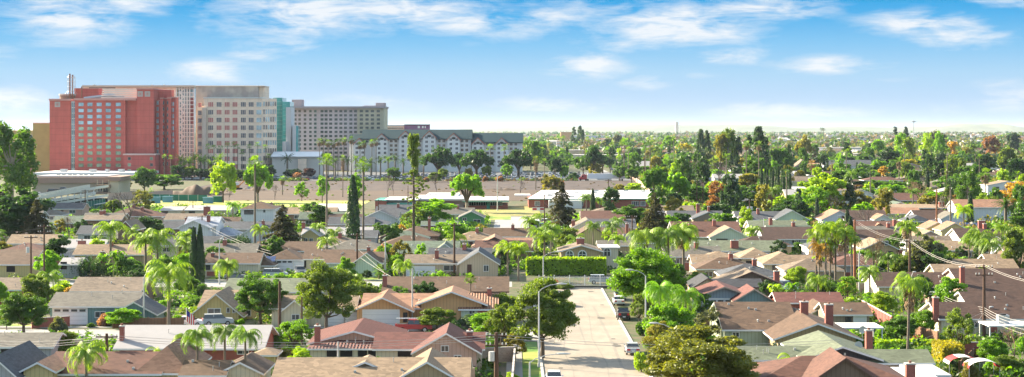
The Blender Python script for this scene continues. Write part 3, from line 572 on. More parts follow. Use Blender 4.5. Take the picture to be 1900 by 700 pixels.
def feature(root, ox, oy, k, x0, x1, z0, z1, y):
    """k: w window, g garage door, d door, b dark opening, a arched window, v vent slots"""
    w_, h_ = x1-x0, z1-z0; c = ((x0+x1)/2-ox, y-oy, (z0+z1)/2)
    if k in 'wWn':
        fr, gl = win_protos(WFR if k != 'n' else DARK, HGL, w_, h_, bars=1 if w_ > .9 else 0)
        o = fr.obj('window', root, c); gl.obj('pane', o)
        if k == 'W':
            for s in (-1, 1): MB().box(s*w_/2-(.45 if s < 0 else 0), s*w_/2+(.45 if s > 0 else 0), -.1, .04, -h_/2, h_/2, plain('blue shutter', (.10,.15,.25))).obj('shutter', o)
    elif k == 'g':
        mb = MB().box(-w_/2, w_/2, -.06, .05, -h_/2, h_/2, GDOOR)
        for i in range(1, 4): mb.box(-w_/2, w_/2, -.075, -.06, -h_/2+h_*i/4-.02, -h_/2+h_*i/4+.02, plain('door groove', (.4,.4,.4)))
        o = mb.obj('garage_door', root, c)
        mb = MB()
        for s in (-1, 1): mb.box(s*(w_/2+.07)-.07, s*(w_/2+.07)+.07, -.1, .06, -h_/2, h_/2+.14, WHITE)
        mb.box(-w_/2, w_/2, -.1, .06, h_/2, h_/2+.14, WHITE).obj('frame', o)
    elif k == 'G':
        feature(root, ox, oy, 'g', x0, x1, z0, z1, y)
        for i in range(4 if w_ < 6 else 6): n_ = 4 if w_ < 6 else 6; cx_ = x0+w_*(i+.5)/n_; MB().box(-w_/n_*.36, w_/n_*.36, -.1, -.06, -.17, .17, HGL).obj('garage_window', root, (cx_-ox, y-oy, z1-.35))
    elif k == 'd': o = MB().box(-w_/2, w_/2, -.07, .05, -h_/2, h_/2, plain('dark door', (.09,.05,.04))).obj('door', root, c); MB().ell((w_*.35, -.1, 0), (.04,.04,.04), METAL, 6, 4).obj('handle', o)
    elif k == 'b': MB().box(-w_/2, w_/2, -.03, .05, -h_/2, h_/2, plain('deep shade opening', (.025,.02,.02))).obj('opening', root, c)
    elif k == 'P': MB().box(-w_/2, w_/2, -.12, .05, -h_/2, h_/2, BRICK).obj('brick_panel', root, c)
    elif k == 'a':
        mb = MB(); n = 10; r = w_/2; zb = -h_/2; zc = h_/2-r; outer = [(-r-.2, zb-.1)]+[((r+.2)*-math.cos(math.pi*i/n), zc+(r+.2)*math.sin(math.pi*i/n)) for i in range(n+1)]+[(r+.2, zb-.1)]
        inner = [(-r, zb)]+[(r*-math.cos(math.pi*i/n), zc+r*math.sin(math.pi*i/n)) for i in range(n+1)]+[(r, zb)]
        m_ = len(outer); v = [(x, -.14, z) for x, z in outer]+[(x, -.14, z) for x, z in inner]+[(x, .05, z) for x, z in outer]
        mb.add(v, [(i, i+1, m_+i+1, m_+i) for i in range(m_-1)]+[(i, 2*m_+i, 2*m_+i+1, i+1) for i in range(m_-1)], WFR); mb.box(-.05, .05, -.13, -.09, zb, zc+r, WFR).box(-r, r, -.13, -.09, zc-.04, zc+.04, WFR)
        o = mb.obj('arched_window', root, c); MB().add([(x, -.08, z) for x, z in inner], [tuple(range(m_))], HGL).obj('pane', o)
CHB = mat('chimney brick', (.33,.10,.07), kind='brick', var=.1)
def chimney(root, ox, oy, x0, x1, zt, y, zb=2.2, m=None):
    w_ = x1-x0; o = MB().box(-w_/2, w_/2, -.45, .45, zb, zt, m or CHB).obj('chimney', root, ((x0+x1)/2-ox, y-oy, 0))
    MB().box(-w_/2-.06, w_/2+.06, -.51, .51, zt, zt+.14, CONC).cyl(0, 0, zt+.14, zt+.4, .16, plain('flue', (.25,.12,.08)), 8).obj('chimney_cap', o)
HN = [0]; HOUSES = []
def house(label, blocks, feats=(), chim=(), wall='beige', roof='brown', fascia=None, tile=False, vents=3, z_e=2.75, slope=.30, cat='house', name='house'):
    """blocks: (typ, px0, px1, y_eave, y_ridge[, {over}])  measured on the photograph; front eave gives the distance"""
    rnd = random.Random(hash(label) % 99991 if False else sum(map(ord, label))); root = None
    for bi, b in enumerate(blocks):
        typ, p0, p1, ye, yr = b[:5]; o_ = b[5] if len(b) > 5 else {}
        ze = o_.get('ze', z_e); d = o_.get('d') or gd(ye, ze)
        if 'd' in o_: ze = gz(ye, d)
        x0, x1 = gx(p0, d), gx(p1, d); sl_ = o_.get('slope', slope)
        if typ in 'GH':
            q = (yr-HY)/FPX
            t = (H-ze-q*d)/(q+sl_); t = max(2.5, min(t, 11)); dep = o_.get('dep', 2*t); zr = H-(yr-HY)*(d+dep/2)/FPX
            if typ == 'H' and x1-x0 < dep: r = (x1-x0)/2; zr = H-(yr-HY)*(d+r)/FPX
            if zr < ze+.6: zr = ze+.6
        elif typ == 'F': zr = gz(yr, d); dep = o_.get('dep', 13)
        else: zr = ze; dep = o_.get('dep', 9)
        if root is None:
            root = empty(name, ((x0+x1)/2, d, 0), label, cat); ox, oy = (x0+x1)/2, d; D0 = d
            HOUSES.append((min(x0, x1), max(x0, x1), d, d+dep))
        rm = roofm(o_.get('roof', roof), o_.get('tile', tile)); wm = wallm(o_.get('wall', wall))
        fm = {None: FASC, 'b': BFASC, 't': GUT}[o_.get('fascia', fascia)]
        rf = block(root, ox, oy, typ, x0, x1, d, dep, ze, zr, rm, wm, fm, hipin=o_.get('hip', 1.0), nowall=o_.get('nowall', False), ov=o_.get('ov', .45))
        if bi == 0 or o_.get('vents'):
            for i in range(vents):
                u = rnd.uniform(.15, .85); v = rnd.uniform(.2, .9)
                if typ in 'GH' and D0 < 420: xx = x0+(x1-x0)*(u if typ == 'G' else .35+.3*u); yy = d+dep/2*v; zz = ze+(zr-ze)*v
                else: continue
                k = rnd.choice('ppbs'); mb = MB()
                if k == 'p': mb.cyl(0, 0, -.1, .55, .07, METAL, 6).cyl(0, 0, .55, .62, .12, METAL, 6)
                elif k == 'b': mb.box(-.22, .22, -.2, .2, -.1, .28, METAL)
                else: mb.cyl(0, 0, -.1, .22, .16, GALV, 8).ell((0, 0, .3), (.26, .26, .13), GALV, 8, 4)
                vo = mb.obj('roof_vent', root, (xx-ox, yy-oy, zz)); vo.scale = (.62, .62, .8)
        o_['_y'] = d+o_.get('ov', .45); o_['_d'] = d
        if len(b) <= 5: blocks[bi] = tuple(b)+(o_,)
    for f in feats:
        k, p0, p1, ya, yb = f[:5]; bi = f[5] if len(f) > 5 else 0; y = blocks[bi][5]['_y']-.02
        z0, z1 = gz(yb, y), gz(ya, y)
        if k in 'gGdb' and z0 < .9: z0 = .02
        feature(root, ox, oy, k, gx(p0, y), gx(p1, y), max(z0, .02), z1, y)
    for c in chim:
        p0, p1, ya, yb = c[:4]
        # a chimney: photo foot y gives where it leaves the roof: use a point a little behind the eave
        dd = D0+(c[4] if len(c) > 4 else 3.0); chimney(root, ox, oy, gx(p0, dd), gx(p1, dd), gz(ya, dd), dd)
    return root
def HS(*a, **k):
    a = list(a); a[1] = [tuple(x) for x in a[1]]; return house(*a, **k)
# ---- left foreground
HS('long house with pale grey-white flat-looking roof and red brick chimney at its left end', [('G',209,491,647,603,{'ov':.7})], [('P',222,300,650,660),('w',330,352,650,658),('w',440,462,650,658)], [(223,230,606,634,2.6)], wall='brick', roof='lgrey', vents=4)
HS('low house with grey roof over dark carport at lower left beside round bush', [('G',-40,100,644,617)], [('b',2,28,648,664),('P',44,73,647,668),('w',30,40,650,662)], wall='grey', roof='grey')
HS('wide reddish brown shingle roof house behind the drooping palm at lower left', [('G',78,300,694,652),('H',247,352,693,642,{'roof':'pink','hip':1.0,'fascia':None}),('F',34,104,690,672,{'roof':'pink','dep':8,'d':189})], [('w',140,160,699,712)], roof='redb', wall='yellow', vents=4)
HS('dark grey roofed house at the bottom left corner', [('F',-60,36,704,661,{'dep':14})], roof='slate', wall='grey')
HS('small brown roofed wing with cream gable edge at bottom of picture beside three palms', [('G',330,420,697,668,{'slope':.3}),('F',400,490,694,672,{'roof':'brown','dep':9})], [('w',408,420,698,708,1)], roof='brown', wall='cream')
HS('small flat roofed beige shed with orange lit wall near the stone garden wall', [('H',464,515,659,648,{'ze':2.3})], wall='yellow', roof='tan', vents=0, name='shed', cat='shed')
HS('teal-grey house with wide white garage door and two front gables', [('G',86,252,569,542),('F',204,292,584,560,{'dep':9,'d':261.5,'roof':'slate'})], [('G',99,161,572,593),('P',240,300,594,602,1),('w',176,196,578,590)], roof='grey', wall='teal', vents=3)
HS('yellow house with tan roof, steep front gable and sliding glass door', [('G',366,500,569,538,{'d':271}),('F',348,452,588,545,{'dep':13,'ov':.8,'d':267})], [('w',385,410,572,591,1),('w',420,427,571,581,1),('w',431,437,571,581,1),('w',456,466,575,587)], roof='tan', wall='yellow')
HS('olive and cream house with white garage half hidden behind the tall round tree', [('G',498,662,572,548),('F',520,572,578,557,{'dep':9,'d':259.5})], [('g',610,638,580,600),('g',640,662,580,600),('w',541,556,583,594,1)], roof='tan', wall='cream')
HS('long grey-brown roofed house behind the teal garage house', [('G',127,262,541,514)], [('P',140,190,544,550)], roof='taupe', wall='brown', vents=4)
HS('grey-tan roofed brick house at left edge behind the dark round tree', [('G',-40,44,538,515)], [('w',4,14,541,549)], roof='taupe', wall='brick')
HS('long faded green roofed house between the yellow house and the lamp post', [('G',413,600,542,516)], [], roof='green', wall='cream', vents=4)
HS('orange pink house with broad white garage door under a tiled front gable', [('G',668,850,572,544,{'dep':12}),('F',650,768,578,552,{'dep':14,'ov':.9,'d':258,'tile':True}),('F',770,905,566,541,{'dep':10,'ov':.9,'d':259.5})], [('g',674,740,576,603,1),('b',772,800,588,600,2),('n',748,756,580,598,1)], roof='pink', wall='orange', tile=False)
HS('pink-brown tiled house with brick chimney beside the fan palm', [('G',850,925,574,544,{'tile':True})], [('P',886,912,576,588),('w',870,882,576,584)], [(904,912,536,553,5.5)], roof='pink', wall='mint', tile=True)
HS('large dull red tiled house with low front gable and dark patio windows', [('H',568,748,647,626,{'dep':10}),('G',690,900,648,616,{'tile':False}),('F',568,745,638,614,{'dep':15,'d':216.5,'wall':'pink'}),('F',762,894,656,618,{'dep':12,'ov':.7,'wall':'salmon'})],
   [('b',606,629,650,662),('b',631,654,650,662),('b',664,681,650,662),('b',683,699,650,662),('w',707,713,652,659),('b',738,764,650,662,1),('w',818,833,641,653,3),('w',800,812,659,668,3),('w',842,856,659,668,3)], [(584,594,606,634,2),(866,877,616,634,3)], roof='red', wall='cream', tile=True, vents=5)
HS('large weathered brown tile roof with small front dormer gable at the bottom edge', [('G',498,872,716,663,{'tile':False}),('F',645,709,684,671,{'dep':6,'d':187,'wall':'tan'}),('F',722,862,711,671,{'dep':12,'d':184,'wall':'tan','tile':True})], [('b',662,690,689,694,1)], roof='tan', wall='tan', vents=6)
HS('wide reddish brown roofed house with brick chimney at its left end, behind the orange house', [('G',707,945,541,513)], [('w',730,750,545,552)], [(710,718,512,532,2.5)], roof='brown', wall='brown', fascia='b', vents=5)
HS('beige house with white garage door and dark-edged front gable beside the tall utility pole', [('G',749,906,489,472),('F',848,928,491,466,{'dep':13,'roof':'slate','d':342})], [('g',755,806,495,512),('w',823,847,492,503),('d',867,875,491,511,1),('w',897,907,492,504,1)], [(807,814,465,480,3)], roof='taupe', wall='beige')
HS('cream house with small gabled front and brown roof left of the round trimmed bush', [('G',600,712,488,467),('F',654,706,488,469,{'dep':9,'d':347,'wall':'mint','ov':.7})], [('w',680,692,493,505),('b',700,712,492,508)], [(681,687,459,468,4)], roof='brown', wall='mint')
HS('long cream house with brown roof, dark windows and white solar panel by the street lamp', [('G',376,482,489,469),('H',440,510,493,473,{'d':352})], [('n',382,390,492,501),('d',412,420,491,508),('w',423,431,492,501),('n',448,458,493,502,1),('n',472,482,493,502,1),('P',384,404,504,512)], [(392,398,470,478,4)], roof='brown', wall='cream')
HS('house with white double garage under a hipped brown roof', [('H',492,562,482,463),('G',470,592,466,448,{'slope':.3})], [('G',503,543,483,503),('g',546,563,485,503)], roof='brown', wall='cream')
HS('low wide brown roofed house beside the double garage house', [('G',560,655,481,463)], [('b',562,568,484,497),('w',590,604,485,495)], roof='brown', wall='cream', vents=4)
HS('house with yellow porch and brown roof at the left edge near the transformer pole', [('G',-40,60,491,463),('G',30,64,494,484,{'d':353,'wall':'cream'})], [('b',12,28,494,505),('g',39,57,499,512,1)], roof='brown', wall='yellow')
HS('small dark red tiled roof with brown chimney top at far left edge', [('H',2,78,464,450,{'roof':'redb'})], roof='redb', wall='tan', fascia='b')
HS('blue-grey house with pale grey roof and large brick chimney', [('G',84,192,460,444),('F',122,194,468,456,{'dep':10,'d':384,'wall':'lav'})], [('w',160,164,459,464,1)], [(145,159,447,458,2)], roof='lgrey', wall='lav', vents=4)
HS('low flat roofed pale house beside the dark juniper hedge', [('G',108,150,491,478)], [('b',112,124,486,500)], [(187,194,468,478,3)], roof='lgrey', wall='grey')
HS('dark slate walled house with white framed window left of the big queen palm', [('G',205,260,441,432)], [('w',236,247,443,457)], roof='grey', wall='dark')
HS('brown house with gabled upper storey and white windows left of the tall bare-limbed tree', [('G',152,226,408,399,{'ze':4.6}),('F',215,250,428,410,{'d':420,'roof':'taupe','wall':'brown'})], [('w',192,200,409,417),('w',201,209,409,417)], [(160,166,402,414,4),(185,190,392,402,5)], roof='taupe', wall='brown')
HS('dull brown roof house below the tall bare-limbed tree', [('G',205,262,426,414)], [('b',208,216,428,434)], roof='taupe', wall='brown')
HS('long low tan roof with brick chimney beyond the two storey gabled house', [('G',303,400,408,396)], [('w',318,330,410,414)], [(378,390,384,397,4)], roof='taupe', wall='brown')
HS('white two storey house with steep front gable and tall brick chimney beside two slim cypresses', [('G',340,404,419,402,{'ze':5.4}),('F',328,390,423,409,{'dep':12,'ze':5.2,'ov':.6})], [('n',350,364,422,435,1),('w',370,376,423,434,1)], [(384,390,400,413,3)], roof='blue', wall='white')
HS('white two storey house with brown hipped roof beside the playing field', [('H',444,510,388,374,{'ze':5.6})], [('n',453,470,390,398),('w',488,493,389,395)], roof='brown', wall='white')
HS('long dark grey roof with lighter wing behind the small flag', [('G',396,516,425,411),('H',385,440,437,422,{'roof':'blue'})], [], [(486,491,410,420,3)], roof='slate', wall='grey')
HS('pale blue-grey roof house with low gable left of the big dark cedar', [('F',440,500,440,420,{'dep':13})], [('w',452,462,441,447)], roof='blue', wall='white')
HS('house with long pale grey roof and small yellow gable right of the big dark cedar', [('G',558,690,436,421),('F',556,594,438,425,{'d':432,'dep':9,'wall':'yellow'})], [('w',564,571,442,449,1),('w',574,581,442,449,1),('b',612,640,440,447)], [(560,566,413,422,5),(588,594,444,455,-3)], roof='lgrey', wall='yellow')
HS('dark brown roofed house left of the tall lone cypress', [('G',606,672,411,397),('H',640,720,416,402,{'roof':'slate'})], roof='dbrown', wall='brown')
HS('small pale house with dark gabled roof right of the tall lone cypress', [('F',670,738,406,391,{'dep':12}),('G',704,740,405,391,{'roof':'slate'})], [('w',706,713,408,414)], roof='slate', wall='white')
HS('low tan L-shaped house with hipped corner above the double garage house', [('G',640,700,440,427),],[('w',650,660,442,448)], roof='slate', wall='grey')
HS('brown hipped house with brick chimney among yellow bushes', [('H',728,815,438,420),('F',702,752,443,430,{'d':438,'dep':9,'roof':'dbrown','fascia':'b'})], [('b',776,800,440,450)], [(794,799,406,420,6),(683,688,460,470,-8)], roof='brown', wall='brown', fascia='b')
HS('mint walled house with mossy green roof crossed by a pole shadow', [('G',735,852,469,447),('F',800,850,470,452,{'d':372,'dep':9,'roof':'green','wall':'mint'})], [('w',770,790,470,473)], roof='sage', wall='mint', vents=4)
HS('small green walled house with grey gabled roof beside the curving school street', [('F',849,900,404,392,{'dep':13})], [('w',878,892,407,414),('w',858,866,404,410)], roof='grey', wall='green')
HS('low grey-green roof behind the wide bright bush', [('G',780,850,418,410)], [], [(794,800,404,415,4)], roof='sage', wall='brown')
HS('salmon gabled house with orange tiled edge near the street with orange cone', [('F',873,962,462,440,{'dep':13,'ov':.8}),('G',918,990,455,441,{'roof':'pink'})], [('b',906,926,465,470)], roof='pink', wall='salmon', fascia='b')
HS('plain brown roofed house left of the arched-window house', [('G',880,990,466,446)], [('w',905,920,470,476)], roof='redb', wall='brown')
# ---- centre right
HS('tan stucco house with two arched front windows behind the long clipped hedge', [('F',1036,1121,467,455,{'dep':12,'ze':4.2,'ov':.6}),('S',1112,1151,459,459,{'ze':4.9,'dep':9,'roof':'white','wall':'cream'})], [('a',1051,1063,466,480,0),('a',1074,1087,466,480,0),('a',1121,1132,461,475,1)], [(1070,1084,443,457,5)], roof='taupe', wall='tan')
HS('low grey roofed wing behind the arched-window house', [('G',1108,1178,456,446)], roof='grey', wall='tan')
HS('brown tiled gable house with cream front, two chimneys and dark garage shade', [('F',1064,1132,440,420,{'dep':14}),('G',1090,1168,439,422,{'fascia':'b'})], [('b',1130,1160,441,446,1)], [(1161,1166,416,427,5)], roof='brown', wall='yellow', fascia='b')
HS('long dark grey roofed house with pale left gable', [('F',1060,1121,423,407,{'dep':14,'roof':'taupe'}),('G',1092,1182,423,406)], [], [(1061,1067,409,419,3),(1157,1161,403,411,6)], roof='slate', wall='cream')
HS('wide reddish brown roof in front of the long white school roof', [('G',1078,1182,407,391),('H',1086,1172,398,384,{'roof':'taupe'})], [], roof='redb', wall='brown')
HS('dark roofed house with pale gable and row of dark porch windows', [('G',1240,1346,408,391),('F',1284,1346,406,393,{'dep':10,'d':507,'wall':'taupe'})], [('n',1305,1309,408,415),('n',1315,1320,408,415),('n',1325,1329,408,415),('b',1283,1292,408,415)], [(1292,1298,379,392,5),(1313,1317,384,392,7)], roof='slate', wall='brown')
HS('low dark brown roof behind the cedar near the white school', [('G',1215,1290,393,381)], roof='taupe', wall='brown')
HS('slate roofed low house right of the brown cedar', [('G',1210,1262,404,391)], [('b',1240,1256,406,414)], roof='slate', wall='salmon')
HS('long red-brown roofed house with mint gable and two brick chimneys', [('G',1250,1380,440,411),('F',1316,1393,441,422,{'dep':12,'d':427,'wall':'mint','roof':'tan'})], [('n',1329,1350,443,447,1)], [(1322,1328,409,419,8),(1278,1284,416,424,6)], roof='redb', wall='sage', vents=4)
HS('dark slate roofed house with broad pale green gable', [('G',1366,1470,408,392),('F',1438,1503,408,390,{'dep':12,'wall':'mint','d':508})], [], [(1404,1409,388,396,5)], roof='slate', wall='white')
HS('white house with low grey gable left of the slate roof', [('F',1370,1398,404,396,{'dep':9,'d':512})], [('w',1374,1380,404,409)], roof='grey', wall='white')
HS('mossy green roofed house with tall brick chimney and banana plants', [('G',1392,1503,427,409)], [], [(1427,1433,405,421,2)], roof='green', wall='cream', vents=4)
HS('brown roofed house with pink gable end and white window beside the tall palm cluster', [('G',1416,1520,444,421),('F',1416,1470,443,428,{'dep':10,'roof':'dbrown','d':430})], [('w',1440,1456,446,453),('b',1470,1484,446,452),('w',1474,1482,446,452)], roof='dbrown', wall='grey', vents=3)
HS('very long faded green roof with massive square brick chimney', [('G',1284,1452,466,446),('G',1430,1456,460,452,{'wall':'white'})], [], [(1356,1370,447,466,2)], roof='green', wall='white', vents=4)
HS('taupe house with tan roof and pale curtained window, right of the tall queen palms', [('G',1283,1349,488,472),('H',1300,1372,479,466,{'roof':'tan'})], [('w',1310,1329,493,504),('b',1346,1366,482,497,1)], roof='tan', wall='taupe')
HS('tan hipped house behind the white pergola frame', [('H',1372,1440,479,461)], [('b',1384,1404,484,500),('b',1404,1420,484,500)], roof='tan', wall='beige')
HS('cream house with tan hipped roof, small windows and clipped round shrubs', [('H',1414,1500,490,468),('G',1470,1530,490,473)], [('n',1433,1441,493,501),('n',1461,1469,493,501),('d',1500,1508,492,510,1)], roof='tan', wall='cream', vents=3)
HS('black roofed house with low left gable right of the street trees', [('F',1283,1345,535,516,{'dep':11,'wall':'beige','fascia':'b'}),('G',1300,1418,533,517)], roof='black', wall='beige', fascia='b')
HS('tan and charcoal patchwork roof behind the black roof with brick chimney', [('F',1335,1455,528,504,{'dep':12,'roof':'taupe'})], [], [(1436,1446,504,523,2)], roof='taupe', wall='brown', fascia='b')
HS('teal walled house with pink-red tile roof and white garage panel windows', [('F',1288,1402,552,532,{'dep':12,'ov':.8}),('F',1360,1440,560,536,{'dep':9,'nowall':False,'wall':'teal','d':274})], [('G',1302,1358,555,565)], roof='red', wall='bluegrey', fascia='t')
HS('long low dark red roofed house in the row behind the brown house', [('G',1440,1568,562,542)], [], roof='red', wall='brick', vents=3)
HS('large brown roofed house with pale sunlit left slope and row of slim potted cypresses', [('G',1340,1486,612,560),('F',1434,1602,630,600,{'dep':20,'ov':.8,'wall':'tan','d':224,'fascia':None}),('F',1500,1560,584,566,{'dep':10,'roof':'brown','d':260})], [('w',1358,1372,616,626)], [(1485,1499,561,577,4),(1531,1545,566,592,-2)], roof='brown', wall='sage', vents=5)
HS('brown roofed house with pale wall at the end of the red roofed row', [('G',1530,1620,584,561)], [('g',1585,1606,588,598),('n',1568,1580,588,598)], roof='brown', wall='taupe')
HS('mossy green roofed house with pale left slope and front gable', [('G',1362,1560,668,642),('F',1488,1640,668,643,{'dep':16,'wall':'dark','d':200,'ov':.8}),('G',1595,1736,674,648)], [('w',1566,1569,655,659,1)], [(1606,1618,614,640,8)], roof='green', wall='beige', vents=5)
HS('reddish brown hipped roof house at bottom edge with orange lit left slope', [('H',1400,1700,712,660,{'hip':.9,'roof':'redb'}),('F',1500,1640,712,664,{'dep':9,'d':181,'roof':'redb'})], [], [(1680,1697,676,705,2)], roof='redb', wall='brown', fascia='b', vents=5)
HS('flat white roofed garage at the bottom beside the red brick chimney', [('S',1700,1765,696,696,{'dep':14,'ze':2.6})], roof='white', wall='white', vents=0)
HS('dark brown roofed house with cream gable end behind the bright round tree', [('G',1627,1800,532,505)], [('w',1700,1712,534,539)], [], roof='dbrown', wall='cream', vents=4)
HS('big dark brown roofed house with tall salmon end wall at right edge', [('G',1788,1960,541,498),('S',1720,1775,545,545,{'roof':'white','dep':6})], [], [(1781,1789,496,506,3)], roof='dbrown', wall='salmon', vents=4)
HS('dark brown long roof in front of the big salmon-ended house', [('G',1790,1960,560,541)], [('g',1868,1895,561,569)], roof='dbrown', wall='cream', vents=2)
HS('brown roofed house with cream end wall and tall brick chimney by the leaning small tree', [('G',1742,1960,592,560,{'ov':.5})], [('w',1800,1815,596,608),('w',1822,1834,596,608),('P',1836,1850,594,616)], [(1731,1741,553,612,1),(1838,1849,602,625,-4)], roof='dbrown', wall='cream', vents=4)
# ---- far right rows
HS('dark roofed house with small pale pink gable near the parked black cars', [('G',1566,1652,409,390),('F',1622,1657,408,398,{'dep':9,'wall':'white','roof':'pink','d':505})], [('w',1634,1642,408,412,1)], roof='dbrown', wall='white')
HS('pale blue gabled house with salmon left slope beside the dark roofed house', [('F',1524,1592,408,391,{'dep':14,'roof':'pink'}),('G',1560,1600,402,389)], [('w',1540,1548,410,415)], roof='dbrown', wall='lav')
HS('dark reddish roof with two brick chimneys behind the dry winter tree', [('G',1585,1680,428,410),('F',1620,1645,422,414,{'dep':5,'d':462,'roof':'pink'})], [], [(1657,1663,408,424,2),(1645,1651,422,434,-10)], roof='redb', wall='beige', fascia='b')
HS('dark brown roof with cream gable end right of the big street pole', [('G',1592,1672,443,426)], [('w',1636,1648,448,455)], roof='dbrown', wall='salmon')
HS('tan stucco two storey house behind the dry winter tree', [('F',1600,1668,462,446,{'dep':12,'ze':3.4})], [('w',1634,1648,447,456),('n',1648,1656,466,472)], [(1668,1674,464,474,1)], roof='tan', wall='tan')
HS('white house with slate hipped roof and blue shuttered window', [('H',1680,1732,411,399,{'hip':.6})], [('W',1697,1709,413,418),('g',1669,1680,414,420)], roof='slate', wall='lav')
HS('dark roofed house with pale gabled end right of the orange utility pole', [('G',1702,1772,408,390),('F',1745,1792,407,394,{'dep':10,'roof':'grey','d':508,'wall':'lav'})], [('b',1744,1752,410,416)], roof='dbrown', wall='lav')
HS('house with two small pink sunlit roofs behind the yellow bushes', [('F',1716,1766,425,412,{'dep':10}),('F',1745,1800,428,413,{'dep':9,'roof':'pink','d':456})], [('w',1730,1738,426,431)], roof='pink', wall='yellow')
HS('dark brown roofed house with white wall and solar panels behind its ridge', [('G',1780,1878,443,424)], [('w',1794,1804,446,453),('w',1806,1814,446,453)], [(1815,1827,410,425,9),(1824,1830,416,428,7)], roof='dbrown', wall='white', vents=3)
HS('low grey roof house with small white gables beneath the leafy fan palm', [('F',1690,1764,446,428,{'dep':12,'roof':'tan','wall':'salmon'}),('G',1742,1798,460,448)], [('w',1757,1768,465,472,1)], roof='grey', wall='salmon')
HS('flat tan building with long roof and square brick chimney right of the bare tree', [('S',1650,1780,386,386,{'dep':30,'ze':3.6})], [('w',1700,1712,390,394),('n',1722,1740,390,394)], [(1742,1752,375,384,8)], roof='tan', wall='brown', vents=0)
HS('low pale gabled house beside the road with parked black cars', [('F',1650,1692,383,375,{'dep':12,'wall':'cream'})], [('n',1660,1668,385,389)], roof='sage', wall='cream')
HS('brown roofed house with white roof trim beyond the parked black cars', [('G',1598,1652,372,362),('F',1640,1672,374,366,{'dep':8,'d':645,'roof':'taupe'})], [('w',1606,1614,374,378)], roof='taupe', wall='brown')
HS('wide tan roofed house in front of the bare spreading tree', [('G',1655,1775,372,358)], [('n',1676,1690,374,378)], roof='redb', wall='beige')
HS('grey hipped house with pale carport left of the dark evergreen tree', [('H',1724,1772,344,334),('S',1750,1776,372,372,{'dep':8,'roof':'white'})], [('w',1742,1750,346,350)], roof='grey', wall='white')
HS('pale grey house with solar panel roof near the dry grey tree', [('F',1785,1812,334,324,{'dep':12,'roof':'blue'})], roof='blue', wall='white')
HS('long two storey white house with dark roof and evenly spaced windows', [('G',1530,1622,308,297,{'ze':5.5})], [('n',1546,1550,310,314),('n',1568,1572,308,313),('n',1588,1592,310,315),('w',1610,1618,308,313)], roof='slate', wall='white', vents=0)
HS('wide building with flat dark roof edge behind the row of slim cypresses', [('S',1436,1482,306,306,{'dep':16,'ze':4.2,'roof':'slate','wall':'beige'})], [('n',1442,1450,310,314),('n',1464,1472,310,314)], roof='slate', wall='beige', vents=0)
HS('cream building with brown angled roof right of the row of slim cypresses', [('H',1476,1508,311,296)], [('w',1480,1488,314,318)], roof='taupe', wall='cream', vents=0)
HS('pink flat roofed shop building by the far palm trees', [('S',1676,1728,304,304,{'dep':16,'ze':5,'roof':'white','wall':'salmon'})], [('n',1690,1696,308,312)], roof='white', wall='salmon', vents=0)
HS('brown roofed two storey house above the long white house', [('H',1612,1642,296,286,{'ze':5})], [('w',1620,1626,298,303)], roof='taupe', wall='beige', vents=0)
HS('low white flat roofed building with flagstone wall, far right middle', [('S',1684,1720,290,290,{'dep':20,'ze':4.5,'roof':'white','wall':'taupe'})], roof='white', wall='taupe', vents=0)
HS('red roofed low building with white wall beyond the big dark round trees', [('G',1770,1812,304,297,{'roof':'red'})], roof='red', wall='white', vents=0)
HS('small coral painted building with flat roof on the far skyline', [('S',1040,1061,245,245,{'dep':20,'d':3500,'wall':'orange','roof':'white'})], roof='white', wall='orange', vents=0, name='building', cat='building')
HS('long grey warehouse with white roof left of the far avenue', [('S',1056,1122,252,252,{'dep':40,'d':4000,'wall':'lav','roof':'white'})], roof='white', wall='lav', vents=0, name='warehouse', cat='warehouse')
HS('low tan building with terracotta strip roof right of the avenue', [('S',1180,1226,290,290,{'dep':16,'ze':4.5,'roof':'white','wall':'beige'})], [('n',1190,1198,293,297)], roof='white', wall='beige', vents=0)
HS('brown gabled house right of the avenue behind two fan palms', [('H',1188,1226,294,286)], roof='brown', wall='beige', vents=0)
HS('white walled house with grey roof beside the avenue row of trees', [('G',1180,1216,312,299,{'ze':4})], [('w',1190,1196,314,318)], roof='lgrey', wall='white', vents=0)
# ---- school by the field
SCH = empty('school_building', (gx(830, 640), 640, 0), 'long low brick school wing with white roof, mint trim and red brick end block', 'school')
sx0 = gx(830, 640); BR2 = BRICK; MINTT = plain('mint green trim', (.12,.38,.30)); SWH = plain('school white wall', (.66,.64,.58)); SROOF = mat('white school roof', (.72,.69,.66), var=.05, nscale=.6, big=.06)
def sbox(part, px0, px1, y0, y1, d, dep, m, root=SCH, ox=None, od=640):
    ox = sx0 if ox is None else ox
    return MB().box(gx(px0, d)-ox, gx(px1, d)-ox, d-od, d-od+dep, gz(y1, d) if y1 else 0, gz(y0, d), m).obj(part, root)
sbox('wall', 696, 716, 373, None, 618, 22, BR2); sbox('trim', 695.5, 716.5, 371.5, 373, 617.6, 23, MINTT)
sbox('wall', 716, 770, 372, None, 625, 20, SWH); sbox('trim', 714, 772, 377, 381, 622, 3, MINTT); sbox('roof', 713, 775, 370.5, 372.2, 622, 26, SROOF)
sbox('door', 739, 746, 386, 391, 624.8, .2, MINTT)
sbox('wall', 770, 862, 372, None, 640, 22, plain('mauve wall', (.38,.30,.32))); sbox('roof', 768, 864, 368.5, 372, 637, 34, SROOF); sbox('roof', 790, 850, 362.5, 368, 655, 26, SROOF)
for q in (795, 805, 840): sbox('roof_unit', q, q+6, 360, 363, 660, 3, METAL)
sbox('wall', 860, 942, 380.5, None, 640, 20, BR2); sbox('roof', 858, 944, 371, 373.5, 637, 30, SROOF); sbox('fascia', 858, 944, 373.5, 375.2, 637.2, 26, MINTT); sbox('frieze', 862, 930, 374.5, 381, 640.1, 18, SWH)
wn = win_protos(WFR, HGL, 1.9, 1.5, bars=1); 
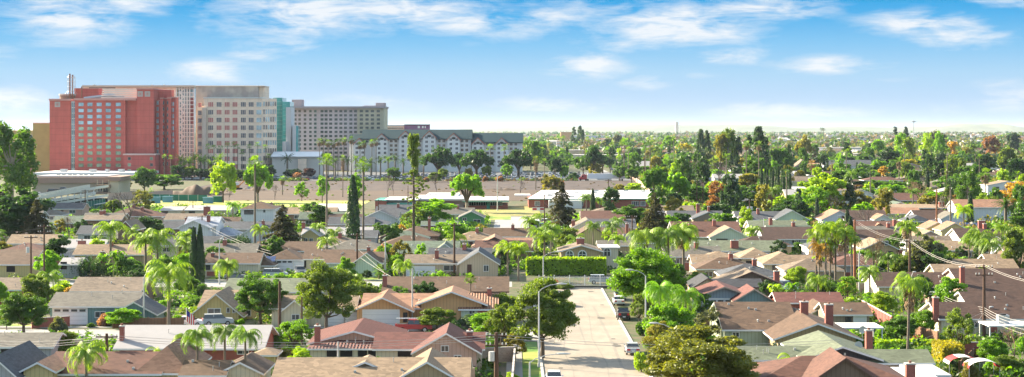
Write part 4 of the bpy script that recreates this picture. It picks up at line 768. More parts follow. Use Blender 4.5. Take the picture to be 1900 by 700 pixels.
for k in range(14): 
    f, g_ = wn; o = f.obj('window', SCH, (gx(870+k*4.4, 640)-sx0, -.02, gz(378, 640))); g_.obj('pane', o)
sbox('door', 903, 909, 377, None, 639.8, .2, plain('green door', (.06,.25,.20)))
S2 = empty('school_building', (gx(1100, 650), 650, 0), 'broad white roofed brick school hall with dark entry windows', 'school'); ox2 = gx(1100, 650)
def tb(part, px0, px1, y0, y1, d, dep, m): return sbox(part, px0, px1, y0, y1, d, dep, m, S2, ox2, 650)
d2 = 650
x0, x1 = gx(979, d2)-ox2, gx(1232, d2)-ox2; zf, zb = gz(368.5, d2), gz(353, d2+44)
MB().add([(x0, -1, zf), (x1, -1, zf), (x1-2, 44, zb), (x0+6, 44, zb), (x0, -1, zf-.4), (x1, -1, zf-.4), (x1-2, 44, zb-.4), (x0+6, 44, zb-.4)], [(0,1,2,3),(7,6,5,4),(0,4,5,1),(1,5,6,2),(2,6,7,3),(3,7,4,0)], SROOF).obj('roof', S2)
tb('fascia', 979, 1232, 368.6, 370.3, 648.8, .3, MINTT); tb('wall', 981, 1230, 370.3, None, 650, 40, BR2)
for q, w_ in ((992, 10), (1055, 12), (1070, 12), (1118, 14), (1172, 14), (1188, 10)): 
    ff, gg = win_protos(WFR, HGL, w_*650/3200, 1.9, bars=3); o = ff.obj('window', S2, (gx(q+w_/2, 650)-ox2, -.05, gz(378, 650))); gg.obj('pane', o)
tb('wall', 1018, 1080, 372, None, 644, 6, SWH); tb('entry_canopy', 955, 984, 362, 364, 660, 12, SROOF)
for k in range(14): q = 1000+random.random()*210; y_ = random.uniform(5, 38); MB().box(-1, 1, -.7, .7, 0, .5, METAL).obj('roof_vent', S2, (gx(q, 650+y_)-ox2, y_, zf+(zb-zf)*y_/44-.05))
# portable classrooms in the left
for i, (p0, p1, ye, yr, lb) in enumerate(((296,338,390,383,'pale classroom block with ribbed white roof, left one beside the field'),(341,428,390,381,'long pale classroom block with ribbed white roof beside the field'),(585,646,391,378,'open sided white roofed lunch shelter beside the school'))):
    HS(lb, [('G',p0,p1,ye,yr,{'slope':.12})], [('n',300+i*50,312+i*50,392,397)] if i < 2 else [], roof='lgrey' if i < 2 else 'white', wall='cream' if i < 2 else 'white', vents=0, name='classroom' if i < 2 else 'shelter', cat='classroom' if i < 2 else 'shelter')
# ---- canopies, pergola, patio covers
def canopy(label, px0, px1, y, dep, zt, m, name='patio_cover', th=.2):
    d = gd(y, zt); o = empty(name, (gx((px0+px1)/2, d), d, 0), label, 'patio cover' if name == 'patio_cover' else 'canopy'); hw = (gx(px1, d)-gx(px0, d))/2
    MB().box(-hw, hw, 0, dep, zt-th, zt, m).obj('roof', o)
    for sx in (-hw+.2, hw-.2):
        for yy in (.2, dep-.2): MB().box(sx-.07, sx+.07, yy-.07, yy+.07, 0, zt-th, WHITE).obj('post', o)
    return o
canopy('flat white patio cover on slim posts beside the green roof', 1556, 1640, 608, 6, 2.7, WHITE)
canopy('long flat white patio cover at the right edge above a brick pier', 1835, 1930, 604, 5.5, 2.9, WHITE)
o = canopy('white metal patio roof at the bottom right with thin supports', 1662, 1740, 700, 8, 2.7, WHITE)
d = gd(500); o = empty('pergola', (gx(1397, d), d, 0), 'white open pergola frame with slanted rafters beside the tan house', 'pergola')
for k in range(6):
    mb = MB(); x = -2.6+k*1.05; mb.tube([(x-2.0, -1.5+k*.2, .1), (x-1.8, -1.5+k*.2, 2.2), (x+.4, -1+k*.2, 3.4), (x+2.2, -1+k*.2, 2.3), (x+2.2, -1+k*.2, .1)], .09, WHITE, 4); mb.obj('rafter', o)
REDC = plain('red canvas', (.45,.05,.05)); WHC = plain('white canvas', (.75,.73,.70))
for q, y, lb, sw in ((1785, 700, 'red and white striped shade canopy, left of the pair at lower right', 0), (1822, 708, 'white domed shade canopy with red edge at lower right', 1)):
    d = gd(y, 0); o = empty('shade_canopy', (gx(q, d), d, 0), lb, 'canopy', None); mb = MB()
    for i in range(8):
        a0 = math.pi*i/8; a1 = math.pi*(i+1)/8; r = 1.9
        mb.add([(-r*math.cos(a0), -1.2, 1.7+.9*math.sin(a0)), (-r*math.cos(a1), -1.2, 1.7+.9*math.sin(a1)), (-r*math.cos(a1), 1.6, 1.7+.9*math.sin(a1)), (-r*math.cos(a0), 1.6, 1.7+.9*math.sin(a0)), ], [(0,1,2,3)], REDC if (i in (1, 2, 5) if not sw else i in (0, 7)) else WHC)
    mb.obj('canvas', o)
    for sx in (-1.8, 1.8):
        for yy in (-1.1, 1.5): MB().cyl(sx, yy, 0, 1.8, .04, METAL, 6).obj('leg', o)
# solar panels
SOL = mat('solar cells', (.03,.05,.13), rough=.2, spec=.8, var=.1)
def solar(label, px, py, d, n, w_, h_, group=None):
    z = gz(py, d); o = empty('solar_array', (gx(px, d), d, 0), label, 'solar panels'); 
    for i in range(n):
        x = (i-(n-1)/2)*(w_+.1); v = [(x-w_/2, 0, z), (x+w_/2, 0, z), (x+w_/2, h_, z+h_*.45), (x-w_/2, h_, z+h_*.45)]; v += [(a, b_, c_-.08) for a, b_, c_ in v]
        mb = MB().add(v, [(0,1,2,3)], SOL).add(v, [(7,6,5,4),(0,4,5,1),(1,5,6,2),(2,6,7,3),(3,7,4,0)], METAL); mb.obj('panel', o)
    MB().box(-n*w_/2, n*w_/2, h_*.5, h_*.5+.1, z-1.6, z+h_*.2, METAL).obj('support', o)
solar('row of five dark blue solar panels on the roof right of the brick chimney', 1845, 422, 502, 5, 1.5, 2.2); solar('shorter row of solar panels left of the brick chimney on the same roof', 1803, 419, 503, 4, 1.5, 1.8)
solar('white-framed solar panel on the brown roof of the long cream house', 496, 485, 356, 3, .95, 2.0)
# ================================================================ VEHICLES
TYRE = plain('tyre rubber', (.02,.02,.02)); RIM = plain('wheel rim', (.45,.45,.47), metal=.6, rough=.35); TAIL = plain('tail light red', (.5,.02,.02), rough=.3); HEAD = plain('headlight', (.75,.75,.7), rough=.2); CGL = mat('car glass', (.025,.03,.035), rough=.08, spec=.9, var=.1)
PLATE = plain('number plate', (.7,.7,.68))
def paint(n, c): return mat('car paint '+n, c, rough=.28, spec=.6, var=.01, big=.01)
CP = dict(white=paint('white',(.75,.76,.78)), silver=paint('silver',(.38,.40,.42)), black=paint('black',(.02,.02,.025)), grey=paint('grey',(.16,.17,.18)), red=paint('red',(.38,.02,.02)), blue=paint('blue',(.06,.10,.20)), gold=paint('gold',(.32,.26,.17)))
CARM = {}
PROF = dict(
 sedan=dict(L=4.6, W=1.8, body=[(-2.3,.35),(2.3,.35),(2.3,.62),(2.22,.86),(1.2,1.0),(-1.55,1.02),(-2.2,.95),(-2.3,.6)], cab=[(-1.75,1.0),(1.15,.98),(.45,1.43),(-1.05,1.43)], wr=.33, wx=1.42),
 suv=dict(L=4.7, W=1.9, body=[(-2.3,.42),(2.3,.42),(2.32,.8),(2.2,1.05),(1.2,1.15),(-2.25,1.15),(-2.32,.7)], cab=[(-2.22,1.13),(1.2,1.12),(.6,1.72),(-1.95,1.74)], wr=.38, wx=1.42),
 pickup=dict(L=5.4, W=1.95, body=[(-2.7,.5),(2.7,.5),(2.72,.9),(2.6,1.12),(1.5,1.2),(-2.68,1.2),(-2.72,.8)], cab=[(-.95,1.18),(1.5,1.18),(.85,1.8),(-.7,1.82)], wr=.40, wx=1.65),
 van=dict(L=5.0, W=1.95, body=[(-2.45,.42),(2.45,.42),(2.48,.8),(2.3,1.1),(1.5,1.25),(-2.42,1.25),(-2.48,.7)], cab=[(-2.4,1.23),(1.55,1.23),(.8,1.85),(-2.2,1.88)], wr=.36, wx=1.5))
def extr(prof, hw0, hw1, m, mb, z0=None, z1=None):
    """side profile in (x,z) extruded across y; narrower at the top"""
    zs = [z for _, z in prof]; zl, zh = min(zs), max(zs); n = len(prof); hw = lambda z: hw0+(hw1-hw0)*(z-zl)/max(zh-zl, .01)
    v = [(x, -hw(z), z) for x, z in prof]+[(x, hw(z), z) for x, z in prof]
    fs = [tuple(range(n)), tuple(range(2*n-1, n-1, -1))]+[(i, i+n, (i+1) % n+n, (i+1) % n) for i in range(n)]
    return mb.add(v, fs, m)
def car_meshes(kind, col):
    k = (kind, col)
    if k in CARM: return CARM[k]
    p = PROF[kind]; W2 = p['W']/2; L2 = p['L']/2; pm = CP[col]; out = []
    mb = MB(); extr(p['body'], W2, W2*.93, pm, mb); zt = max(z for _, z in p['cab']); xs = sorted(x for x, z in p['cab'] if z > zt-.05)
    mb.box(xs[0]-.02, xs[1]+.02, -W2*.76, W2*.76, zt-.02, zt+.04, pm)
    cx = sorted(x for x, z in p['cab'])
    for s in (-1, 1):
        for xx in ((xs[0]+xs[1])/2,): mb.box(xx-.04, xx+.04, s*W2*.8-.05, s*W2*.8+.05, 1.0, zt, pm)
        mb.box(cx[-1]-.45, cx[-1]-.3, s*(W2+.1)-.09, s*(W2+.1)+.09, 1.02, 1.16, pm)
    if kind == 'pickup': mb.box(-2.6, -1.0, -W2*.8, W2*.8, 1.195, 1.215, BLACK)
    out.append(('body', mb.mesh('car_body'), (0,0,0)))
    mb = MB(); extr(p['cab'], W2*.92, W2*.74, CGL, mb); out.append(('windows', mb.mesh('car_windows'), (0,0,0)))
    tm = MB().tube([(0,-.11,0),(0,.11,0)], p['wr'], TYRE, 12).mesh('tyre'); rm = MB().tube([(0,-.125,0),(0,.125,0)], p['wr']*.6, RIM, 10).mesh('rim')
    for sx in (-1, 1):
        for sy in (-1, 1): out.append(('wheel', tm, (sx*p['wx'], sy*(W2-.08), p['wr']), ('rim', rm)))
    zt2 = .78 if kind == 'sedan' else .95
    tl = MB().box(-.04,.04,-.2,.2,-.09,.09 if kind == 'sedan' else .2, TAIL).mesh('tail_light'); hl = MB().box(-.04,.04,-.2,.2,-.08,.08, HEAD).mesh('headlight')
    for s in (-1, 1): out.append(('tail_light', tl, (-L2+.0, s*(W2-.3), zt2))); out.append(('headlight', hl, (L2-.02, s*(W2-.3), zt2-.1)))
    out.append(('number_plate', MB().box(-.02,.02,-.22,.22,-.07,.07, PLATE).mesh('plate'), (-L2-.02, 0, .62)))
    CARM[k] = out; return out
def car(label, kind, col, x, y, rz, z=0, group=None, name='parked_car', cat='car'):
    o = empty(name, (x, y, z), label, cat, group, rz=rz)
    for part in car_meshes(kind, col):
        c = bpy.data.objects.new(part[0], part[1]); link(c, o); c.location = part[2]
        if len(part) > 3: r = bpy.data.objects.new(part[3][0], part[3][1]); link(r, c)
    return o
def carp(label, kind, col, px, py, rz=0, dx=0, z=0, **k): x, y = P(px, py); return car(label, kind, col, x+dx, y, R(rz), z, **k)
U = 90 # heading away from the camera
carp('silver sedan parked at the right kerb, nearest to the camera', 'sedan', 'silver', 1173, 656, U)
carp('black pickup truck parked at the right kerb', 'pickup', 'black', 1156, 592, U, name='pickup_truck', cat='pickup truck')
carp('white sedan parked at the right kerb beyond the black pickup', 'sedan', 'white', 1147.5, 565, U)
carp('silver suv parked at the right kerb at the far end by the leafy tree', 'suv', 'silver', 1150, 556, U)
carp('white sedan with rear to the lamp post at the bottom left kerb', 'sedan', 'white', 1028, 712, -90)
carp('white car half hidden behind the street tree at the left kerb', 'sedan', 'white', 1031, 601, U)
carp('pale car partly hidden by the top of the street tree at the left kerb', 'suv', 'silver', 1040, 567, U)
carp('white sedan parked beside the flag pole on the cross street', 'sedan', 'white', 357, 605, 0, dx=-.5)
carp('silver car with dark windows parked in front of the yellow house', 'suv', 'silver', 404, 604, 15)
carp('blue-white sedan parked behind the ladder truck', 'sedan', 'silver', 802, 612, 10)
carp('dark sedan parked on the lawn side under the clipped pine', 'sedan', 'black', 862, 614, 0)
lt = carp('red pickup truck carrying a ladder rack on the cross street', 'pickup', 'red', 768, 616, 0, name='pickup_truck', cat='pickup truck')
mb = MB()
for s in (-.3, .3): mb.tube([(-2.6, s, 2.0), (2.4, s, 2.0)], .05, WHITE, 4)
for k in range(14): mb.box(-2.5+k*.36, -2.42+k*.36, -.3, .3, 1.97, 2.03, WHITE)
mb.obj('ladder', lt)
carp('white car beside the cream porch at the far left', 'sedan', 'white', 23, 512, 180)
carp('white car under the small round tree beside the brick pillars', 'sedan', 'white', 118, 514, 160)
carp('silver minivan in front of the double garage', 'van', 'silver', 511, 516, 0)
carp('dark suv nosing out of the garage driveway', 'suv', 'grey', 557, 510, -75)
carp('dark sedan in front of the long cream house', 'sedan', 'grey', 437, 519, 0)
carp('dark suv beside the open white box truck', 'suv', 'blue', 1005, 425, U)
carp('white van parked in front of the dark suv', 'van', 'white', 1014, 417, 70)
carp('dark car parked crosswise beneath the spreading cedar', 'sedan', 'black', 1038, 418, 0)
carp('white car beside the clipped box bush', 'sedan', 'white', 1046, 434, 0)
carp('maroon and silver car turning at the street corner', 'suv', 'red', 994, 443, 20)
carp('black suv in the driveway of the brown trimmed house', 'suv', 'black', 1576, 384, 20); carp('dark pickup behind the black suv', 'pickup', 'grey', 1588, 377, 15)
carp('white van beside the black suv', 'van', 'white', 1604, 389, 10); carp('silver car parked right of the white van', 'sedan', 'silver', 1632, 383, 0); carp('white car parked far behind the lime tree', 'sedan', 'white', 1480, 379, 0)
carp('pale car behind the hedge fence gate', 'suv', 'silver', 1115, 527, 0); carp('white car behind the banana plants', 'van', 'white', 1455, 540, 10)
for px, py, t, col, z, lb in ((72,364,'sedan','white',9.2,'white car on the sloping garage roof deck'),(100,361,'suv','black',9.5,'black car climbing the garage roof deck'),(116,358,'pickup','black',9.8,'black pickup on the garage roof deck')):
    d = 647; t_ = (px-44)/134; car(lb, t, CP and col, gx(px, d), d, R(8), gz(371-t_*24.5, 640)+.05, name='parked_car')
carp('silver car in front of the motel balconies', 'sedan', 'silver', 190, 374, 0)
# box truck with open rear
d = gd(433); o = empty('box_truck', (gx(991, d), d, 0), 'white box truck with its rear open, parked by the school street', 'truck')
mb = MB(); w_, h_, l_ = 1.55, 3.6, 6.5
mb.box(-w_, -w_+.1, 0, l_, .9, h_, CP['white']).box(w_-.1, w_, 0, l_, .9, h_, CP['white']).box(-w_+.1, w_-.1, 0, l_, h_-.12, h_, CP['white']).box(-w_+.1, w_-.1, 0, l_, .9, 1.02, BLACK).box(-w_+.1, w_-.1, l_-.1, l_, 1.02, h_-.12, BLACK).obj('box', o)
MB().box(-1.0, 1.0, l_+.1, l_+2, .5, 2.5, CP['white']).obj('cab', o); MB().box(-.5, .9, 1.0, 2.2, 1.02, 2.2, CP['silver']).obj('cargo', o); MB().box(-w_, w_, -.15, 0, .6, .9, plain('bumper', (.2,.05,.04))).obj('bumper', o)
for sx in (-1.2, 1.2):
    for yy in (1.2, 7.4): MB().tube([(sx-.15, yy, .5), (sx+.15, yy, .5)], .5, TYRE, 12).obj('wheel', o)
# semi trailer truck
d = gd(335.5); o = empty('semi_truck', (gx(1118, d), d, 0), 'long white semi trailer pulled by a red cab along the far field', 'truck'); e = 3200/d
MB().box(-8.6, 12.6, -1.3, 1.3, 1.2, 4.1, CP['white']).obj('trailer', o)
mb = MB(); extr([(-13.4,.6),(-9.0,.6),(-9.0,3.4),(-10.8,3.7),(-11.9,3.1),(-12.2,2.1),(-13.3,1.8)], 1.25, 1.1, CP['red'], mb); cb = mb.obj('cab', o); MB().box(-11.9, -11.0, -1.3, 1.3, 2.2, 3.0, CGL).obj('window', cb)
for x in (-12.6, -9.5, -8.4, 9.8, 11.2): MB().tube([(x, -1.3, .52), (x, 1.3, .52)], .52, TYRE, 12).obj('wheel', o)
MB().box(-3, 5, -1.1, 1.1, .5, 1.2, METAL).obj('skirt', o)
# construction machine by the dirt mound
d = gd(352); o = empty('excavator', (gx(438, d), d, 0), 'small orange and white construction machine on the soil beside the mound', 'excavator'); OR = plain('machine orange', (.6,.22,.03))
MB().box(-3, 3, -1.2, 1.2, 0, .9, BLACK).obj('track', o); MB().box(-2.2, 1.6, -1.1, 1.1, .9, 2.2, OR).box(-.4, 1.4, -1.0, .2, 2.2, 3.6, WHITE).obj('body', o); MB().tube([(1.6,0,2),(4.4,0,4.6),(6.2,0,1.6)], .3, OR, 6).obj('arm', o); MB().box(5.6,6.8,-.6,.6,.4,1.6,METAL).obj('bucket', o)
# the crowded far parking lot
LC = [('white', 11), ('silver', 7), ('black', 3), ('grey', 4), ('red', 1), ('blue', 2), ('gold', 1)]; LCL = sum([[c]*n for c, n in LC], [])
PM = {}
rs = random.Random(5)
def lotcar(x, y, rz, col, kind, label, group):
    if (kind, col) not in PM:
        p = PROF[kind]; mb = MB(); extr(p['body'], p['W']/2, p['W']/2*.93, CP[col], mb); extr(p['cab'], p['W']/2*.92, p['W']/2*.74, CGL, mb); zt = max(z for _, z in p['cab']); xs = sorted(q for q, z in p['cab'] if z > zt-.05)
        mb.box(xs[0], xs[1], -p['W']*.38, p['W']*.38, zt-.02, zt+.05, CP[col])
        for sx in (-1, 1): mb.tube([(sx*p['wx'], -p['W']/2+.02, p['wr']), (sx*p['wx'], p['W']/2-.02, p['wr'])], p['wr'], TYRE, 8)
        PM[(kind, col)] = mb.mesh('parked_car')
    o = bpy.data.objects.new('parked_car', PM[(kind, col)]); link(o); o.location = (x, y, .06); o.rotation_euler.z = rz; return tag(o, label, 'car', group)
rows = [(992, 562, 1000), (1010, 575, 990), (1024, 600, 1090), (1042, 640, 1100), (1058, 700, 1080), (1078, 720, 1060), (1100, 800, 1075), (1125, 860, 1080)]
nlot = 0
for d, p0, p1 in rows:
    x = gx(p0, d)
    while x < gx(p1, d):
        x += 2.7 if rs.random() < .85 else 8
        if rs.random() < .12: continue
        px = CX+x*FPX/d
        col = rs.choice(LCL); k = rs.choice(['sedan', 'sedan', 'suv', 'suv', 'van', 'pickup'])
        if nlot < 262: lotcar(x, d+rs.uniform(-.4, .4), R(90+rs.uniform(-2, 2)), col, k, 'small %s parked car in the crowded lot before the gabled hotel' % col, 'cars in the crowded far parking lot'); nlot += 1
for k in range(26):
    px = 300+rs.random()*90 if k < 13 else 500+rs.random()*60; d = rs.choice([1000, 1012]) if k < 13 else rs.choice([1015, 1030]); col = rs.choice(LCL[:14])
    lotcar(gx(px, d), d, R(rs.choice([90, 0])), col, rs.choice(['sedan', 'suv']), ('small %s parked car below the palm grove beside the red hotel' if k < 13 else 'small %s parked car in front of the white conference hall') % col, 'cars parked by the palm grove' if k < 13 else 'cars parked by the conference hall')
for k, (px, py) in enumerate(((1142,318),(1147,310),(1135,316),(1149,303),(1138,322))):
    x, y = P(px, py); lotcar(x, y, R(90), ['white','black','silver','white','grey'][k], 'suv', '%s car on the long straight avenue, %s' % (['white','black','silver','white','grey'][k], ['in the middle','third from the far end','at the left kerb','farthest away','nearest']
[k]), 'cars on the long avenue')
# ================================================================ POLES, LAMPS, WIRES
def utility(label, px, yb, yt, m=None, arms=1, can=0, lean=0, rad=.17, group='wooden utility poles'):
    d = gd(yb); h = gz(yt, d); o = empty('utility_pole', (gx(px, d), d, 0), label, 'utility pole', group)
    MB().tube([(0,0,0),(lean/2,0,h/2),(lean,0,h)], [rad*1.25, rad*1.05, rad*.8], m or WOODP, 8).obj('pole', o)
    for k in range(arms):
        z = h-.4-k*1.1; MB().box(-1.25+lean, 1.25+lean, -.08, .08, z-.08, z+.08, m or WOODP).obj('crossarm', o)
        for q in (-1.15, -.7, .7, 1.15): MB().cyl(q+lean, 0, z+.08, z+.32, .07, GALV, 6).obj('insulator', o)
    for k in range(can): MB().cyl(-.55 if k == 0 else .55, -.25, h-3.3, h-2.2, .34, GALV, 10).obj('transformer', o)
    return Vector((gx(px, d)+lean, d, h))
OW = mat('orange pole wood', (.30,.12,.06), var=.12, stretch=(3,3,.3)); W = {}
W['a'] = utility('tall dark utility pole with brackets at far left, right one of the close pair', 82, 525, 417, arms=2)
W['b'] = utility('dark utility pole with white transformer can, left one of the close pair', 57.5, 530, 437, arms=1, can=1)
W['c'] = utility('short utility pole with large transformer behind the drooping palm at lower left', 198, 722, 619, arms=1, can=2, rad=.2)
W['d'] = utility('dark pole without wires beside the tree left of the flowering yellow tree', 519, 641, 522, arms=0, rad=.2)
W['e'] = utility('slim dark pole in front of the tall round tree', 560, 641, 551, arms=0, rad=.13)
W['f'] = utility('dark pole beside the small gabled cream house', 662.5, 512, 433, arms=1, rad=.2)
W['g'] = utility('tall dark pole beside the beige garage house', 843, 514, 414, arms=1, rad=.2)
W['h'] = utility('thin pole behind the two slim cypresses', 375, 458, 400, arms=1, rad=.15)
W['i'] = utility('thin pole in front of the pale classrooms', 358, 404, 373, arms=1, rad=.14)
W['j'] = utility('dark pole between the lone cypress and the brick school block', 702, 412, 370, arms=1, rad=.15)
W['k'] = utility('thick dark utility pole at bottom centre with crossarm and wires', 921, 716, 617, arms=2, can=1, rad=.24)
W['l'] = utility('brown utility pole with guy wire left of the spreading cedar', 1010, 430, 361, arms=1, rad=.16)
W['m'] = utility('dark pole rising in front of the white school roof', 1129, 386, 333, arms=1, rad=.2)
W['n'] = utility('dark pole right of the slate roof house', 1173, 448, 400, arms=1)
W['o'] = utility('short orange pole beside the dark one right of the slate roof house', 1168, 462, 423, m=OW, arms=0)
W['p'] = utility('dark pole left of the rust coloured tree', 1293, 386, 334, arms=1)
W['q'] = utility('dark pole at the left side of the rust coloured tree', 1304, 386, 337, arms=1)
W['r'] = utility('dark pole in front of the rust coloured tree', 1328, 391, 342, arms=1)
W['s'] = utility('dark utility pole with transformer behind the dark slate roof', 1391, 421, 370, arms=1, can=2)
W['t'] = utility('tall orange-brown utility pole left of the dry winter tree', 1586, 532, 408, m=OW, arms=0, rad=.24)
W['u'] = utility('orange wooden pole standing in front of the wide bare tree', 1738, 432, 352, m=OW, arms=0, rad=.24)
W['v'] = utility('dark utility pole in the leafy garden above the bright round tree', 1688, 545, 444, arms=1, rad=.22)
W['w'] = utility('tall dark utility pole at the right side in front of the brown roofs', 1826, 628, 491, arms=2, rad=.22)
W['x'] = utility('thin utility pole beside the parked black cars', 1588, 392, 346, arms=1, rad=.2)
W['y'] = utility('thin pole with white lamp behind the flat tan building', 1757, 382, 318, arms=1, rad=.18)
W['z'] = utility('short pole behind the blue gabled house', 1563, 432, 400, arms=1, rad=.14)
W['A'] = utility('slim pole beside the school trees left of centre', 757, 393, 345, arms=0, rad=.15)
W['B'] = utility('short pole right of the dry winter tree trunk', 1620, 545, 500, m=OW, arms=0, rad=.3)
W['C'] = utility('thin pole left of the avenue behind the trailer', 1132, 322, 283, arms=1, rad=.25)
W['D'] = utility('thin pole right of the avenue between two fan palms', 1196, 336, 290, arms=1, rad=.25)
W['E'] = utility('slim post beside the motel balconies', 158, 396, 352, arms=1, rad=.18)
def lamp(label, px, yb, yt, arm, hx, m=GALV, rad=.09, curved=True, group='street lamps'):
    """arm: +1 to the right, -1 left; hx head pixel x"""
    d = gd(yb); h = gz(yt, d); o = empty('street_lamp', (gx(px, d), d, 0), label, 'street lamp', group); L_ = gx(hx, d)-gx(px, d)
    MB().cyl(0, 0, 0, .5, rad*2, m, 8).tube([(0,0,.4),(0,0,h-.9)], [rad*1.5, rad], m, 8).obj('pole', o)
    if L_:
        MB().tube([(0,0,h-1.0),(L_*.15,0,h-.55),(L_*.45,0,h-.15),(L_*.8,0,h)], rad*.6, m, 6).obj('arm', o)
        MB().ell((L_*.92, 0, h+.02), (abs(L_)*.16+.25, .2, .13), m, 8, 5).obj('lamp_head', o)
    return Vector((gx(px, d), d, h))
lamp('curved arm street lamp at the left kerb beside the trimmed street tree', 1000, 682, 527, 1, 1046, rad=.085)
lamp('curved arm street lamp behind the top of the street tree near the hedge', 1008, 560, 467, 1, 1040, rad=.085)
lamp('street lamp at the bottom edge reaching over the left sidewalk', 983, 735, 657, 1, 1050, rad=.085)
lamp('street lamp on the right kerb leaning left out of the green trees', 1198, 612, 501, -1, 1165, rad=.085)
lamp('street lamp poking out of the dense leafy crown at lower right', 1249, 690, 600, -1, 1210, rad=.085)
lamp('grey street lamp beside the large queen palm on the left', 267, 605, 505, 1, 277, rad=.11)
lamp('grey lamp post in front of the long cream house', 407, 528, 443, 1, 413)
lamp('short lamp behind the garden trees near the dark round tree', 297, 434, 404, 1, 303)
lamp('plain pale lamp post left of the fan palm by the orange house', 765, 605, 487, 0, 765, rad=.085)
lamp('pale lamp post rising from the bottom brown tile roof', 627, 720, 620, 0, 627, rad=.085)
lamp('pale lamp post in front of the cream gabled house', 715, 512, 440, 0, 715, rad=.11)
lamp('white lamp post in front of the red roofed long house', 1417, 448, 399, 0, 1417, rad=.09)
lamp('pale curved lamp beside the tall orange-brown pole', 1594, 545, 462, 1, 1599, rad=.10)
lamp('pale curved lamp in the garden right of the dark utility pole', 1691, 560, 505, 1, 1697, rad=.09)
lamp('pale curved lamp near the right patio cover', 1832, 622, 570, 1, 1840, rad=.09)
lamp('pale lamp post in front of the low grey roof at right', 1844, 500, 440, 1, 1850, rad=.1)
lamp('plain pale lamp pole on the school lawn', 923, 391, 318, 0, 923, rad=.14)
lamp('thin pale pole left of the avenue near the truck', 1117, 320, 286, 0, 1117, rad=.2)
lamp('thin pale pole beside the avenue crossing', 1132, 312, 291, 0, 1132.3, rad=.2)
WIRE = plain('power cable', (.50,.46,.42)); WIRED = plain('dark power cable', (.08,.07,.07))
def wire(label, a, b, sag=1.2, r=.021, m=None, group='overhead power cables'):
    a, b = Vector(a), Vector(b); n = 14; pts = []
    for i in range(n+1): t = i/n; p = a.lerp(b, t); p.z -= sag*4*t*(1-t); pts.append(p-a)
    o = MB().tube(pts, r, m or WIRE, 4).obj('power_cable', None, a); return tag(o, label, 'cable', group)
def wp(px, py, d): return Vector((gx(px, d), d, gz(py, d)))
dt, dv, dw = gd(532), gd(545), gd(628)
for i, (ya, yb_, yc, ye) in enumerate(((462,512,571,589),(465,516,575,597),(469,519,579,606),(475,523,583,616))):
    n_ = ['topmost', 'second', 'third', 'lowest'][i]
    wire('%s pale cable of the bundle from the tall orange-brown pole down to the garden pole' % n_, wp(1587, ya+5, dt), wp(1690, yb_, dv), 1.0); wire('%s pale cable of the bundle between the garden pole and the tall right pole' % n_, wp(1690, yb_, dv), wp(1826, yc, dw), 1.0)
    wire('%s pale cable of the bundle leaving the tall right pole for the right edge' % n_, wp(1826, yc, dw), wp(1925, ye+8, 215), .6)
for i, dy_ in enumerate((0, 3)):
    n_ = ('upper', 'lower')[i]
    wire('%s cable sagging from the top of the orange-brown pole over brown roofs' % n_, wp(1589, 410+dy_, dt), wp(1688, 445+dy_, dv), .8); wire('%s cable from the garden pole top to the tall right pole top' % n_, wp(1688, 445+dy_, dv), wp(1826, 491+dy_, dw), 1.3); wire('%s cable from the tall right pole top to the right picture edge' % n_, wp(1826, 491+dy_, dw), wp(1930, 524+dy_, 225), .4)
wire('thin cable crossing the green gardens from the right pole to lower left', wp(1826, 578, dw), wp(1500, 690, 225), 1.0, .02); wire('thin cable from the right pole to the small leaning tree garden', wp(1826, 580, dw), wp(1730, 668, 225), .8, .025); wire('thin cable from the garden pole to the brown roof chimneys', wp(1690, 515, dv), wp(1536, 566, 265), 1.0, .02)
for i, y in enumerate((618, 623, 627)):
    n_ = ('upper', 'middle', 'lower')[i]
    wire('%s of three thin cables crossing the foreground roofs at lower left' % n_, wp(198, y+4, gd(722)), wp(921, y+3, gd(716)), .9, .022); wire('%s of three thin cables running left out of the picture from the lower left pole' % n_, wp(-40, y+12, 205), wp(198, y+4, gd(722)), .5, .022)
    if i < 2: wire('%s thin cable crossing the main street at the bottom' % n_, wp(921, y+3, gd(716)), wp(1560, y+12, 205), .9, .022)
wire('guy cable slanting from the pole top toward the clipped box bush', wp(1010, 375, gd(430)), wp(1048, 418, gd(430)-4), 0, .025); wire('guy cable slanting over the long cream house roof', wp(376, 413, gd(458)), wp(500, 466, 370), .7, .025); wire('long pale cable from the two storey white house to the double garage house', wp(378, 420, gd(458)), wp(505, 472, 362), .6, .025)
wire('thin dark cable between the two close poles and the left edge', W['a']-Vector((0,0,.5)), wp(-30, 428, 335), .6, .03, WIRED); wire('thin dark cable between the close pole pair', W['a']-Vector((0,0,1)), W['b']-Vector((0,0,.6)), .3, .03, WIRED); wire('thin dark cable from the close pole pair toward the round tree', W['a']-Vector((0,0,1.2)), wp(300, 428, 400), 1, .03, WIRED)
wire('guy cable slanting from the pole by the cream gabled house', wp(664, 462, gd(512)), wp(712, 505, gd(522)), 0, .03); wire('guy cable slanting down over the wide brown roof', wp(668, 478, gd(514)), wp(782, 540, 290), .4, .025)
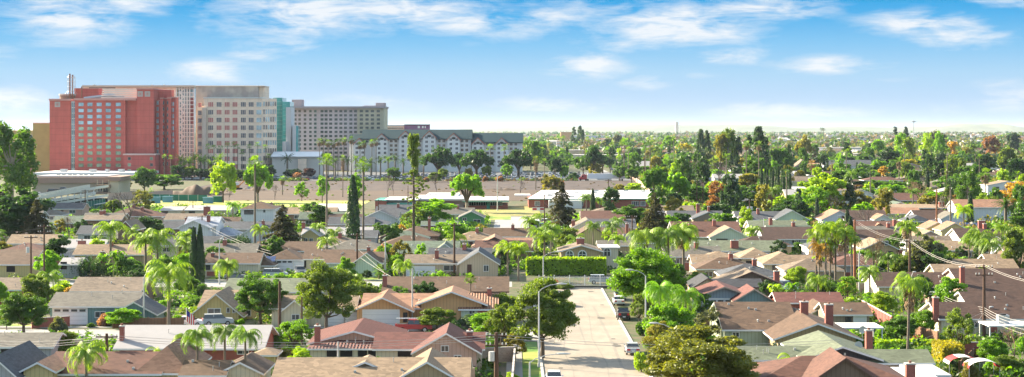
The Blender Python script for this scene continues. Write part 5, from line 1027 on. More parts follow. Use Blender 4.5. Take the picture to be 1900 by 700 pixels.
# flags
for px, yb, yt, w_, h_, lb in ((346, 607, 571, .9, 2.4, 'striped red white and blue flag hanging on a white pole beside the yellow house'), (398, 432, 416, .9, 1.6, 'small striped flag on a pole over the dark grey roof'), (1345, 419, 400, .7, 1.4, 'small white and red flag near the dark roofed house')):
    d = gd(yb); h = gz(yt, d); o = empty('flag_pole', (gx(px, d), d, 0), lb.replace('flag', 'flag', 1), 'flag'); MB().cyl(0, 0, 0, h, .05, WHITE, 6).obj('pole', o)
    mb = MB(); RD, BL = plain('flag red', (.55,.03,.04)), plain('flag blue', (.03,.04,.25))
    for i in range(7):
        t0, t1 = i/7, (i+1)/7
        if yb == 419: m_ = WHC if i < 3 else RD
        else: m_ = RD if i % 2 == 0 else WHC
        mb.add([(.06+t0*w_*1.2, -.05*math.sin(t0*6), h-.3-t0*1.0), (.06+t1*w_*1.2, -.05*math.sin(t1*6), h-.3-t1*1.0), (.06+t1*w_*1.2, .05*math.sin(t1*6), h-.3-h_*.75-t1*.9), (.06+t0*w_*1.2, .05*math.sin(t0*6), h-.3-h_*.75-t0*.9)], [(0,1,2,3)], m_)
    if yb != 419: mb.add([(.05, -.03, h-.3), (.5, -.06, h-.75), (.5, -.06, h-1.5), (.05, -.03, h-1.2)], [(0,1,2,3)], BL)
    mb.obj('cloth', o)
# iron gate fence at the street end
o = empty('iron_fence', (gx(1090, 323), 323.4, 0), 'white iron bar fence closing the far end of the street', 'fence'); x0, x1 = gx(1000, 323)-o.location.x, gx(1142, 323)-o.location.x
MB().box(x0, x1, -.12, .12, 0, .45, plain('dark low wall', (.10,.09,.08))).obj('base_wall', o); mb = MB().box(x0, x1, -.03, .03, 2.0, 2.08, WHITE).box(x0, x1, -.03, .03, .55, .62, WHITE)
x = x0
while x < x1: mb.box(x-.025, x+.025, -.025, .025, .45, 2.25, plain('pale grey bars', (.5,.5,.5))); x += .3
mb.obj('bars', o)
for k in range(6): xx = x0+(x1-x0)*k/5; MB().box(xx-.08, xx+.08, -.08, .08, .4, 2.45, WHITE).obj('post', o)
# hedge yard things: orange cover, cone
o = MB().ell((0, 0, .5), (1.5, 1.0, .75), plain('orange cover', (.75,.16,.02)), 10, 6).box(-1.2, 1.2, -.8, .8, 0, .3, DARK).obj('covered_cart', None, Vector((gx(1023, 330), 330, 0))); tag(o, 'bright orange covered cart behind the fence under the hedge', 'cart')
o = empty('traffic_cone', (*P(913, 441), 0), 'orange barrier cone at the street corner by the salmon house', 'cone'); OC = plain('cone orange', (.8,.18,.02)); MB().cyl(0,0,0,1.1,.4,OC,10,.12).obj('cone', o); MB().box(-.5,.5,-.5,.5,0,.08,OC).obj('base', o)
o = empty('lawn_sign', (*P(999, 393), 0), 'low red and white sign on the school lawn', 'sign'); MB().box(-2.2,2.2,-.1,.1,.4,1.5,WHC).obj('panel', o); MB().box(-2.1,-.6,-.13,-.1,.6,1.3,REDC).box(.6,2.1,-.13,-.1,.6,1.3,REDC).obj('red_mark', o); MB().box(-2,-1.8,-.05,.05,0,.4,METAL).box(1.8,2,-.05,.05,0,.4,METAL).obj('post', o)
o = MB().box(-1.4, 1.4, -.7, .7, .9, 1.1, plain('pool blue', (.08,.35,.45))).box(-1.3,-1.2,-.6,-.5,0,.9,METAL).box(1.2,1.3,-.6,-.5,0,.9,METAL).obj('garden_table', None, Vector((gx(399, 390), 390, 2.2-1.1))); o.location.z = 0; tag(o, 'turquoise topped garden table behind the long cream house', 'table')
for px, py, lb in ((1872-0, 636, 'grey satellite dish on the green roof right of the pale gable'),):
    pass
def dish(label, px, py, d):
    o = empty('satellite_dish', (gx(px, d), d, gz(py, d)), label, 'satellite dish'); mb = MB(); n = 12
    for i in range(n): a0, a1 = 2*math.pi*i/n, 2*math.pi*(i+1)/n; mb.add([(0,.12,0),(.5*math.cos(a0),0,.5*math.sin(a0)),(.5*math.cos(a1),0,.5*math.sin(a1))], [(0,1,2)], GALV)
    mb.obj('dish', o); MB().tube([(0,.1,0),(0,.3,-.5),(0,.3,-1.2)], .04, METAL, 5).obj('mast', o)
dish('grey satellite dish on the mossy green roof below the chimney', 1593, 641, 209.5); dish('satellite dish on the pink-brown tiled roof', 920, 544, 289); dish('satellite dish beside the patio cover chimney', 1601, 612, 222); dish('white satellite dish above the big salmon-ended house', 1797, 501, 322)
d = gd(604, 2.9); o = empty('roof_air_conditioner', (gx(1862, d+2), d+2.4, 2.9), 'boxy grey air conditioner standing on the right patio cover', 'air conditioner'); MB().box(-.75,.75,-.7,.7,0,1.2,METAL).obj('case', o); MB().cyl(0,0,1.2,1.35,.5,DARK,10).obj('fan_grille', o)
# garden fences and walls
def gfence(label, px0, y0, px1, y1, h, m, cap=None, posts=2.4, pm=None, cat='fence', name='garden_fence'): return longfence(name, label, px0, y0, px1, y1, h, m, posts, pm or m, cat, .12, cap)
GFN = plain('grey block cap', (.5,.45,.4)); BLK = mat('block wall', (.40,.30,.22), kind='blockwall', var=.06)
gfence('tan block garden wall with crumbling top at the bottom near the thick pole', 858, 676, 955, 672, 1.9, BLK, GFN, name='garden_wall', cat='wall')
gfence('tan block wall running toward the camera beside the sidewalk', 955, 672, 950, 735, 1.7, BLK, GFN, name='garden_wall', cat='wall')
gfence('curved brown wooden fence beside the beige shed', 512, 690, 520, 672, 1.7, FENCEW)
gfence('red brick garden wall at lower right behind the leaning small tree', 1744, 666, 1822, 664, 2.0, BRICK, CONC, name='garden_wall', cat='wall')
gfence('red-brown slanting fence between the patio cover and green gardens', 1600, 580, 1655, 612, 1.9, plain('red fence', (.30,.10,.08)), GFN)
gfence('pale wooden picket fence at lower right beside the yellow hedge', 1780, 696, 1808, 668, 1.6, FENCEW)
gfence('low dark brown wooden fence behind the brown roofed row', 1340, 514, 1372, 514, 1.8, plain('dark red fence', (.14,.05,.04)))
gfence('red-brown wooden fence beneath the tall palm cluster', 1468, 520, 1580, 524, 1.9, plain('red fence', (.30,.10,.08)))
gfence('white picket fence below the queen palms right of the street', 1268, 517, 1330, 516, 1.3, WHITE, posts=1.2)
gfence('long dark garden wall between the lots at lower left', 60, 610, 128, 606, 1.5, BRICK, GFN, name='garden_wall', cat='wall')
gfence('white and brick pillared wall beside the small round tree', 84, 519, 118, 505, 1.3, plain('white wall', (.6,.6,.58)), None, 4, BRICK, 'wall', 'garden_wall')
gfence('tan fence behind the faded green roof', 470, 548, 640, 547, 1.8, FENCEW); gfence('brown fence along the back gardens left of the wide brown roof', 562, 560, 700, 556, 1.8, FENCEW)
gfence('long weathered fence behind the white-grey roof', 210, 610, 340, 610, 1.6, FENCEW); gfence('block wall along the far avenue with staggered steps', 1162, 322, 1206, 360, 2.5, plain('pinkish block', (.50,.34,.27)), None, 8, name='garden_wall', cat='wall')
gfence('pinkish wall behind the rose motel parapet', 200, 372, 320, 366, 3, plain('pink wall', (.5,.36,.28)), name='garden_wall', cat='wall')
gfence('low chain fence beside the far field', 560, 362, 700, 362, 2, METAL, posts=6) if False else None
gfence('brown fence in front of the mossy green roofs', 1380, 605, 1440, 605, 1.7, FENCEW); gfence('brown side fence of the right gardens', 1700, 628, 1740, 640, 1.8, FENCEW)
# lattice radio mast on the horizon
d = 2600; h = gz(222, d); o = empty('radio_mast', (gx(1695, d), d, 0), 'thin radio mast with a disc near its top standing on the far skyline', 'mast'); MB().tube([(0,0,0),(0,0,h)], [.9,.4], METAL, 6).obj('pole', o); MB().ell((0,0,h-3), (4,4,1), METAL, 10, 5).obj('disc', o)
d = 9000; o = empty('far_tower', (gx(1256, d), d, 0), 'pale square tower barely visible on the hazy horizon', 'tower'); MB().box(-8, 8, 0, 20, 0, gz(227, d), CREAM).obj('wall', o); MB().box(-9, 9, -1, 21, gz(227, d), gz(226.7, d), CREAM).obj('roof', o)
# ================================================================ VEGETATION
FC = dict(dark=(.026,.070,.018), mid=(.065,.15,.018), bright=(.14,.30,.012), lime=(.24,.38,.010), yellow=(.30,.28,.02), gold=(.33,.21,.03), rust=(.22,.11,.05), orange=(.33,.16,.04), olive=(.11,.175,.022), bronze=(.135,.155,.024), bluegreen=(.035,.075,.045), grey=(.10,.12,.07),
          palm=(.11,.21,.02), qpalm=(.16,.27,.018), dpalm=(.045,.10,.03), dry=(.24,.15,.075), brown=(.075,.050,.030), pinkish=(.28,.15,.12), winter=(.13,.105,.085), cedar=(.035,.060,.022), bcedar=(.075,.08,.034), purple=(.10,.05,.07), yolive=(.17,.17,.03))
def fm(c): return mat('%s foliage' % c, FC[c], var=.16, nscale=.9, big=.10, trans=.5, orand=.14)
BARK = mat('bark', (.10,.075,.055), var=.12, stretch=(3,3,.5)); BARKL = mat('pale bark', (.28,.23,.18), var=.1, stretch=(3,3,.5)); PBARK = mat('palm bark', (.19,.15,.11), var=.12, stretch=(1,1,6)); SKIRT = mat('dry frond skirt', (.26,.17,.09), var=.15, stretch=(2,2,.5))
def leaves(name, P_, Nn, size, mats_, asp=.6, jit=.8, sizevar=.4, extra=None):
    """N leaf-sized diamonds as one mesh"""
    n = len(P_); s = size*(1-sizevar+2*sizevar*NR.rand(n, 1)); nn_ = Nn+NR.normal(0, jit, (n, 3)); nn_ /= np.linalg.norm(nn_, axis=1, keepdims=True)+1e-9
    r = NR.normal(0, 1, (n, 3)); t = np.cross(nn_, r); t /= np.linalg.norm(t, axis=1, keepdims=True)+1e-9; b = np.cross(nn_, t)
    V = np.empty((n*4, 3), 'f'); V[0::4] = P_+t*s; V[1::4] = P_+b*s*asp; V[2::4] = P_-t*s; V[3::4] = P_-b*s*asp
    me = bpy.data.meshes.new(name); nv = len(V); me.vertices.add(nv); me.vertices.foreach_set('co', V.ravel()); me.loops.add(nv); me.loops.foreach_set('vertex_index', np.arange(nv, dtype='i')); me.polygons.add(n); me.polygons.foreach_set('loop_start', np.arange(0, nv, 4, dtype='i')); me.polygons.foreach_set('loop_total', np.full(n, 4, 'i'))
    for m in mats_: me.materials.append(m)
    me.update(); return me
def rdir(n):
    v = NR.normal(0, 1, (n, 3)); return v/np.linalg.norm(v, axis=1, keepdims=True)
def blobs(cs, rs_, per, power=.45):
    """points in the outer shell of each clump, with outward normals"""
    Ps, Ns = [], []
    for c, r in zip(cs, rs_):
        n = per if np.isscalar(per) else per; d_ = rdir(n); k = NR.rand(n, 1)**power; Ps.append(np.array(c)+d_*k*np.array(r)); Ns.append(d_)
    return np.vstack(Ps), np.vstack(Ns)
def crown_clumps(K, R_, cz, rz, rr=(.24,.42), flat=False):
    cs, rs_ = [], []
    for i in range(K):
        d_ = rdir(1)[0]
        if d_[2] < -.75: d_[2] *= -.6
        k = NR.uniform(.5, .9); r = R_*NR.uniform(*rr)*(1 if not flat else .8)
        cs.append((d_[0]*k*R_, d_[1]*k*R_, cz+d_[2]*k*rz)); rs_.append((r, r, r*(.75 if not flat else .4)))
    return cs, rs_
def limbs(cs, ztrunk, rad, mat_, n=9, mb=None, lean=0):
    mb = mb or MB(); mb.tube([(0,0,-.3),(.05,0,ztrunk*.5),(lean,0,ztrunk)], [rad*1.5, rad*1.05, rad*.85], mat_, 8)
    for c in cs[:n]:
        c = Vector(c); s = Vector((lean*.9, 0, ztrunk*.85)); m_ = s.lerp(c, .5)+Vector((0,0,-.25)); mb.tube([s, m_, c], [rad*.55, rad*.33, rad*.1], mat_, 5)
    return mb
PROTO = {}
def proto(kind, lod, var):
    """returns (crown mesh, trunk mesh, nominal height, nominal width); heights 10 unless noted"""
    key = (kind, lod, var)
    if key in PROTO: return PROTO[key]
    sz = (.18, .26, .46, .12)[lod]; cnt = (1.15, .62, .22, 3.2)[lod]
    if kind == 'round':   # dense broadleaf, 10 tall, 8 wide
        K_ = (60, 46, 40, 120)[lod]; cs, rs_ = crown_clumps(K_, 4.1, 5.3, 4.4, (.17,.34) if lod < 3 else (.09,.25)); p, n = blobs(cs, rs_, int(300*cnt) if lod < 3 else 420, .55); q_ = int(len(p)*.12); p[:q_] += NR.normal(0, .28, (q_, 3)); me = leaves('crown', p, n, sz, [fm('mid')]); tr = limbs(cs, 2.6, .22, BARK, 10); out = (me, tr.mesh('trunk'), 10, 8.2)
    elif kind == 'loose':  # airy
        K_ = (42, 38, 38, 90)[lod]; cs, rs_ = crown_clumps(K_, 4.1, 5.4, 4.4, (.12,.28) if lod < 3 else (.08,.20)); p, n = blobs(cs, rs_, int(210*cnt) if lod < 3 else 340, .7); q_ = int(len(p)*.15); p[:q_] += NR.normal(0, .3, (q_, 3)); me = leaves('crown', p, n, sz, [fm('mid')]); tr = limbs(cs, 2.4, .2, BARK, 20); out = (me, tr.mesh('trunk'), 10, 8.4)
    elif kind == 'tall':   # eucalyptus / poplar like
        cs, rs_ = [], []
        for i in range(34): z = NR.uniform(3.0, 9.6); w_ = 2.6*math.sin(math.pi*min(1, (z-1.2)/9.6))+.3; a = NR.uniform(0, 6.28); k = NR.uniform(.2, .9); cs.append((w_*k*math.cos(a), w_*k*math.sin(a), z)); r = NR.uniform(.5, 1.05); rs_.append((r, r, r*1.15))
        p, n = blobs(cs, rs_, int(260*cnt), .55); me = leaves('crown', p, n, sz*.85, [fm('mid')], asp=.4); tr = limbs(cs, 6.5, .2, BARKL, 16); out = (me, tr.mesh('trunk'), 10, 5.6)
    elif kind == 'vase':   # pruned with many visible upright limbs
        mb = MB(); mb.tube([(0,0,-.3),(0,0,2.2)], [.45,.36], BARKL, 8); cs = []; rs_ = []
        for i in range(22):
            a = i*2.4+NR.uniform(-.3, .3); k = NR.uniform(.35, 1); top = Vector((3.4*k*math.cos(a), 3.4*k*math.sin(a), 8.9-2.2*k*k+NR.uniform(-.6, .4))); mid = Vector((top.x*.45, top.y*.45, 5)); mb.tube([(0,0,2), mid, top], [.13,.09,.05], BARK, 5)
            for q in range(4): cs.append(tuple(top+Vector((NR.uniform(-.6,.6), NR.uniform(-.6,.6), NR.uniform(-2.6,.4))))); r = NR.uniform(.45,.85); rs_.append((r, r, r*1.15))
        p, n = blobs(cs, rs_, int(170*cnt), .6); me = leaves('crown', p, n, sz, [fm('bright')]); out = (me, mb.mesh('trunk'), 10, 8.0)
    elif kind == 'umbrella':
        cs, rs_ = [], []
        for i in range(60): a = NR.uniform(0, 6.28); k = math.sqrt(NR.rand()); cs.append((4.7*k*math.cos(a), 4.7*k*math.sin(a), 5.4+3.3*(1-k*k)*NR.uniform(.3,1)+NR.uniform(-.9,.3))); r = NR.uniform(1.1, 1.7); rs_.append((r, r, r*.7))
        p, n = blobs(cs, rs_, int(230*cnt), .4); me = leaves('crown', p, n, sz, [fm('dark')]); mb = MB(); mb.tube([(0,0,-.3),(0,0,3)], [.5,.38], BARK, 8)
        for c in cs[:14]: mb.tube([(0,0,2.6), (c[0]*.5, c[1]*.5, 5.2), (c[0]*.9, c[1]*.9, 7)], [.22,.15,.08], BARK, 5)
        out = (me, mb.mesh('trunk'), 10, 12)
    elif kind == 'cedar':  # layered drooping boughs, 10 tall
        Ps, Ns = [], []; mb = MB(); mb.tube([(0,0,-.3),(.1,0,5),(0,0,10)], [.32,.2,.04], BARK, 8); z = 1.6
        while z < 9.7:
            L_ = 4.4*(1-(z/10)**1.15)+.35
            for j in range(7 if z < 7 else 5):
                a = NR.uniform(0, 6.28); l_ = L_*NR.uniform(.65, 1.12); d_ = np.array([math.cos(a), math.sin(a), 0]); droop = NR.uniform(.05, .16)
                mb.tube([(0,0,z), tuple(d_*l_*.5+[0,0,z+.15]), tuple(d_*l_+[0,0,z-droop*l_])], [.07,.05,.02], BARK, 4)
                n = max(6, int(150*cnt*l_/3)); t = NR.rand(n)**.7; wd = l_*.28*(1.1-t); side = np.array([-d_[1], d_[0], 0])
                q = d_[None]*(t*l_)[:, None]+side[None]*(NR.uniform(-1, 1, n)*wd)[:, None]; q[:, 2] += z+.18*np.sin(t*3.1)-droop*l_*t**2-np.abs(NR.normal(0, .18, n)); Ps.append(q); Ns.append(np.tile([0,0,1.0], (n, 1))+d_*.3)
            z += .42 if lod < 2 else .7
        p, n = np.vstack(Ps), np.vstack(Ns); me = leaves('crown', p, n, sz*.95, [fm('cedar')], asp=.35, jit=.45); out = (me, mb.mesh('trunk'), 10, 9)
    elif kind == 'pine':   # dark conifer, dense cone-ish
        cs, rs_ = [], []
        for i in range(46): z = NR.uniform(1.4, 9.7); w_ = 2.4*(1-(z-1)/9.6)**.8+.15; a = NR.uniform(0, 6.28); cs.append((w_*.75*math.cos(a), w_*.75*math.sin(a), z)); r = w_*.35+.3; rs_.append((r, r, r*.7))
        p, n = blobs(cs, rs_, int(190*cnt), .5); me = leaves('crown', p, n, sz*.85, [fm('dark')], asp=.35); mb = MB(); mb.tube([(0,0,-.3),(0,0,9.6)], [.25,.04], BARK, 6); out = (me, mb.mesh('trunk'), 10, 5.2)
    elif kind == 'cypress':
        n = int(6500*cnt); t = NR.rand(n)**.85; z = .3+9.7*t; prof = np.where(t < .12, .72+t*2.2, np.cos((t-.12)/.88*math.pi/2)**.55)*.85; a = NR.uniform(0, 6.283, n); k = prof*(1-.22*NR.rand(n)**2)*(1+.10*np.sin(a*5+z*1.3))
        p = np.stack([k*np.cos(a), k*np.sin(a), z], 1); nn_ = np.stack([np.cos(a), np.sin(a), .25+0*a], 1); me = leaves('crown', p, nn_, sz*.75, [fm('dark')], asp=.35, jit=.4)
        mb = MB(); mb.tube([(0,0,-.3),(0,0,2),(0,0,9)], [.16,.14,.03], BARK, 6); out = (me, mb.mesh('trunk'), 10, 1.75)
    elif kind == 'juniper':  # ragged upward spikes, low
        cs, rs_ = [], []
        for i in range(46): a = NR.uniform(0, 6.28); k = math.sqrt(NR.rand()); h_ = (1-.45*k*k)*NR.uniform(.6, 1.05); cs.append((5*k*math.cos(a), 4*k*math.sin(a), 5*h_)); rs_.append((.55, .55, 1.9)); cs.append((5*k*math.cos(a), 4*k*math.sin(a), 2.2)); rs_.append((1.1, 1.1, 2.0))
        p, n = blobs(cs, rs_, int(130*cnt), .5); p[:, 2] = np.abs(p[:, 2])+.1; me = leaves('crown', p, n+[.3,0,.5], sz*.85, [fm('dark')], asp=.35, jit=.5); mb = MB().tube([(0,0,-.3),(0,0,3)], [.2,.1], BARK, 6); out = (me, mb.mesh('trunk'), 7, 11)
    elif kind == 'bush':
        K_ = 22; cs, rs_ = [], []
        for i in range(K_):
            d_ = rdir(1)[0]; d_[2] = abs(d_[2]); k = NR.uniform(.3,.72); cs.append((d_[0]*k*2, d_[1]*k*2, .5+d_[2]*k*2)); r = NR.uniform(.55,.85); rs_.append((r, r, r*.8))
        p, n = blobs(cs, rs_, int(190*cnt), .4); p[:, 2] = np.abs(p[:, 2]); me = leaves('crown', p, n, sz*.8, [fm('mid')]); mb = MB()
        for c in cs[:5]: mb.tube([(0,0,-.1), (c[0]*.5, c[1]*.5, c[2]*.6)], [.07,.03], BARK, 5)
        out = (me, mb.mesh('stem'), 2.9, 4.4)
    elif kind == 'hedge':  # unit clipped box 2x1x1 (x,y,z), leaves on faces
        n = int(5200*cnt); f = NR.randint(0, 5, n); u, v = NR.uniform(-1, 1, n), NR.uniform(0, 1, n); p = np.zeros((n, 3)); nn_ = np.zeros((n, 3))
        for i in range(n):
            if f[i] < 2: p[i] = (u[i], -.5+.03*NR.randn(), v[i]); nn_[i] = (0,-1,.2)
            elif f[i] < 4: p[i] = (u[i], v[i]-.5, 1+.04*NR.randn()); nn_[i] = (0,0,1)
            else: s = NR.choice([-1, 1]); p[i] = (s, v[i]-.5, NR.rand()); nn_[i] = (s,0,.2)
        me = ('hedge', p, nn_); out = (me, None, 1, 2)
    elif kind == 'bare':
        mb = MB(); tw = []
        def grow(p_, d_, L_, r_, k):
            q = p_+d_*L_; mb.tube([p_, q], [r_, r_*.65], mats_[0], 4 if k < 2 else 3, False)
            if k >= (5 if lod == 0 else 4): return
            for j in range(3 if k < 4 else 3):
                nd = (d_+Vector(NR.normal(0, .42, 3))+Vector((0,0,.12))).normalized(); grow(q, nd, L_*NR.uniform(.66,.86), max(r_*.62, .022 if lod == 0 else .04), k+1)
        mats_ = [mat('bare twigs', (.26,.19,.15), var=.1)]
        for j in range(3): grow(Vector((0,0,1.6)), Vector((NR.uniform(-.55,.55), NR.uniform(-.55,.55), 1)).normalized(), 2.3, .14, 1)
        crown = mb.mesh('branches'); t = MB().tube([(0,0,-.3),(0,0,1.7)], [.24,.17], mats_[0], 7); out = (crown, t.mesh('trunk'), 8.5, 7.5)
    elif kind == 'banana':
        mb = MB(); m_ = fm('bright'); tm_ = MB()
        for s in range(4):
            bx, by, h_ = NR.uniform(-1,1), NR.uniform(-.8,.8), NR.uniform(2.2, 3.4); tm_.tube([(bx,by,-.1),(bx,by,h_)], [.14,.08], plain('banana stem', (.25,.28,.10)), 6)
            for j in range(8):
                a = NR.uniform(0, 6.28); L_ = NR.uniform(1.5, 2.3); up = NR.uniform(.5, 1.3); d_ = Vector((math.cos(a), math.sin(a), 0)); sd_ = Vector((-d_.y, d_.x, 0)); k = 6; prev = None
                for i in range(k+1):
                    t = i/k; c = Vector((bx,by,h_))+d_*L_*t*.8+Vector((0,0,up*math.sin(t*2.3)*1.1-.5*t*t)); w_ = .34*math.sin(math.pi*min(1, t*.9+.1))+.03; cur = (c-sd_*w_+Vector((0,0,.08)), c, c+sd_*w_+Vector((0,0,.08)))
                    if prev: mb.add([prev[0], prev[1], prev[2], cur[0], cur[1], cur[2]], [(0,1,4,3),(1,2,5,4)], m_)
                    prev = cur
        out = (mb.mesh('leaf_crown'), tm_.mesh('stem'), 4.6, 5)
    PROTO[key] = out; return out
def frond(mb, m_, base, az_, el, L_, droop, lw, nseg=9, leafw=.09, vee=.3):
    """feather frond: curved rib with leaflets both sides"""
    d_ = Vector((math.cos(az_), math.sin(az_), 0)); s = Vector((-d_.y, d_.x, 0)); pts = []; p = Vector(base); e = el
    for i in range(nseg+1): pts.append(p.copy()); p = p+(d_*math.cos(e)+Vector((0,0,math.sin(e))))*(L_/nseg); e -= droop/nseg*(1+i*.12)
    vs, fs = [], []
    for i in range(1, nseg+1):
        a, b = pts[i-1], pts[i]; t = i/nseg; w_ = lw*(math.sin(math.pi*min(1, .18+.8*t))**.7)*(1 if t < .95 else .6)
        for sg in (-1, 1):
            for q in (0, .5):
                c = a.lerp(b, q); c2 = a.lerp(b, q+.42); tip = c.lerp(b, .7)+s*sg*w_+Vector((0,0,-w_*vee-.04+NR.uniform(-.05,.05)))+d_*w_*.35; k = len(vs); vs += [c, c2, tip]; fs.append((k, k+1, k+2))
    for i in range(nseg): a, b = pts[i], pts[i+1]; k = len(vs); vs += [a-s*.03, a+s*.03, b+s*.02, b-s*.02]; fs.append((k, k+1, k+2, k+3))
    mb.add(vs, fs, m_)
def fan(mb, m_, base, az_, el, L_, r_, n=9):
    d_ = Vector((math.cos(az_)*math.cos(el), math.sin(az_)*math.cos(el), math.sin(el))); s = Vector((-math.sin(az_), math.cos(az_), 0)); u = s.cross(d_); c = Vector(base)+d_*L_; vs = [Vector(base)-s*.03, Vector(base)+s*.03, c+s*.02, c-s*.02]; fs = [(0,1,2,3)]
    for i in range(n):
        a = -1.9+3.8*i/(n-1); v = d_*math.cos(a)+s*math.sin(a); v = v+u*.15*math.sin(a*3); w_ = r_*.12; pr = v.cross(u).normalized(); k = len(vs); vs += [c, c+v*r_*.55+pr*w_, c+v*r_+Vector((0,0,-.25*r_)), c+v*r_*.55-pr*w_]; fs.append((k, k+1, k+2, k+3))
    mb.add(vs, fs, m_)
def palm_crown(kind, lod, var):
    key = ('pc', kind, lod, var)
    if key in PROTO: return PROTO[key]
    mb = MB(); ns = (10, 7, 5)[lod]
    if kind == 'queen':
        m_ = fm('qpalm')
        for i in range((27, 22, 15)[lod]): a = i*2.4+NR.uniform(-.25,.25); el = NR.uniform(-.2, 1.4); frond(mb, m_, (0,0,.1), a, el, NR.uniform(3.0, 4.1), 1.5+el*.55, .62, (12, 8, 6)[lod], vee=.9)
        w_ = 4.8
    elif kind == 'date':
        m_ = fm('dpalm')
        for i in range((62, 44, 26)[lod]): a = i*2.4+NR.uniform(-.2,.2); el = NR.uniform(-.55, 1.45); frond(mb, m_, (0,0,.1), a, el, NR.uniform(3.0, 3.8), .9, .42, ns, vee=.25)
        w_ = 7.2
    elif kind == 'fan':
        m_ = fm('palm')
        for i in range((36, 28, 20)[lod]): a = i*2.4+NR.uniform(-.3,.3); el = math.asin(max(-.75, min(.98, NR.uniform(-.6, 1.0)))); fan(mb, m_, (0,0,0), a, el, NR.uniform(.8, 1.25), NR.uniform(.55, .85), (10, 8, 6)[lod])
        w_ = 3.2
    PROTO[key] = (mb.mesh('frond_crown'), w_); return PROTO[key]
UNIT = {}
def palm_trunk(kind, base):
    key = ('pt', kind, base)
    if key in UNIT: return UNIT[key]
    r = dict(queen=.17, date=.38, fan=.17)[kind]; mb = MB(); mb.tube([(0,0,-.02),(0,0,.04),(.02,0,.5),(0,0,1.0)], [r*1.6, r*1.2, r, r*.85], PBARK, 8); UNIT[key] = mb.mesh('trunk'); return UNIT[key]
def skirt_mesh(L_):
    if ('sk', L_) in UNIT: return UNIT[('sk', L_)]
    mb = MB()
    for i in range(90):
        a = NR.uniform(0, 6.28); z = -NR.uniform(0, L_); r = .25+.5*math.exp(z*.2)+NR.uniform(0,.2); d_ = Vector((math.cos(a), math.sin(a), 0)); s = Vector((-d_.y, d_.x, 0)); mb.add([d_*.15+Vector((0,0,z)), d_*r-s*.12+Vector((0,0,z-.5)), d_*r*.9+Vector((0,0,z-1.1)), d_*r+s*.12+Vector((0,0,z-.5))], [(0,1,2,3)], SKIRT)
    UNIT[('sk', L_)] = mb.mesh('dry_skirt'); return UNIT[('sk', L_)]
KNAME = dict(round='tree', loose='tree', tall='tree', vase='tree', umbrella='pine_tree', cedar='cedar_tree', pine='pine_tree', cypress='cypress_tree', juniper='shrub', bush='shrub', hedge='hedge', bare='tree', banana='banana_plant', queen='palm_tree', date='palm_tree', fan='palm_tree')
KCAT = dict(tree='tree', pine_tree='tree', cedar_tree='tree', cypress_tree='tree', shrub='shrub', hedge='hedge', banana_plant='plant', palm_tree='palm tree')
def setmat(o, m, slot=0): o.material_slots[slot].link = 'OBJECT'; o.material_slots[slot].material = m
TREES = []
def plant(kind, x, y, h, w_, col, label, group=None, skirt=0, rz=None, depth=None, lean=0, lod=None, cz=None):
    nm = KNAME[kind]; rz = random.uniform(0, 6.28) if rz is None else rz
    dist = math.hypot(x, y); lod = lod if lod is not None else (0 if dist < 330 else 1 if dist < 620 else 2); var = random.randrange(3)
    if kind in ('round', 'loose') and w_ > 7.5 and dist < 330: lod = 3
    o = empty(nm, (x, y, 0), label, KCAT[nm], group); TREES.append((x, y, max(w_, 1)/2))
    if kind in ('queen', 'date', 'fan'):
        me, W0 = palm_crown(kind, lod, var); s = w_/W0; zc = h-{'queen': .9, 'date': 1.6, 'fan': .75}[kind]*s*(1.0 if kind != 'fan' else 1.1)
        c = bpy.data.objects.new('frond_crown', me); link(c, o); c.location = (lean, 0, zc); c.rotation_euler = (random.uniform(-.14, .14), random.uniform(-.14, .14), rz); c.scale = (s, s, s)
        if col: setmat(c, fm(col))
        t = bpy.data.objects.new('trunk', palm_trunk(kind, 0)); link(t, o); k = max(.6, min(1.4, s)) if kind != 'date' else max(.7, s*.9); t.scale = (k, k, zc); 
        if lean: t.rotation_euler.y = math.atan2(lean, zc)
        if skirt: q = bpy.data.objects.new('dry_skirt', skirt_mesh(2 if skirt < 2.6 else 4)); link(q, o); q.location = (lean, 0, zc-.1); q.scale = (s*1.1, s*1.1, skirt/(2 if skirt < 2.6 else 4))
        return o
    if kind == 'hedge':
        dp = depth or 1.5; tmpl = proto('hedge', lod, 0)[0]; p = tmpl[1]*[w_/2, dp, h]; n_ = max(1, int(w_*h*dp/18)) if False else 1
        reps = max(1, int(round((w_*h+w_*dp)/ (26 if lod == 0 else 80)))); Ps = [p]; Ns = [tmpl[2]]
        for r_ in range(min(reps, 6)): q = p.copy(); q[:, 0] = q[:, 0]*NR.choice([-1, 1])+0*q[:, 0]; q += NR.normal(0, .12, q.shape); q[:, 0] = np.clip(q[:, 0], -w_/2, w_/2); Ps.append(q); Ns.append(tmpl[2])
        me = leaves('hedge_leaves', np.vstack(Ps), np.vstack(Ns), (.16, .26, .4)[lod], [fm(col)], jit=.6); c = bpy.data.objects.new('foliage', me); link(c, o)
        MB().box(-w_/2+.12, w_/2-.12, -dp/2+.12, dp/2-.12, 0, h-.12, mat('hedge shade core', (.02,.045,.012), var=.2)).obj('shade_core', o); return o  # solid dark box, the hedge's inner shade put into its colour
    me, tm, H0, W0 = proto(kind, lod, var)
    c = bpy.data.objects.new('branches' if kind == 'bare' else 'foliage' if nm in ('shrub',) else 'leaves' if nm == 'banana_plant' else 'crown', me); link(c, o); t = bpy.data.objects.new('stem' if nm in ('shrub', 'banana_plant') else 'trunk', tm); link(t, o)
    if kind != 'bare' and col: setmat(c, fm(col))
    if kind == 'bare' and col: setmat(c, mat('%s twigs' % col, FC[col], var=.1)); 
    for q in (c, t): q.rotation_euler.z = rz; q.scale = (w_/W0, w_/W0 if depth is None else depth/W0, h/H0)
    return o
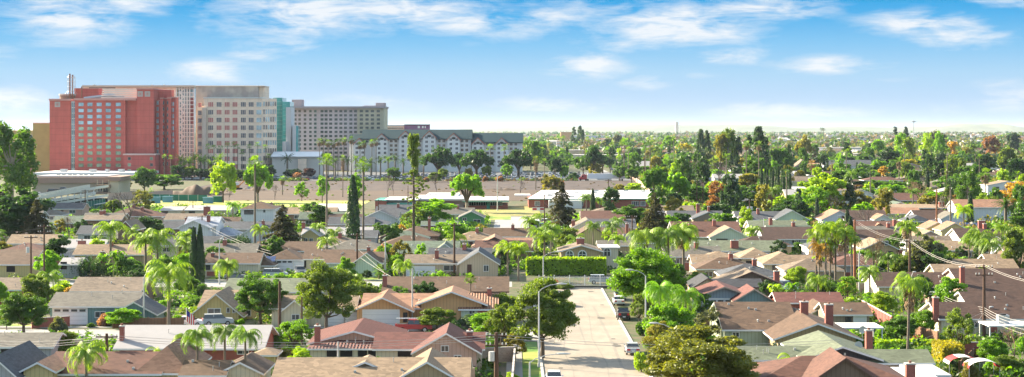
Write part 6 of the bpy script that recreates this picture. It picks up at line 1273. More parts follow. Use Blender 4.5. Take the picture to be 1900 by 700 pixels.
def tp(kind, px, yb, yt, wpx, col, label, **k):
    d = gd(yb); return plant(kind, gx(px, d), d, gz(yt, d), wpx*d/FPX, col, label, **k)
T = tp
# ---- street trees and lower right
T('round', 1296, 758, 600, 250, 'bronze', 'huge dense bronze-green tree filling the bottom right corner of the street', rz=1.0)
T('round', 1200, 586, 452, 152, 'bright', 'large bright green tree at the right side of the street end')
T('round', 1176, 568, 468, 70, 'mid', 'rounder tree overlapping the far right kerb near the fence')
T('queen', 1200, 545, 426, 84, 'qpalm', 'left one of two droopy queen palms above the street-end tree')
T('queen', 1268, 540, 420, 74, 'qpalm', 'right one of two droopy queen palms above the street-end tree', skirt=2)
T('queen', 1240, 546, 425, 60, 'palm', 'shaded middle palm between the two droopy queen palms')
T('round', 1240, 575, 470, 70, 'mid', 'dark green tree under the two droopy queen palms')
T('loose', 1186, 604, 540, 40, 'olive', 'grey-green trimmed bush by the black pickup', )
T('bush', 1193, 622, 580, 40, 'mid', 'leafy shrub at the right kerb between pickup and silver sedan')
T('queen', 1225, 640, 525, 66, 'bright', 'short bushy palm behind the right street lamp')
T('queen', 1272, 632, 535, 66, 'bright', 'short bushy palm left of the teal house')
T('round', 1240, 655, 552, 96, 'bright', 'bright green leafy tree along the right sidewalk')
T('loose', 1318, 640, 565, 70, 'grey', 'airy pale green tree in front of the big brown roof')
T('round', 1222, 672, 590, 60, 'yolive', 'yellowish rounded tree above the parked silver sedan')
T('bush', 1212, 650, 596, 46, 'bright', 'bright green shrub on the right kerb near the silver sedan')
T('bush', 1190, 690, 640, 46, 'lime', 'lime green shrub at the foot of the huge bronze tree')
T('round', 1006, 664, 509, 138, 'olive', 'well shaped olive-green street tree on the left sidewalk', rz=.4)
T('round', 930, 640, 556, 60, 'olive', 'small olive tree behind the left street tree'); T('bush', 938, 632, 560, 60, 'mid', 'green shrub under the left street tree crown')
T('hedge', 1050, 510, 480, 146, 'lime', 'long clipped lime green hedge in front of the arched-window house', depth=3.0)
T('bush', 1000, 540, 508, 70, 'olive', 'olive shrubs between hedge and street tree', ); T('bush', 1048, 536, 522, 40, 'olive', 'low shrub behind the iron fence')
# foreground left
T('queen', 313, 612, 490, 92, 'qpalm', 'large full queen palm with drooping yellow-green fronds beside the grey street lamp', skirt=0)
T('queen', 160, 740, 640, 78, 'qpalm', 'drooping yellow-green palm behind the short transformer pole')
T('queen', 366, 730, 612, 66, 'palm', 'left one of three slender palms before the white-grey roof'); T('queen', 417, 720, 606, 62, 'palm', 'middle one of three slender palms before the white-grey roof'); T('queen', 455, 735, 610, 62, 'palm', 'right one of three slender palms before the white-grey roof')
T('queen', 296, 722, 648, 54, 'lime', 'young yellow-green palm over the pink hipped roof'); T('queen', 345, 710, 622, 60, 'qpalm', 'palm leaning over the right end of the pink hipped roof')
T('round', 44, 622, 538, 100, 'mid', 'broad spreading dark tree on the lawn at the far left'); T('bare', 12, 612, 580, 50, 'purple', 'greyish bare shrub beside the broad tree at the left edge')
T('round', 107, 672, 608, 80, 'olive', 'round bushy tree beside the grey carport house'); T('bush', 108, 618, 580, 40, 'grey', 'pale feathery shrub on the driveway side of the teal house')
T('round', 228, 610, 568, 68, 'bright', 'bright green round bush in front of the teal house gable'); T('bush', 192, 606, 575, 34, 'pinkish', 'small pink flowering shrub beside the teal house garage'); T('bush', 168, 608, 596, 22, 'mid', 'low shrub in the front lawn planter')
T('bush', 115, 546, 514, 60, 'lime', 'yellow-green shrub beside the brick pillared wall'); T('bush', 138, 548, 520, 46, 'gold', 'golden orange shrub beside the yellow-green shrub'); T('bush', 196, 545, 526, 48, 'bright', 'low rounded shrub in front of the long grey-brown roof')
T('round', 87, 520, 462, 50, 'bright', 'small round tree with bright crown between two houses'); T('bush', 70, 535, 505, 60, 'bright', 'leafy bush at the foot of the two close poles')
T('juniper', 165, 515, 468, 84, 'dark', 'wide ragged dark juniper beside the blue-grey house')
T('queen', 205, 500, 414, 62, 'qpalm', 'yellow-green palm above banana plants right of the blue-grey house'); T('banana', 218, 520, 462, 52, 'bright', 'tall clump of banana plants below the yellow-green palm'); T('banana', 190, 515, 470, 36, 'bright', 'smaller banana clump beside the dark juniper')
T('queen', 292, 510, 430, 82, 'qpalm', 'large pale queen palm with two drooping heads left of the cypresses'); T('queen', 270, 512, 436, 62, 'qpalm', 'second head of pale queen palm pair left of the cypresses')
T('round', 276, 455, 396, 68, 'dark', 'dark green round tree above the pale queen palms'); T('round', 262, 540, 494, 50, 'dark', 'dark bushy tree behind the grey street lamp'); T('bush', 340, 510, 452, 44, 'yolive', 'orange-tinted bush beside the slim cypresses'); T('round', 345, 520, 466, 50, 'bright', 'bright rounded tree left of the slim cypresses')
T('round', 240, 520, 476, 60, 'mid', 'shaded leafy tree behind the grey street lamp'); T('loose', 305, 520, 470, 40, 'mid', 'small leafy tree between queen palm and cypresses')
T('cypress', 359, 536, 421, 17, 'dark', 'left one of the two slim cypresses beside the white two storey house', ); T('cypress', 371, 536, 416, 19, 'dark', 'right one of the two slim cypresses beside the white two storey house')
T('round', 483, 602, 503, 106, 'mid', 'rounded dark green tree with yellow lit leaves in front of the yellow house', rz=2); T('round', 606, 622, 476, 116, 'olive', 'tallest dense oval tree on the left half with sunlit leaves', rz=3); T('round', 655, 560, 505, 44, 'yolive', 'yellow-green tree just right of the tallest oval tree'); T('round', 642, 540, 472, 40, 'bright', 'bright leafy top behind the tallest oval tree')
T('loose', 545, 655, 586, 86, 'bright', 'light green spreading tree beside the dark pole without wires'); T('round', 500, 660, 600, 50, 'mid', 'shaded tree left of the dark pole without wires'); T('loose', 556, 700, 640, 50, 'lime', 'yellow flowering shrub in the small back garden'); T('bush', 480, 705, 668, 60, 'bright', 'green garden shrub beside the curved wooden fence')
T('round', 390, 712, 680, 54, 'bluegreen', 'low bluish shrub at the bottom edge between the palms'); T('bush', 60, 705, 664, 60, 'yellow', 'sparse yellow-green bush at the bottom left corner')
T('bush', 372, 605, 594, 30, 'mid', 'low foundation shrub right of the flag'); T('bush', 330, 605, 580, 40, 'bright', 'green shrubs left of the flag'); T('bush', 445, 603, 588, 24, 'bright', 'bright small bush by the yellow house corner')
T('round', 811, 616, 566, 74, 'olive', 'small olive tree with flat crown before the orange house'); T('umbrella', 880, 618, 576, 66, 'bluegreen', 'low flat-topped clipped pine on the lawn'); T('round', 838, 592, 538, 52, 'dark', 'dark rounded evergreen behind the olive tree'); T('round', 860, 590, 556, 40, 'dark', 'second dark evergreen hidden behind the clipped pine')
T('fan', 873, 596, 513, 25, 'palm', 'single slim fan palm beside the orange house'); T('round', 912, 632, 572, 80, 'bright', 'bright green spreading shrub-tree left of the left street tree'); T('loose', 956, 668, 616, 52, 'yolive', 'small orange-green tree behind the tan block wall'); T('round', 905, 665, 620, 48, 'bright', 'leafy bush beside the thick dark pole')
T('bush', 951, 712, 683, 34, 'lime', 'lime shrub at the bottom beside the sidewalk wall'); T('round', 912, 553, 514, 44, 'yolive', 'yellow topped tree above the pink-brown tiled roof'); T('bush', 822, 545, 518, 20, 'gold', 'small golden shrub standing on the back garden of the wide brown roof'); T('bush', 798, 550, 532, 36, 'lime', 'yellow-green low shrub left of the golden shrub')
T('round', 933, 600, 538, 60, 'olive', 'olive tree against the block wall near the white gate')
T('fan', 703, 518, 496, 26, 'palm', 'tiny fan palm on the lawn of the cream gabled house', ); T('round', 681, 520, 500, 20, 'dark', 'small shrub at the cream gabled house wall'); T('bush', 728, 522, 490, 34, 'dark', 'dark round trimmed bush by the cream gabled house')
T('loose', 745, 500, 440, 42, 'yolive', 'tall yellow-olive tree right of the cream lamp post'); T('bush', 713, 490, 440, 70, 'pinkish', 'wide brownish-pink dry shrub behind the lamp post')
# middle left
T('cedar', 524, 462, 378, 92, 'bcedar', 'big brown-green layered cedar in the middle left'); T('round', 585, 425, 373, 60, 'mid', 'leafy green tree directly right of the big layered cedar'); T('bush', 500, 470, 440, 46, 'mid', 'small tree at the left foot of the big layered cedar'); T('juniper', 447, 466, 428, 50, 'dark', 'ragged dark juniper under the striped flag'); T('juniper', 618, 470, 430, 66, 'dark', 'dark spiky juniper left of the lone tall cypress')
T('cypress', 655, 466, 326, 26, 'dark', 'lone very tall cypress standing in the middle left')
T('fan', 473, 465, 296, 34, 'palm', 'very tall thin fan palm left of the layered cedar'); T('fan', 606, 452, 290, 34, 'palm', 'very tall thin fan palm right of the layered cedar'); T('fan', 674, 465, 300, 36, 'palm', 'very tall thin fan palm beside the lone tall cypress')
# the sparse tall pine
d = gd(478)
T('tall', 766, 356, 247, 28, 'mid', 'narrow dark conifer top of the very tall sparse pine') if False else None
o = empty('pine_tree', (gx(767, d), d, 0), 'very tall sparse pine with stubby lower boughs and dense narrow top', 'tree'); hh = gz(247, d); TREES.append((o.location.x, d, 3))
mb = MB(); mb.tube([(0,0,-.3),(.1,0,hh*.5),(-.1,0,hh*.95)], [.38,.28,.08], BARK, 8); cs, rs_ = [], []
for i in range(44):
    z = NR.uniform(.30, .68)*hh; a = NR.uniform(0, 6.28); l_ = NR.uniform(1.2, 3.6); e_ = Vector((l_*math.cos(a), l_*math.sin(a), z-.3)); mb.tube([(0,0,z), (l_*.5*math.cos(a), l_*.5*math.sin(a), z+.1), e_], [.08,.06,.03], BARK, 4)
    if NR.rand() < .85: cs.append(tuple(e_)); rs_.append((.5,.5,.25)); cs.append(tuple(e_*.6+Vector((0,0,z*.4)))); rs_.append((.45,.45,.22))
p1, n1_ = blobs(cs, rs_, 26, .6)
cs, rs_ = [], []
for i in range(24): z = NR.uniform(.68, .985)*hh; k = 1.5*math.sin(math.pi*min(1, (1.02-z/hh)/.32*.75+.1)); a = NR.uniform(0, 6.28); cs.append((k*.6*math.cos(a), k*.6*math.sin(a), z)); rs_.append((.8,.8,1.0))
p2, n2_ = blobs(cs, rs_, 170, .5); c = bpy.data.objects.new('crown', leaves('crown', np.vstack([p1, p2]), np.vstack([n1_, n2_]), .22, [fm('olive')])); link(c, o); mb.obj('trunk', o)
T('round', 800, 425, 366, 92, 'bright', 'broad dome-shaped bright green tree before the school'); T('round', 788, 430, 385, 50, 'mid', 'darker left side companion of the broad dome tree'); T('vase', 866, 394, 314, 62, 'bright', 'tall pruned tree with many pale upright limbs and bright tufts')
T('bare', 719, 366, 320, 22, 'winter', 'small leafless tree on the tan field left of the sparse pine'); T('bare', 810, 362, 318, 22, 'winter', 'small leafless tree on the tan field right of the sparse pine'); T('bare', 965, 366, 330, 16, 'winter', 'small leafless tree on the tan field near the school entrance'); T('bare', 730, 362, 330, 18, 'winter', 'second leafless tree just right of the first on the field')
T('bare', 425, 372, 345, 22, 'winter', 'small leafless tree before the construction machine'); T('bare', 510, 372, 340, 22, 'winter', 'small leafless tree right of the tall thin palm'); T('loose', 728, 468, 410, 50, 'mid', 'green tree hugging the sparse pine base on the left'); T('round', 702, 444, 412, 44, 'mid', 'dark leafy bush behind the lamp post and brown hip roof'); T('bush', 680, 452, 415, 24, 'lime', 'lime leaved bush right of the lone tall cypress')
T('bush', 745, 440, 410, 36, 'gold', 'golden orange shrub beside the dome tree'); T('round', 834, 452, 408, 80, 'bright', 'wide bright leafy tree above the mossy green roof'); T('round', 884, 455, 420, 56, 'mid', 'darker leafy tree right of the wide bright one'); T('bush', 858, 470, 445, 40, 'olive', 'reddish-green shrub under the wide bright tree'); T('bush', 760, 445, 430, 22, 'lime', 'small lime bush on the brown hipped roof side'); T('bush', 894, 436, 410, 36, 'yolive', 'yellowish shrub beside the green walled house')
T('queen', 942, 520, 450, 52, 'lime', 'bright yellow-green palm right of the beige garage house'); T('queen', 962, 522, 455, 44, 'lime', 'second bright palm beside the hedge left end'); T('queen', 1010, 498, 433, 50, 'qpalm', 'queen palm behind the left part of the clipped hedge'); T('round', 1052, 466, 420, 50, 'olive', 'orange-tinted leafy tree left of the arched-window house'); T('hedge', 1030, 441, 422, 17, 'bright', 'small box shaped clipped bush beside the street corner', depth=3)
T('cedar', 1042, 428, 334, 82, 'bcedar', 'wide dark spreading cedar beside the box truck'); T('cedar', 1215, 442, 355, 72, 'bcedar', 'sparse brown layered cedar right of the school'); T('loose', 1022, 372, 320, 50, 'yolive', 'small yellow leaved tree with twisted trunk over the school roof'); T('bush', 1040, 372, 322, 26, 'rust', 'rust coloured tree beside the twisted yellow tree')
T('queen', 1088, 398, 362, 28, 'palm', 'left one of two small palms before the white school roof'); T('queen', 1112, 398, 368, 24, 'palm', 'right one of two small palms before the white school roof'); T('round', 1178, 368, 334, 40, 'lime', 'bright lime shrub behind the white school roof'); T('bush', 1148, 362, 338, 30, 'yolive', 'dull yellow shrub behind the white school roof'); T('bush', 1133, 398, 376, 30, 'bright', 'leafy clump in front of the brick school wall')
T('vase', 1252, 385, 318, 54, 'bright', 'leafy bright tree with dark trunk right of the school'); T('round', 1232, 358, 305, 54, 'olive', 'grey-olive round tree behind the leafy bright tree'); T('bush', 1290, 400, 366, 40, 'lime', 'yellow-lime bush right of the leafy bright tree'); T('bush', 1275, 392, 370, 30, 'lime', 'smaller yellow-lime bush by the dark trunked tree')
T('loose', 1334, 400, 332, 62, 'rust', 'rust orange autumn tree before the slim cypress row'); T('round', 1363, 402, 345, 40, 'dark', 'dark tree tucked right of the rust orange tree'); T('bush', 1345, 412, 386, 50, 'mid', 'low green bush below the rust orange tree')
for i in range(11):
    px = 1413+i*5.2+(1.5 if i % 2 else 0); T('cypress', px, 372+i*1.2, 309+(i % 3)*2.5, 7.5, 'dark', 'slim dark cypress in the close row, %s' % ['leftmost', 'second from left', 'third from left', 'fourth from left', 'fifth from left', 'exactly in the middle', 'fifth from right', 'fourth from right', 'third from right', 'second from right', 'rightmost'][i], group='row of slim cypresses')
T('round', 1524, 402, 317, 98, 'lime', 'large rounded lime green tree right of the slim cypress row', rz=.5); T('loose', 1510, 410, 345, 60, 'bright', 'shaded green companion in front of the large lime tree'); T('queen', 1432, 398, 348, 44, 'qpalm', 'yellowish palm before the slim cypress row', skirt=2); T('round', 1452, 400, 374, 34, 'dark', 'dark round bush behind the slate roof with pale gable'); T('round', 1392, 398, 350, 40, 'mid', 'dark leafy bush left of the yellowish palm')
T('bush', 1352, 412, 398, 26, 'mid', 'low bush right end of the dark porch house'); T('bush', 1396, 448, 427, 30, 'lime', 'yellow-lime shrub between mint gable and mossy roof'); T('loose', 1370, 450, 420, 36, 'bluegreen', 'small bluish tree in front of the mint gable'); T('bare', 1378, 428, 396, 34, 'dry', 'leafless pale shrub left of the dark transformer pole'); T('bush', 1412, 444, 428, 26, 'yolive', 'second yellow shrub behind the white lamp post')
T('round', 1482, 474, 448, 34, 'mid', 'dark green bush on the brown roof side near the tall palm cluster'); T('banana', 1438, 432, 410, 30, 'bright', 'banana plant behind the tall brick chimney'); T('banana', 1500, 426, 404, 22, 'lime', 'banana plant at the right end of the mossy green roof')
# tall palm cluster 1545
for i, (px, yt, w_, c_) in enumerate(((1514, 428, 46, 'qpalm'), (1532, 416, 48, 'lime'), (1550, 413, 50, 'qpalm'), (1568, 424, 46, 'qpalm'), (1580, 440, 40, 'palm'), (1520, 452, 40, 'gold'), (1540, 446, 44, 'qpalm'))):
    T('queen', px, 533+i % 2*3, yt, w_, c_, 'queen palm in the tall crowded cluster with golden dead fronds, %s' % ['leftmost tall', 'second from left', 'tallest central', 'fourth from left', 'rightmost', 'lowest golden front', 'central front'][i], group='tall palm cluster', skirt=3 if i in (0, 2, 3, 5, 6) else 0)
T('cypress', 1572, 440, 385, 12, 'dark', 'thin dark conifer behind the tall palm cluster'); T('cypress', 1578, 462, 402, 16, 'dark', 'dark narrow cypress left of the dry winter tree', )
T('bare', 1622, 536, 430, 46, 'dry', 'dry tan winter tree right of the tall orange-brown pole'); T('queen', 1682, 502, 412, 42, 'qpalm', 'pale queen palm left of the dark rounded shrub tree', skirt=2); T('round', 1712, 525, 432, 76, 'grey', 'grey-topped big rounded tree in the right gardens'); T('round', 1738, 530, 460, 60, 'dark', 'dark shaded tree beside the grey-topped tree'); T('round', 1672, 528, 468, 56, 'olive', 'olive tree with orange tips below the pale queen palm')
T('cypress', 1684, 445, 404, 14, 'dark', 'small dark conifer behind the pale queen palm'); T('queen', 1788, 436, 384, 40, 'lime', 'yellow-lime palm behind the pink sunlit roofs'); T('bush', 1795, 440, 412, 36, 'lime', 'lime shrub under the yellow-lime palm'); T('bush', 1662, 408, 384, 34, 'olive', 'brownish round bush beside the pale pink gable'); T('bush', 1773, 452, 432, 18, 'olive', 'small round bush before the white walled solar house')
T('queen', 1818, 505, 430, 60, 'qpalm', 'tall bright queen palm before the solar panel house'); T('queen', 1836, 508, 445, 50, 'qpalm', 'droopy queen palm right of the tall bright one'); T('date', 1866, 500, 440, 60, 'dpalm', 'dark shaggy palm in the right gardens'); T('round', 1790, 518, 475, 60, 'bright', 'leafy bright shrub in front of the low grey roof house'); T('round', 1892, 520, 415, 62, 'olive', 'big olive tree at the right edge with sunlit left side')
T('date', 1866, 424, 368, 62, 'dpalm', 'canary date palm with dense radiating fronds near the right edge'); T('round', 1888, 400, 333, 70, 'gold', 'golden olive tree at the right edge above the canary palm'); T('round', 1798, 395, 342, 58, 'dark', 'dark evergreen round tree right of the bare spreading tree'); T('loose', 1778, 390, 346, 26, 'orange', 'small orange tinged tree left of the dark evergreen'); T('bare', 1710, 392, 336, 64, 'dry', 'wide spreading bare tree behind the orange pole', lod=0); T('queen', 1694, 395, 352, 30, 'palm', 'small queen palm before the bare spreading tree'); T('round', 1658, 380, 335, 62, 'bright', 'broad bright green tree left of the bare spreading tree'); T('queen', 1640, 382, 350, 34, 'palm', 'queen palm in front of the broad bright green tree')
T('round', 1590, 372, 337, 46, 'brown', 'brownish round tree above the parked black suv'); T('fan', 1668, 345, 294, 18, 'palm', 'thick-trunked fan palm near the pink shop building', skirt=4); T('fan', 1828, 382, 316, 30, 'palm', 'stout fan palm with shaggy crown right of the dark evergreen', skirt=3); T('round', 1842, 388, 365, 30, 'mid', 'small round tree at the foot of the stout fan palm')
T('queen', 1690, 476+22, 420, 40, 'qpalm', 'feathery palm top just left of the garden pole')
# lower right gardens
T('queen', 1683, 690, 512, 66, 'qpalm', 'tall single queen palm with hanging dry skirt in the lower right', skirt=3, lean=.3); T('round', 1765, 580, 509, 70, 'bright', 'bright round-headed green tree in front of the brown roof'); T('round', 1640, 588, 536, 50, 'lime', 'lime green tree above the red-brown slanting fence'); T('round', 1615, 572, 540, 34, 'bright', 'bright bush at the left end of the slanting fence'); T('bush', 1572, 570, 545, 40, 'lime', 'lime shrub left of the slanting fence'); T('bush', 1570, 545, 512, 36, 'yellow', 'yellow flowering shrub under the tall palm cluster')
T('round', 1670, 632, 582, 66, 'mid', 'dark leafy garden tree behind the tall single palm'); T('round', 1712, 625, 570, 50, 'bright', 'sunlit green shrub tree right of the tall single palm'); T('bush', 1640, 628, 594, 40, 'bright', 'green fern-like shrub by the white patio cover'); T('loose', 1780, 668, 566, 70, 'olive', 'small leaning tree with sparse leaves above the brick wall'); T('bush', 1700, 640, 618, 40, 'rust', 'red flowering shrub in the right garden')
T('hedge', 1680, 648, 634, 110, 'lime', 'low yellow-green hedge strip behind the mossy green roof', depth=1.4); T('hedge', 1758, 682, 640, 40, 'yellow', 'bright yellow-green clipped hedge beside the white roof', depth=5); T('round', 1840, 680, 624, 60, 'bright', 'green leafy bush in the bottom right garden'); T('round', 1872, 700, 655, 60, 'olive', 'brownish-green round bush at the bottom right corner'); T('bare', 1882, 672, 606, 50, 'pinkish', 'leafless pinkish shrub at the right edge by the patio cover'); T('bush', 1815, 668, 640, 30, 'orange', 'orange-pink leaved shrub beside the bottom right bush')
T('queen', 1468, 728, 664, 58, 'lime', 'small yellow-green palm at the bottom beside the red-brown hipped roof'); T('banana', 1440, 576, 524, 46, 'lime', 'banana plants with torn bright leaves beside the teal house'); T('banana', 1462, 574, 522, 44, 'bright', 'second banana clump beside the dark red roof'); T('bush', 1480, 570, 548, 36, 'bright', 'green shrub right of the banana plants')
for i in range(9): T('cypress', 1366+i*13+(i % 3)*2, 634, 604+(i % 4)*3, 6.5, 'mid', 'slim potted cypress against the sage wall, %s' % ['leftmost', 'second', 'third', 'fourth', 'fifth', 'sixth', 'seventh', 'eighth', 'rightmost'][i]+' from the left' if 0 < i < 8 else 'slim potted cypress against the sage wall, %s' % ('leftmost' if i == 0 else 'rightmost'), group='potted cypresses along the brown house')
for i in range(3): T('bush', 1452+i*10, 518, 510, 9, 'dark', 'clipped ball shrub before the cream house, %s' % ('left', 'middle', 'right')[i], group='clipped ball shrubs')
T('date', 1482, 512, 486, 22, 'palm', 'small cycad palm at the cream house corner'); T('bush', 1880, 555, 520, 40, 'mid', 'leafy shrub on the back of the big dark roof') if False else None
# left middle distance
T('round', 34, 462, 346, 128, 'dark', 'massive dark spreading cedar at the left edge'); T('cedar', -6, 445, 340, 130, 'cedar', 'second massive dark cedar cut by the left edge'); T('cedar', 68, 466, 368, 96, 'bcedar', 'brownish right flank cedar beside the massive dark one'); T('tall', 22, 410, 226, 100, 'mid', 'tall airy eucalyptus with pale limbs at the left edge'); T('tall', -4, 398, 246, 80, 'olive', 'second tall eucalyptus cut by the left edge'); T('tall', 44, 392, 258, 40, 'mid', 'lower right branch of eucalyptus grove beside the olive block')
T('bare', 238, 428, 346, 60, 'winter', 'tall dark-limbed bare tree right of the storage building'); T('loose', 262, 404, 352, 50, 'bronze', 'bronze leaved tree right of the dark-limbed bare tree'); T('vase', 210, 404, 368, 36, 'olive', 'low spreading tree on the grass beside the green fence'); T('bare', 128, 440, 400, 50, 'winter', 'brown leafless round tree above the blue-grey house'); T('loose', 112, 440, 404, 30, 'yolive', 'yellow tinted shrub left of the brown leafless round tree'); T('bare', 160, 445, 410, 30, 'pinkish', 'pinkish leafless shrub beside the brick chimneys'); T('round', 155, 440, 396, 34, 'mid', 'small tree by the chimneys of the brown gabled house') if False else None
T('queen', 432, 408, 376, 30, 'bright', 'small leaning bright palm left of the white two storey house'); T('bush', 347, 416, 398, 32, 'yolive', 'small shrub left of the thin pole and classrooms'); T('bush', 400, 412, 392, 40, 'dry', 'dry tan shrub left of the leaning bright palm'); T('bare', 480, 414, 394, 26, 'pinkish', 'pinkish leafless shrub at the white two storey house wall')
T('round', 268, 358, 306, 44, 'mid', 'dark bushy palm-like tree in front of the red tower wing'); T('round', 230, 352, 328, 34, 'yolive', 'clipped yellow-green tree in front of the motel wall'); T('round', 305, 352, 318, 66, 'mid', 'low rounded green trees under the twin fan palms'); T('fan', 305, 346, 288, 12, 'palm', 'left one of twin fan palms before the red tower', ); T('fan', 317, 346, 289, 12, 'palm', 'right one of twin fan palms before the red tower'); T('fan', 280, 378, 350, 12, 'palm', 'tiny palm by the green field fence')
T('round', 414, 376, 293, 56, 'lime', 'tall lime green tree with dark forked trunk beside the machine'); T('vase', 478, 376, 302, 54, 'bright', 'darker green tree with forked trunk behind the tall thin palm'); T('loose', 560, 374, 337, 30, 'bright', 'small bright forked tree before the parking lot'); T('loose', 598, 376, 322, 34, 'bright', 'slim bright tree beside the tall thin palm on the field'); T('fan', 524, 362, 328, 16, 'bright', 'short fan palm on the soil field', skirt=2); T('loose', 662, 388, 318, 34, 'bright', 'slender light tree left of the tall palm by the lone cypress')
T('fan', 636, 366, 290, 14, 'palm', 'shaggy trunked fan palm right of the conference hall', skirt=5)
# palm grove between towers
for i in range(17):
    px = 334+i*9.5+random.uniform(-3, 3) if i < 14 else 500+i*3; d = 1000+random.uniform(-10, 25); x = gx(px, d)
    if i < 9: plant('date', x, d, gz(290+random.uniform(-3, 10), d), 12, 'palm', ['feathery palm of the dense grove below the lattice frame', 'feathery palm of the dense grove below the office tower'][i > 3], group='palm grove between the towers')
for i, (px, yt) in enumerate(((386,272),(397,274),(409,275),(422,270),(434,268),(441,272),(449,282),(463,272),(478,268),(492,273),(498,290))):
    d = 1012+i*2; plant('fan', gx(px, d), d, gz(yt-3, d), 4.4, 'palm', 'tall fan palm in the line before the white office tower, %s' % ['leftmost', 'second from left', 'third from left', 'fourth from left', 'fifth from left', 'shaded middle', 'shorter middle', 'fourth from right', 'third from right', 'second from right', 'rightmost'][i], group='fan palms before the office tower')
for i, (px, yt) in enumerate(((593,260),(600,258),(609,262),(627,260),(638,258),(652,256),(668,266),(676,264),(690,262),(698,260),(619,264))):
    d = 1020+i*3; plant('fan', gx(px, d), d, gz(yt-1, d), 4.8, 'dpalm' if i % 2 else 'palm', 'tall fan palm before the lavender hotel, %s' % ['leftmost', 'second from left', 'third from left', 'fifth from left', 'sixth from left', 'at the green roof end', 'before the first gable', 'just right of the first gable', 'before the second gable', 'right of the second gable', 'fourth from left'][i], group='fan palms before the lavender hotel', skirt=2)
for i, px in enumerate((606, 622, 645, 660, 688, 706, 720, 733, 748, 775, 786)):
    d = 1005+(i*7) % 20; plant('date', gx(px, d), d, gz(289+(i*5) % 7, d), 9.5, 'dpalm' if i % 3 else 'palm', 'date palm in the row along the far parking lot, %s' % ['leftmost', 'second from left', 'third from left', 'fourth from left', 'fifth from left', 'middle one', 'fifth from right', 'fourth from right', 'third from right', 'second from right', 'rightmost'][i], group='date palms along the parking lot')
for i in range(13):
    px = 330+i*14+random.uniform(-3, 3); d = 990+random.uniform(-4, 8); plant('round', gx(px, d), d, random.uniform(6, 10), random.uniform(8, 11), ['dark', 'mid', 'olive'][i % 3], 'dark bushy tree under the palm grove, %s' % ['leftmost', 'second from left', 'third from left', 'fourth from left', 'fifth from left', 'sixth from left', 'exactly in the middle', 'sixth from right', 'fifth from right', 'fourth from right', 'third from right', 'second from right', 'rightmost'][i], group='bushy trees under the palm grove')
T('date', 533, 330, 286, 38, 'bluegreen', 'large drooping blue-green palm clump before the conference hall'); T('round', 545, 332, 312, 40, 'bluegreen', 'dark blue-green bush under the drooping palm clump'); T('round', 572, 332, 308, 30, 'purple', 'purple leaved tree before the conference hall'); T('bush', 552, 334, 316, 24, 'pinkish', 'pinkish shrub left of the purple tree')
T('umbrella', 814, 334, 267, 74, 'dark', 'leftmost big umbrella pine before the gabled hotel'); T('umbrella', 884, 332, 272, 72, 'dark', 'middle big umbrella pine before the gabled hotel'); T('umbrella', 962, 333, 270, 74, 'dark', 'rightmost big umbrella pine before the gabled hotel'); T('umbrella', 852, 330, 280, 40, 'dark', 'smaller umbrella pine between the left two big ones')
T('fan', 910, 326, 270, 20, 'palm', 'palm standing before the umbrella pines, left of two'); T('fan', 936, 328, 270, 20, 'palm', 'palm standing before the umbrella pines, right of two')
for i, (px, yb, yt, w_, c_) in enumerate(((903,333,305,22,'olive'),(941,334,302,24,'bright'),(808,338,316,26,'olive'),(822,336,310,20,'olive'),(870,334,310,18,'yolive'),(730,336,308,30,'mid'))):
    T('round', px, yb, yt, w_, c_, ['olive round tree in the parking lot left of the bright one', 'bright round tree in the right part of the parking lot', 'olive hedge-like tree at the parking lot edge', 'narrow olive tree by the umbrella pines', 'yellowish small tree among the parked cars', 'round green tree behind the sparse pine'][i])
T('bush', 900, 337, 324, 14, 'rust', 'red bougainvillea bush at the parking lot edge, left one'); T('bush', 928, 337, 324, 22, 'rust', 'red bougainvillea bush at the parking lot edge, right one'); T('bush', 792, 338, 327, 14, 'rust', 'small red bush at the parking lot edge before the left umbrella pine')
T('fan', 994, 352, 292, 18, 'olive', 'shaggy palm at the right end of the parking lot', skirt=5); T('fan', 1010, 348, 296, 14, 'palm', 'smaller palm right of the shaggy palm'); T('round', 1030, 330, 288, 32, 'dark', 'dark umbrella-shaped tree right of the parking palms'); T('bush', 1064, 334, 317, 30, 'dark', 'dark rounded shrub touching the red truck cab'); T('bush', 1048, 330, 300, 26, 'bright', 'bright tree behind the dark rounded shrub')
T('umbrella', 1102, 330, 264, 42, 'dark', 'wedge-topped dark pine left of the long avenue'); T('umbrella', 1118, 322, 282, 46, 'dark', 'flat dark pine spreading toward the long avenue'); T('round', 1082, 326, 285, 40, 'mid', 'green tree between the dark pines and the lot'); T('loose', 1104, 330, 300, 34, 'yolive', 'thin yellowish tree behind the white trailer'); T('round', 985, 315, 249, 38, 'mid', 'tall green tree behind the right umbrella pine'); T('round', 1000, 300, 262, 30, 'bluegreen', 'bluish tree right of the gabled hotel end')
T('fan', 1158, 332, 259, 20, 'bright', 'leafy fan palm right of the avenue, nearest'); T('fan', 1153, 318, 262, 14, 'palm', 'second leafy fan palm right of the avenue'); T('fan', 1166, 326, 274, 14, 'palm', 'third leafy fan palm right of the avenue'); T('round', 1150, 336, 302, 30, 'mid', 'round green tree at the end of the avenue'); T('round', 1172, 340, 310, 30, 'mid', 'green tree beside the stepped block wall'); T('fan', 1198, 340, 266, 13, 'dpalm', 'left one of two slim dark fan palms'); T('fan', 1206, 338, 263, 15, 'dpalm', 'right one of two slim dark fan palms'); T('fan', 1250, 322, 255, 12, 'palm', 'slim fan palm left of the yellow crowned tree'); T('round', 1268, 296, 263, 32, 'yellow', 'yellow crowned round tree in the far middle'); T('round', 1216, 300, 268, 30, 'olive', 'olive round tree behind the two slim palms')
